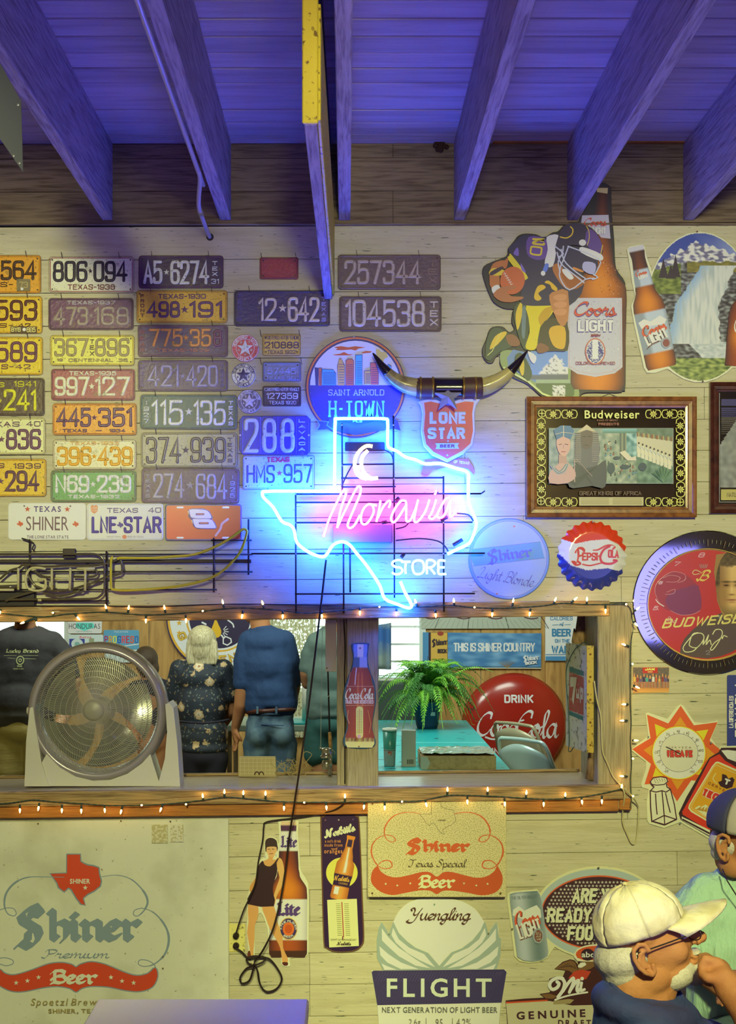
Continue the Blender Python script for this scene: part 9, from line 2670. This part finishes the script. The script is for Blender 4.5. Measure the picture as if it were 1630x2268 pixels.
blob('hair',[('e',f3(323,1460,-.01),(.082,.095,.088)),('e',f3(330,1480,-.03),(.07,.05,.07))],'hair_brown',pc_)
# ---- foreground men
def head_parts(M,s,neck=True,lean=0):
 T=lambda x,y,z_: M @ Vector(((x*1.2 if x > .03 else x)*s,y*s,z_*s))
 R=(M.to_euler()); rot=tuple(math.degrees(a) for a in R)
 e=lambda c,r: ('e',T(*c),tuple(q*s for q in r),rot)
 P=[e((.010,0,.052),(.076,.067,.072)),e((.034,0,.0),(.078,.060,.083)),e((.040,0,-.062),(.056,.052,.040)),e((.082,0,-.088),(.022,.026,.020)),
 ('c',(T(.092,0,.022),.010*s),(T(.106,0,.002),.012*s),(T(.119,0,-.016),.013*s)),e((.108,-.010,-.020),(.010,.009,.008)),e((.108,.010,-.020),(.010,.009,.008)),
 ('c',(T(.085,-.030,.034),.011*s),(T(.092,0,.036),.012*s),(T(.085,.030,.034),.011*s)),e((.094,0,-.046),(.012,.024,.008)),e((.092,0,-.058),(.012,.022,.008)),
 e((.060,-.038,-.015),(.030,.022,.028)),e((.060,.038,-.015),(.030,.022,.028)),e((.0,-.045,-.055),(.045,.022,.030)),e((.0,.045,-.055),(.045,.022,.030))]
 return P,T
def ear(name,T,s,side,m,parent):
 P=[]
 pts=[(.012,.020),(.008,.034),(-.006,.040),(-.020,.032),(-.024,.014),(-.020,-.006),(-.010,-.022),(.002,-.032),(.010,-.026),(.010,-.012)]
 P.append(('c',*[(T(x,side*(.080 + .006*(x < 0)),z_),.0052*s) for x,z_ in pts]))
 P.append(('c',(T(.006,side*.078,.022),.004*s),(T(-.010,side*.080,.018),.004*s),(T(-.014,side*.080,.0),.004*s),(T(-.004,side*.078,-.012),.004*s)))
 P.append(('c',(T(.0,side*.073,.03),.006*s),(T(-.008,side*.074,.0),.008*s),(T(.0,side*.073,-.02),.007*s)))
 return blob(name,P,m,parent,voxel=.0026,smooth=2)
def cap(parent,M,s,mcrown,mbrim,mfront=None,wr=1.0,bl=.082):
 T=lambda x,y,z_: M @ Vector((x*s,y*s,z_*s))
 def dome(name,a0,a1,m,sc=1.0):
  mb=MB(); vs,fs=[],[]
  na,nr=12,16
  for i in range(nr + 1):
   ph=(pi/2*1.12)*i/nr
   for j in range(na + 1):
    t=a0 + (a1 - a0)*j/na
    seam=1 - .012*(1 if j in (0,na) else 0)
    wv=1 + .016*wr*(fnoise(cos(t)*3,ph*3 + sin(t)*3,1.5,s*9) - .5)*2 + .008*(wr - 1)*(fnoise(cos(t)*9,ph*9 + sin(t)*6,1.5,4) - .5)*2
    r_=sin(ph)*seam*wv*sc
    vs.append(tuple(T(-.008 + .112*r_*cos(t),.090*r_*sin(t),.052 + .098*cos(ph)*wv*sc) - parent.location))
  for i in range(nr):
   for j in range(na):
    a=i*(na + 1) + j
    fs.append((a,a + 1,a + na + 2,a + na + 1))
  mb.add(vs,fs); o=mb.build(name,m,parent,smooth=True)
  o.modifiers.new('thick','SOLIDIFY').thickness=.003
  return o
 for i in range(6):
  a0=-pi/6 + i*pi/3 - pi/6 + pi/6
  dome('crown_panel',a0,a0 + pi/3,(mfront if (mfront and i in (0,5)) or (mfront and i==0) else mcrown))
 mb=MB(); vs,fs=[],[]
 for i in range(17):
  t=-1.12 + 2.24*i/16
  for j in range(7):
   u=j/6
   x0,y0=-.008 + .110*cos(t),.088*sin(t)
   ext=bl*(1 - (t/1.2) ** 2) ** .5 if abs(t) < 1.2 else 0
   vs.append(tuple(T(x0 + ext*u,y0*(1 + .0*u),.044 - .010*u*u + .0 - .030*(y0/.088) ** 2*(0.3 + u)) - parent.location))
 fs=[(i*7 + j,(i + 1)*7 + j,(i + 1)*7 + j + 1,i*7 + j + 1) for i in range(16) for j in range(6)]
 mb.add(vs,fs); o=mb.build('brim',mbrim,parent,smooth=True); o.modifiers.new('thick','SOLIDIFY').thickness=.004
 mb=MB(); c_=T(-.008,0,.152) - parent.location; mb.lathe([(0,.004),(.006,.002),(.007,-.002)],10,'z',tuple(c_)); mb.build('crown_button',mcrown,parent,smooth=True)
YA=-2.6; sA=1.02
pA=empty('person',(W(1350,2300,YA).x,YA + .08,0),'person in navy shirt and cream cap, hand raised to the mouth','person')
MA=Matrix.Translation(W(1430,2131,YA + .02) + Vector((0,.085,0))) @ Matrix.Rotation(radians(-19),4,'Y') @ Matrix.Rotation(radians(2),4,'Z')
HP,TA=head_parts(MA,sA)
gA=lambda px,py,dy=0.0: W(px,py,YA + .09 + dy)
HP += [('c',(TA(-.025,0,-.03),.056),(gA(1404,2190),.058),(gA(1410,2230),.058)),('c',(TA(.03,0,-.07),.045),(gA(1432,2225),.055)),
('c',(gA(1410,2300),.08),(gA(1330,2420),.10)),('c',(gA(1450,2390,-.13),.045),(gA(1560,2400,-.17),.044),(gA(1690,2310,-.15),.044),(gA(1660,2235,-.13),.043),(gA(1618,2190,-.10),.034),(gA(1604,2172,-.09),.028)),
('c',(gA(1450,2300,.18),.055),(gA(1500,2420,.2),.045),(gA(1600,2460,.1),.035))]
# hand: loosely curled fist in front of the mouth
wr=gA(1600,2168,-.09)
fx=[((1592,2132),(1562,2124),(1554,2140),(1566,2150)),((1594,2142),(1560,2136),(1552,2150),(1566,2158)),((1596,2154),(1562,2150),(1554,2162),(1568,2168)),((1598,2164),(1570,2164),(1564,2174),(1574,2178))]
HP.append(('c',(wr,.028),(gA(1592,2150,-.06),.027),(gA(1590,2150,-.03),.024)))
for i,q in enumerate(fx):
 dy=-.075 + i*.019
 HP.append(('c',*[(gA(x_,y_ ,dy),r_) for (x_,y_),r_ in zip(q,(.0115,.0105,.0100,.0088))]))
HP.append(('c',(gA(1590,2168,-.1),.014),(gA(1568,2166,-.10),.012),(gA(1555,2156,-.085),.010)))
blob('body',HP,'skin',pA,voxel=.0052,smooth=3)
for sd in (-1,1): ear('ear',TA,sA,sd,'skin',pA)
for sd in (-1,1):
 mb=MB(); unit_sphere(mb,Matrix.Translation(TA(.083,sd*.030,.014) - pA.location) @ Matrix.Scale(.0125*sA,4)); mb.build('eye','eye_white',pA,smooth=True)
hp_=lambda T,s_,R_: [('e',T(-.034,0,.004),(.066*s_,.0745*s_,.046*s_),R_),('e',T(-.046,0,-.030),(.046*s_,.060*s_,.030*s_),R_)]
RA=tuple(math.degrees(q) for q in MA.to_euler())
blob('hair',hp_(TA,sA,RA),'hair_grey',pA,voxel=.005)
blob('beard',[('e',TA(.046,0,-.070),(.054*sA,.0545*sA,.036*sA),RA),('e',TA(.086,0,-.086),(.026*sA,.032*sA,.026*sA),RA),('e',TA(.098,0,-.041),(.014*sA,.026*sA,.006*sA),RA)],'hair_grey',pA,voxel=.004,smooth=3)
cap(pA,MA @ Matrix.Translation((.030,0,.014)),.91,'cap_cream','cap_cream',wr=2.6,bl=.112)
mb=MB(); mb.tube([TA(-.012,-.080,.022) - pA.location,TA(.05,-.075,.020) - pA.location,TA(.092,-.066,.018) - pA.location],.0018,6); mb.build('spectacle_arm','black_metal',pA)
for sd in (-1,1):
 mb=MB(); mb.tube([TA(.100 - .01*cos(t),sd*.034 + .026*cos(t),.012 + .019*sin(t)) - pA.location for t in [2*pi*i/16 for i in range(16)]],.0012,5,closed=True); mb.build('spectacle_rim','black_metal',pA)
blob('shirt',[('c',(gA(1438,2290),.100),(gA(1345,2430),.135),(gA(1290,2600),.15)),('e',gA(1452,2318,.09),(.10,.10,.09)),('e',gA(1452,2345,-.09),(.09,.085,.085)),('c',*[(gA(1432 + 80*cos(t),2200 + 24*cos(t) - 34*sin(t),.074*sin(t)),.012) for t in [2*pi*i/24 for i in range(25)]]),('c',*[(gA(1430 + 92*cos(t),2232 + 24*cos(t) - 20*sin(t),.085*sin(t)),.032) for t in [2*pi*i/24 for i in range(25)]]),('c',(gA(1400,2265),.09),(gA(1450,2285),.09)),('c',(gA(1435,2385,-.13),.070),(gA(1530,2410,-.17),.062),(gA(1600,2392,-.17),.058)),('c',(gA(1455,2300,.17),.072),(gA(1510,2400,.2),.066),(gA(1560,2320,.1),.05)),('e',gA(1560,2330,0),(.085,.09,.07))],'shirt_navy',pA,voxel=.009)
blob('collar',[('c',*[(gA(1432 + 82*cos(t),2192 + 24*cos(t) - 34*sin(t),.078*sin(t)),.0055) for t in [2*pi*i/24 for i in range(25)]])],'shirt_navy',pA,voxel=.004,smooth=2)
blob('trousers',[('c',(gA(1200,2640),.16),(gA(1450,2700,-.08),.09),(Vector((gA(1450,0).x,YA - .02,.3)),.06),(Vector((gA(1450,0).x,YA - .02,.06)),.05)),('c',(gA(1200,2640),.15),(gA(1450,2700,.12),.09),(Vector((gA(1450,0).x,YA + .2,.3)),.06),(Vector((gA(1450,0).x,YA + .2,.06)),.05))],'jeans',pA,voxel=.02)
pA.location.z=0
YBm=-1.5; sB=1.06
pB=empty('person',(W(1640,2100,YBm).x,YBm + .08,0),'person in pale green shirt and navy cap, cropped by the right edge','person')
MBm=Matrix.Translation(W(1646,1873,YBm + .05)) @ Matrix.Rotation(radians(-52),4,'Z') @ Matrix.Rotation(radians(4),4,'Y')
HB,TB=head_parts(MBm,sB)
gB=lambda px,py,dy=0.0: W(px,py,YBm + .1 + dy)
HB += [('c',(TB(-.03,0,-.04),.058),(gB(1645,1935),.062),(gB(1645,1965),.070)),('c',(gB(1650,2030),.09),(gB(1650,2150),.10)),('c',(gB(1545,2010),.06),(gB(1530,2120,-.03),.052),(gB(1600,2180,-.2),.04),(gB(1680,2170,-.25),.03)),('c',(gB(1760,2010),.06),(gB(1790,2120,-.03),.05),(gB(1740,2190,-.2),.038),(gB(1700,2190,-.24),.03))]
hand(HB,gB(1685,2170,-.25),(1,-.1,0),(0,1,.2),curl=.5); hand(HB,gB(1700,2190,-.24),(-1,-.1,0),(0,1,.2),curl=.5)
blob('body',HB,'skin',pB,voxel=.0065,smooth=3)
for sd in (-1,1): ear('ear',TB,sB,sd,'skin',pB)
for sd in (-1,1):
 mb=MB(); unit_sphere(mb,Matrix.Translation(TB(.083,sd*.030,.014) - pB.location) @ Matrix.Scale(.0125*sB,4)); mb.build('eye','eye_white',pB,smooth=True)
blob('hair',hp_(TB,sB,tuple(math.degrees(q) for q in MBm.to_euler())),'hair_grey',pB,voxel=.005)
cap(pB,MBm @ Matrix.Translation((.010,0,.012)),sB*.98,'cap_navy','cap_navy','cap_panel')
blob('shirt',[('e',gB(1650,2030),(.215,.125,.105)),('e',gB(1650,2100),(.185,.15,.17)),('e',gB(1650,2200),(.18,.155,.2)),('c',(gB(1568,1985),.072),(gB(1530,2030,-.01),.080),(gB(1520,2105,-.04),.076)),('c',(gB(1735,1985),.072),(gB(1770,2030,-.01),.080),(gB(1785,2105,-.04),.076)),('c',(gB(1615,1960),.06),(gB(1685,1960),.06)),('e',gB(1645,1945),(.078,.08,.03))],'shirt_green',pB,voxel=.009)
mb=MB(); mb.tube([gB(1600,1925,-.10) - pB.location,gB(1610,1950,-.15) - pB.location,gB(1632,1985,-.17) - pB.location,gB(1650,2020,-.175) - pB.location],.002,6); mb.build('neck_cord','cable',pB)
blob('trousers',[('c',(gB(1650,2330),.15),(gB(1590,2360,-.35),.09),(Vector((gB(1590,0).x,YBm - .3,.3)),.06),(Vector((gB(1590,0).x,YBm - .3,.06)),.05)),('c',(gB(1650,2330),.15),(gB(1720,2360,-.35),.09),(Vector((gB(1720,0).x,YBm - .3,.3)),.06),(Vector((gB(1720,0).x,YBm - .3,.06)),.05))],'jeans',pB,voxel=.02)
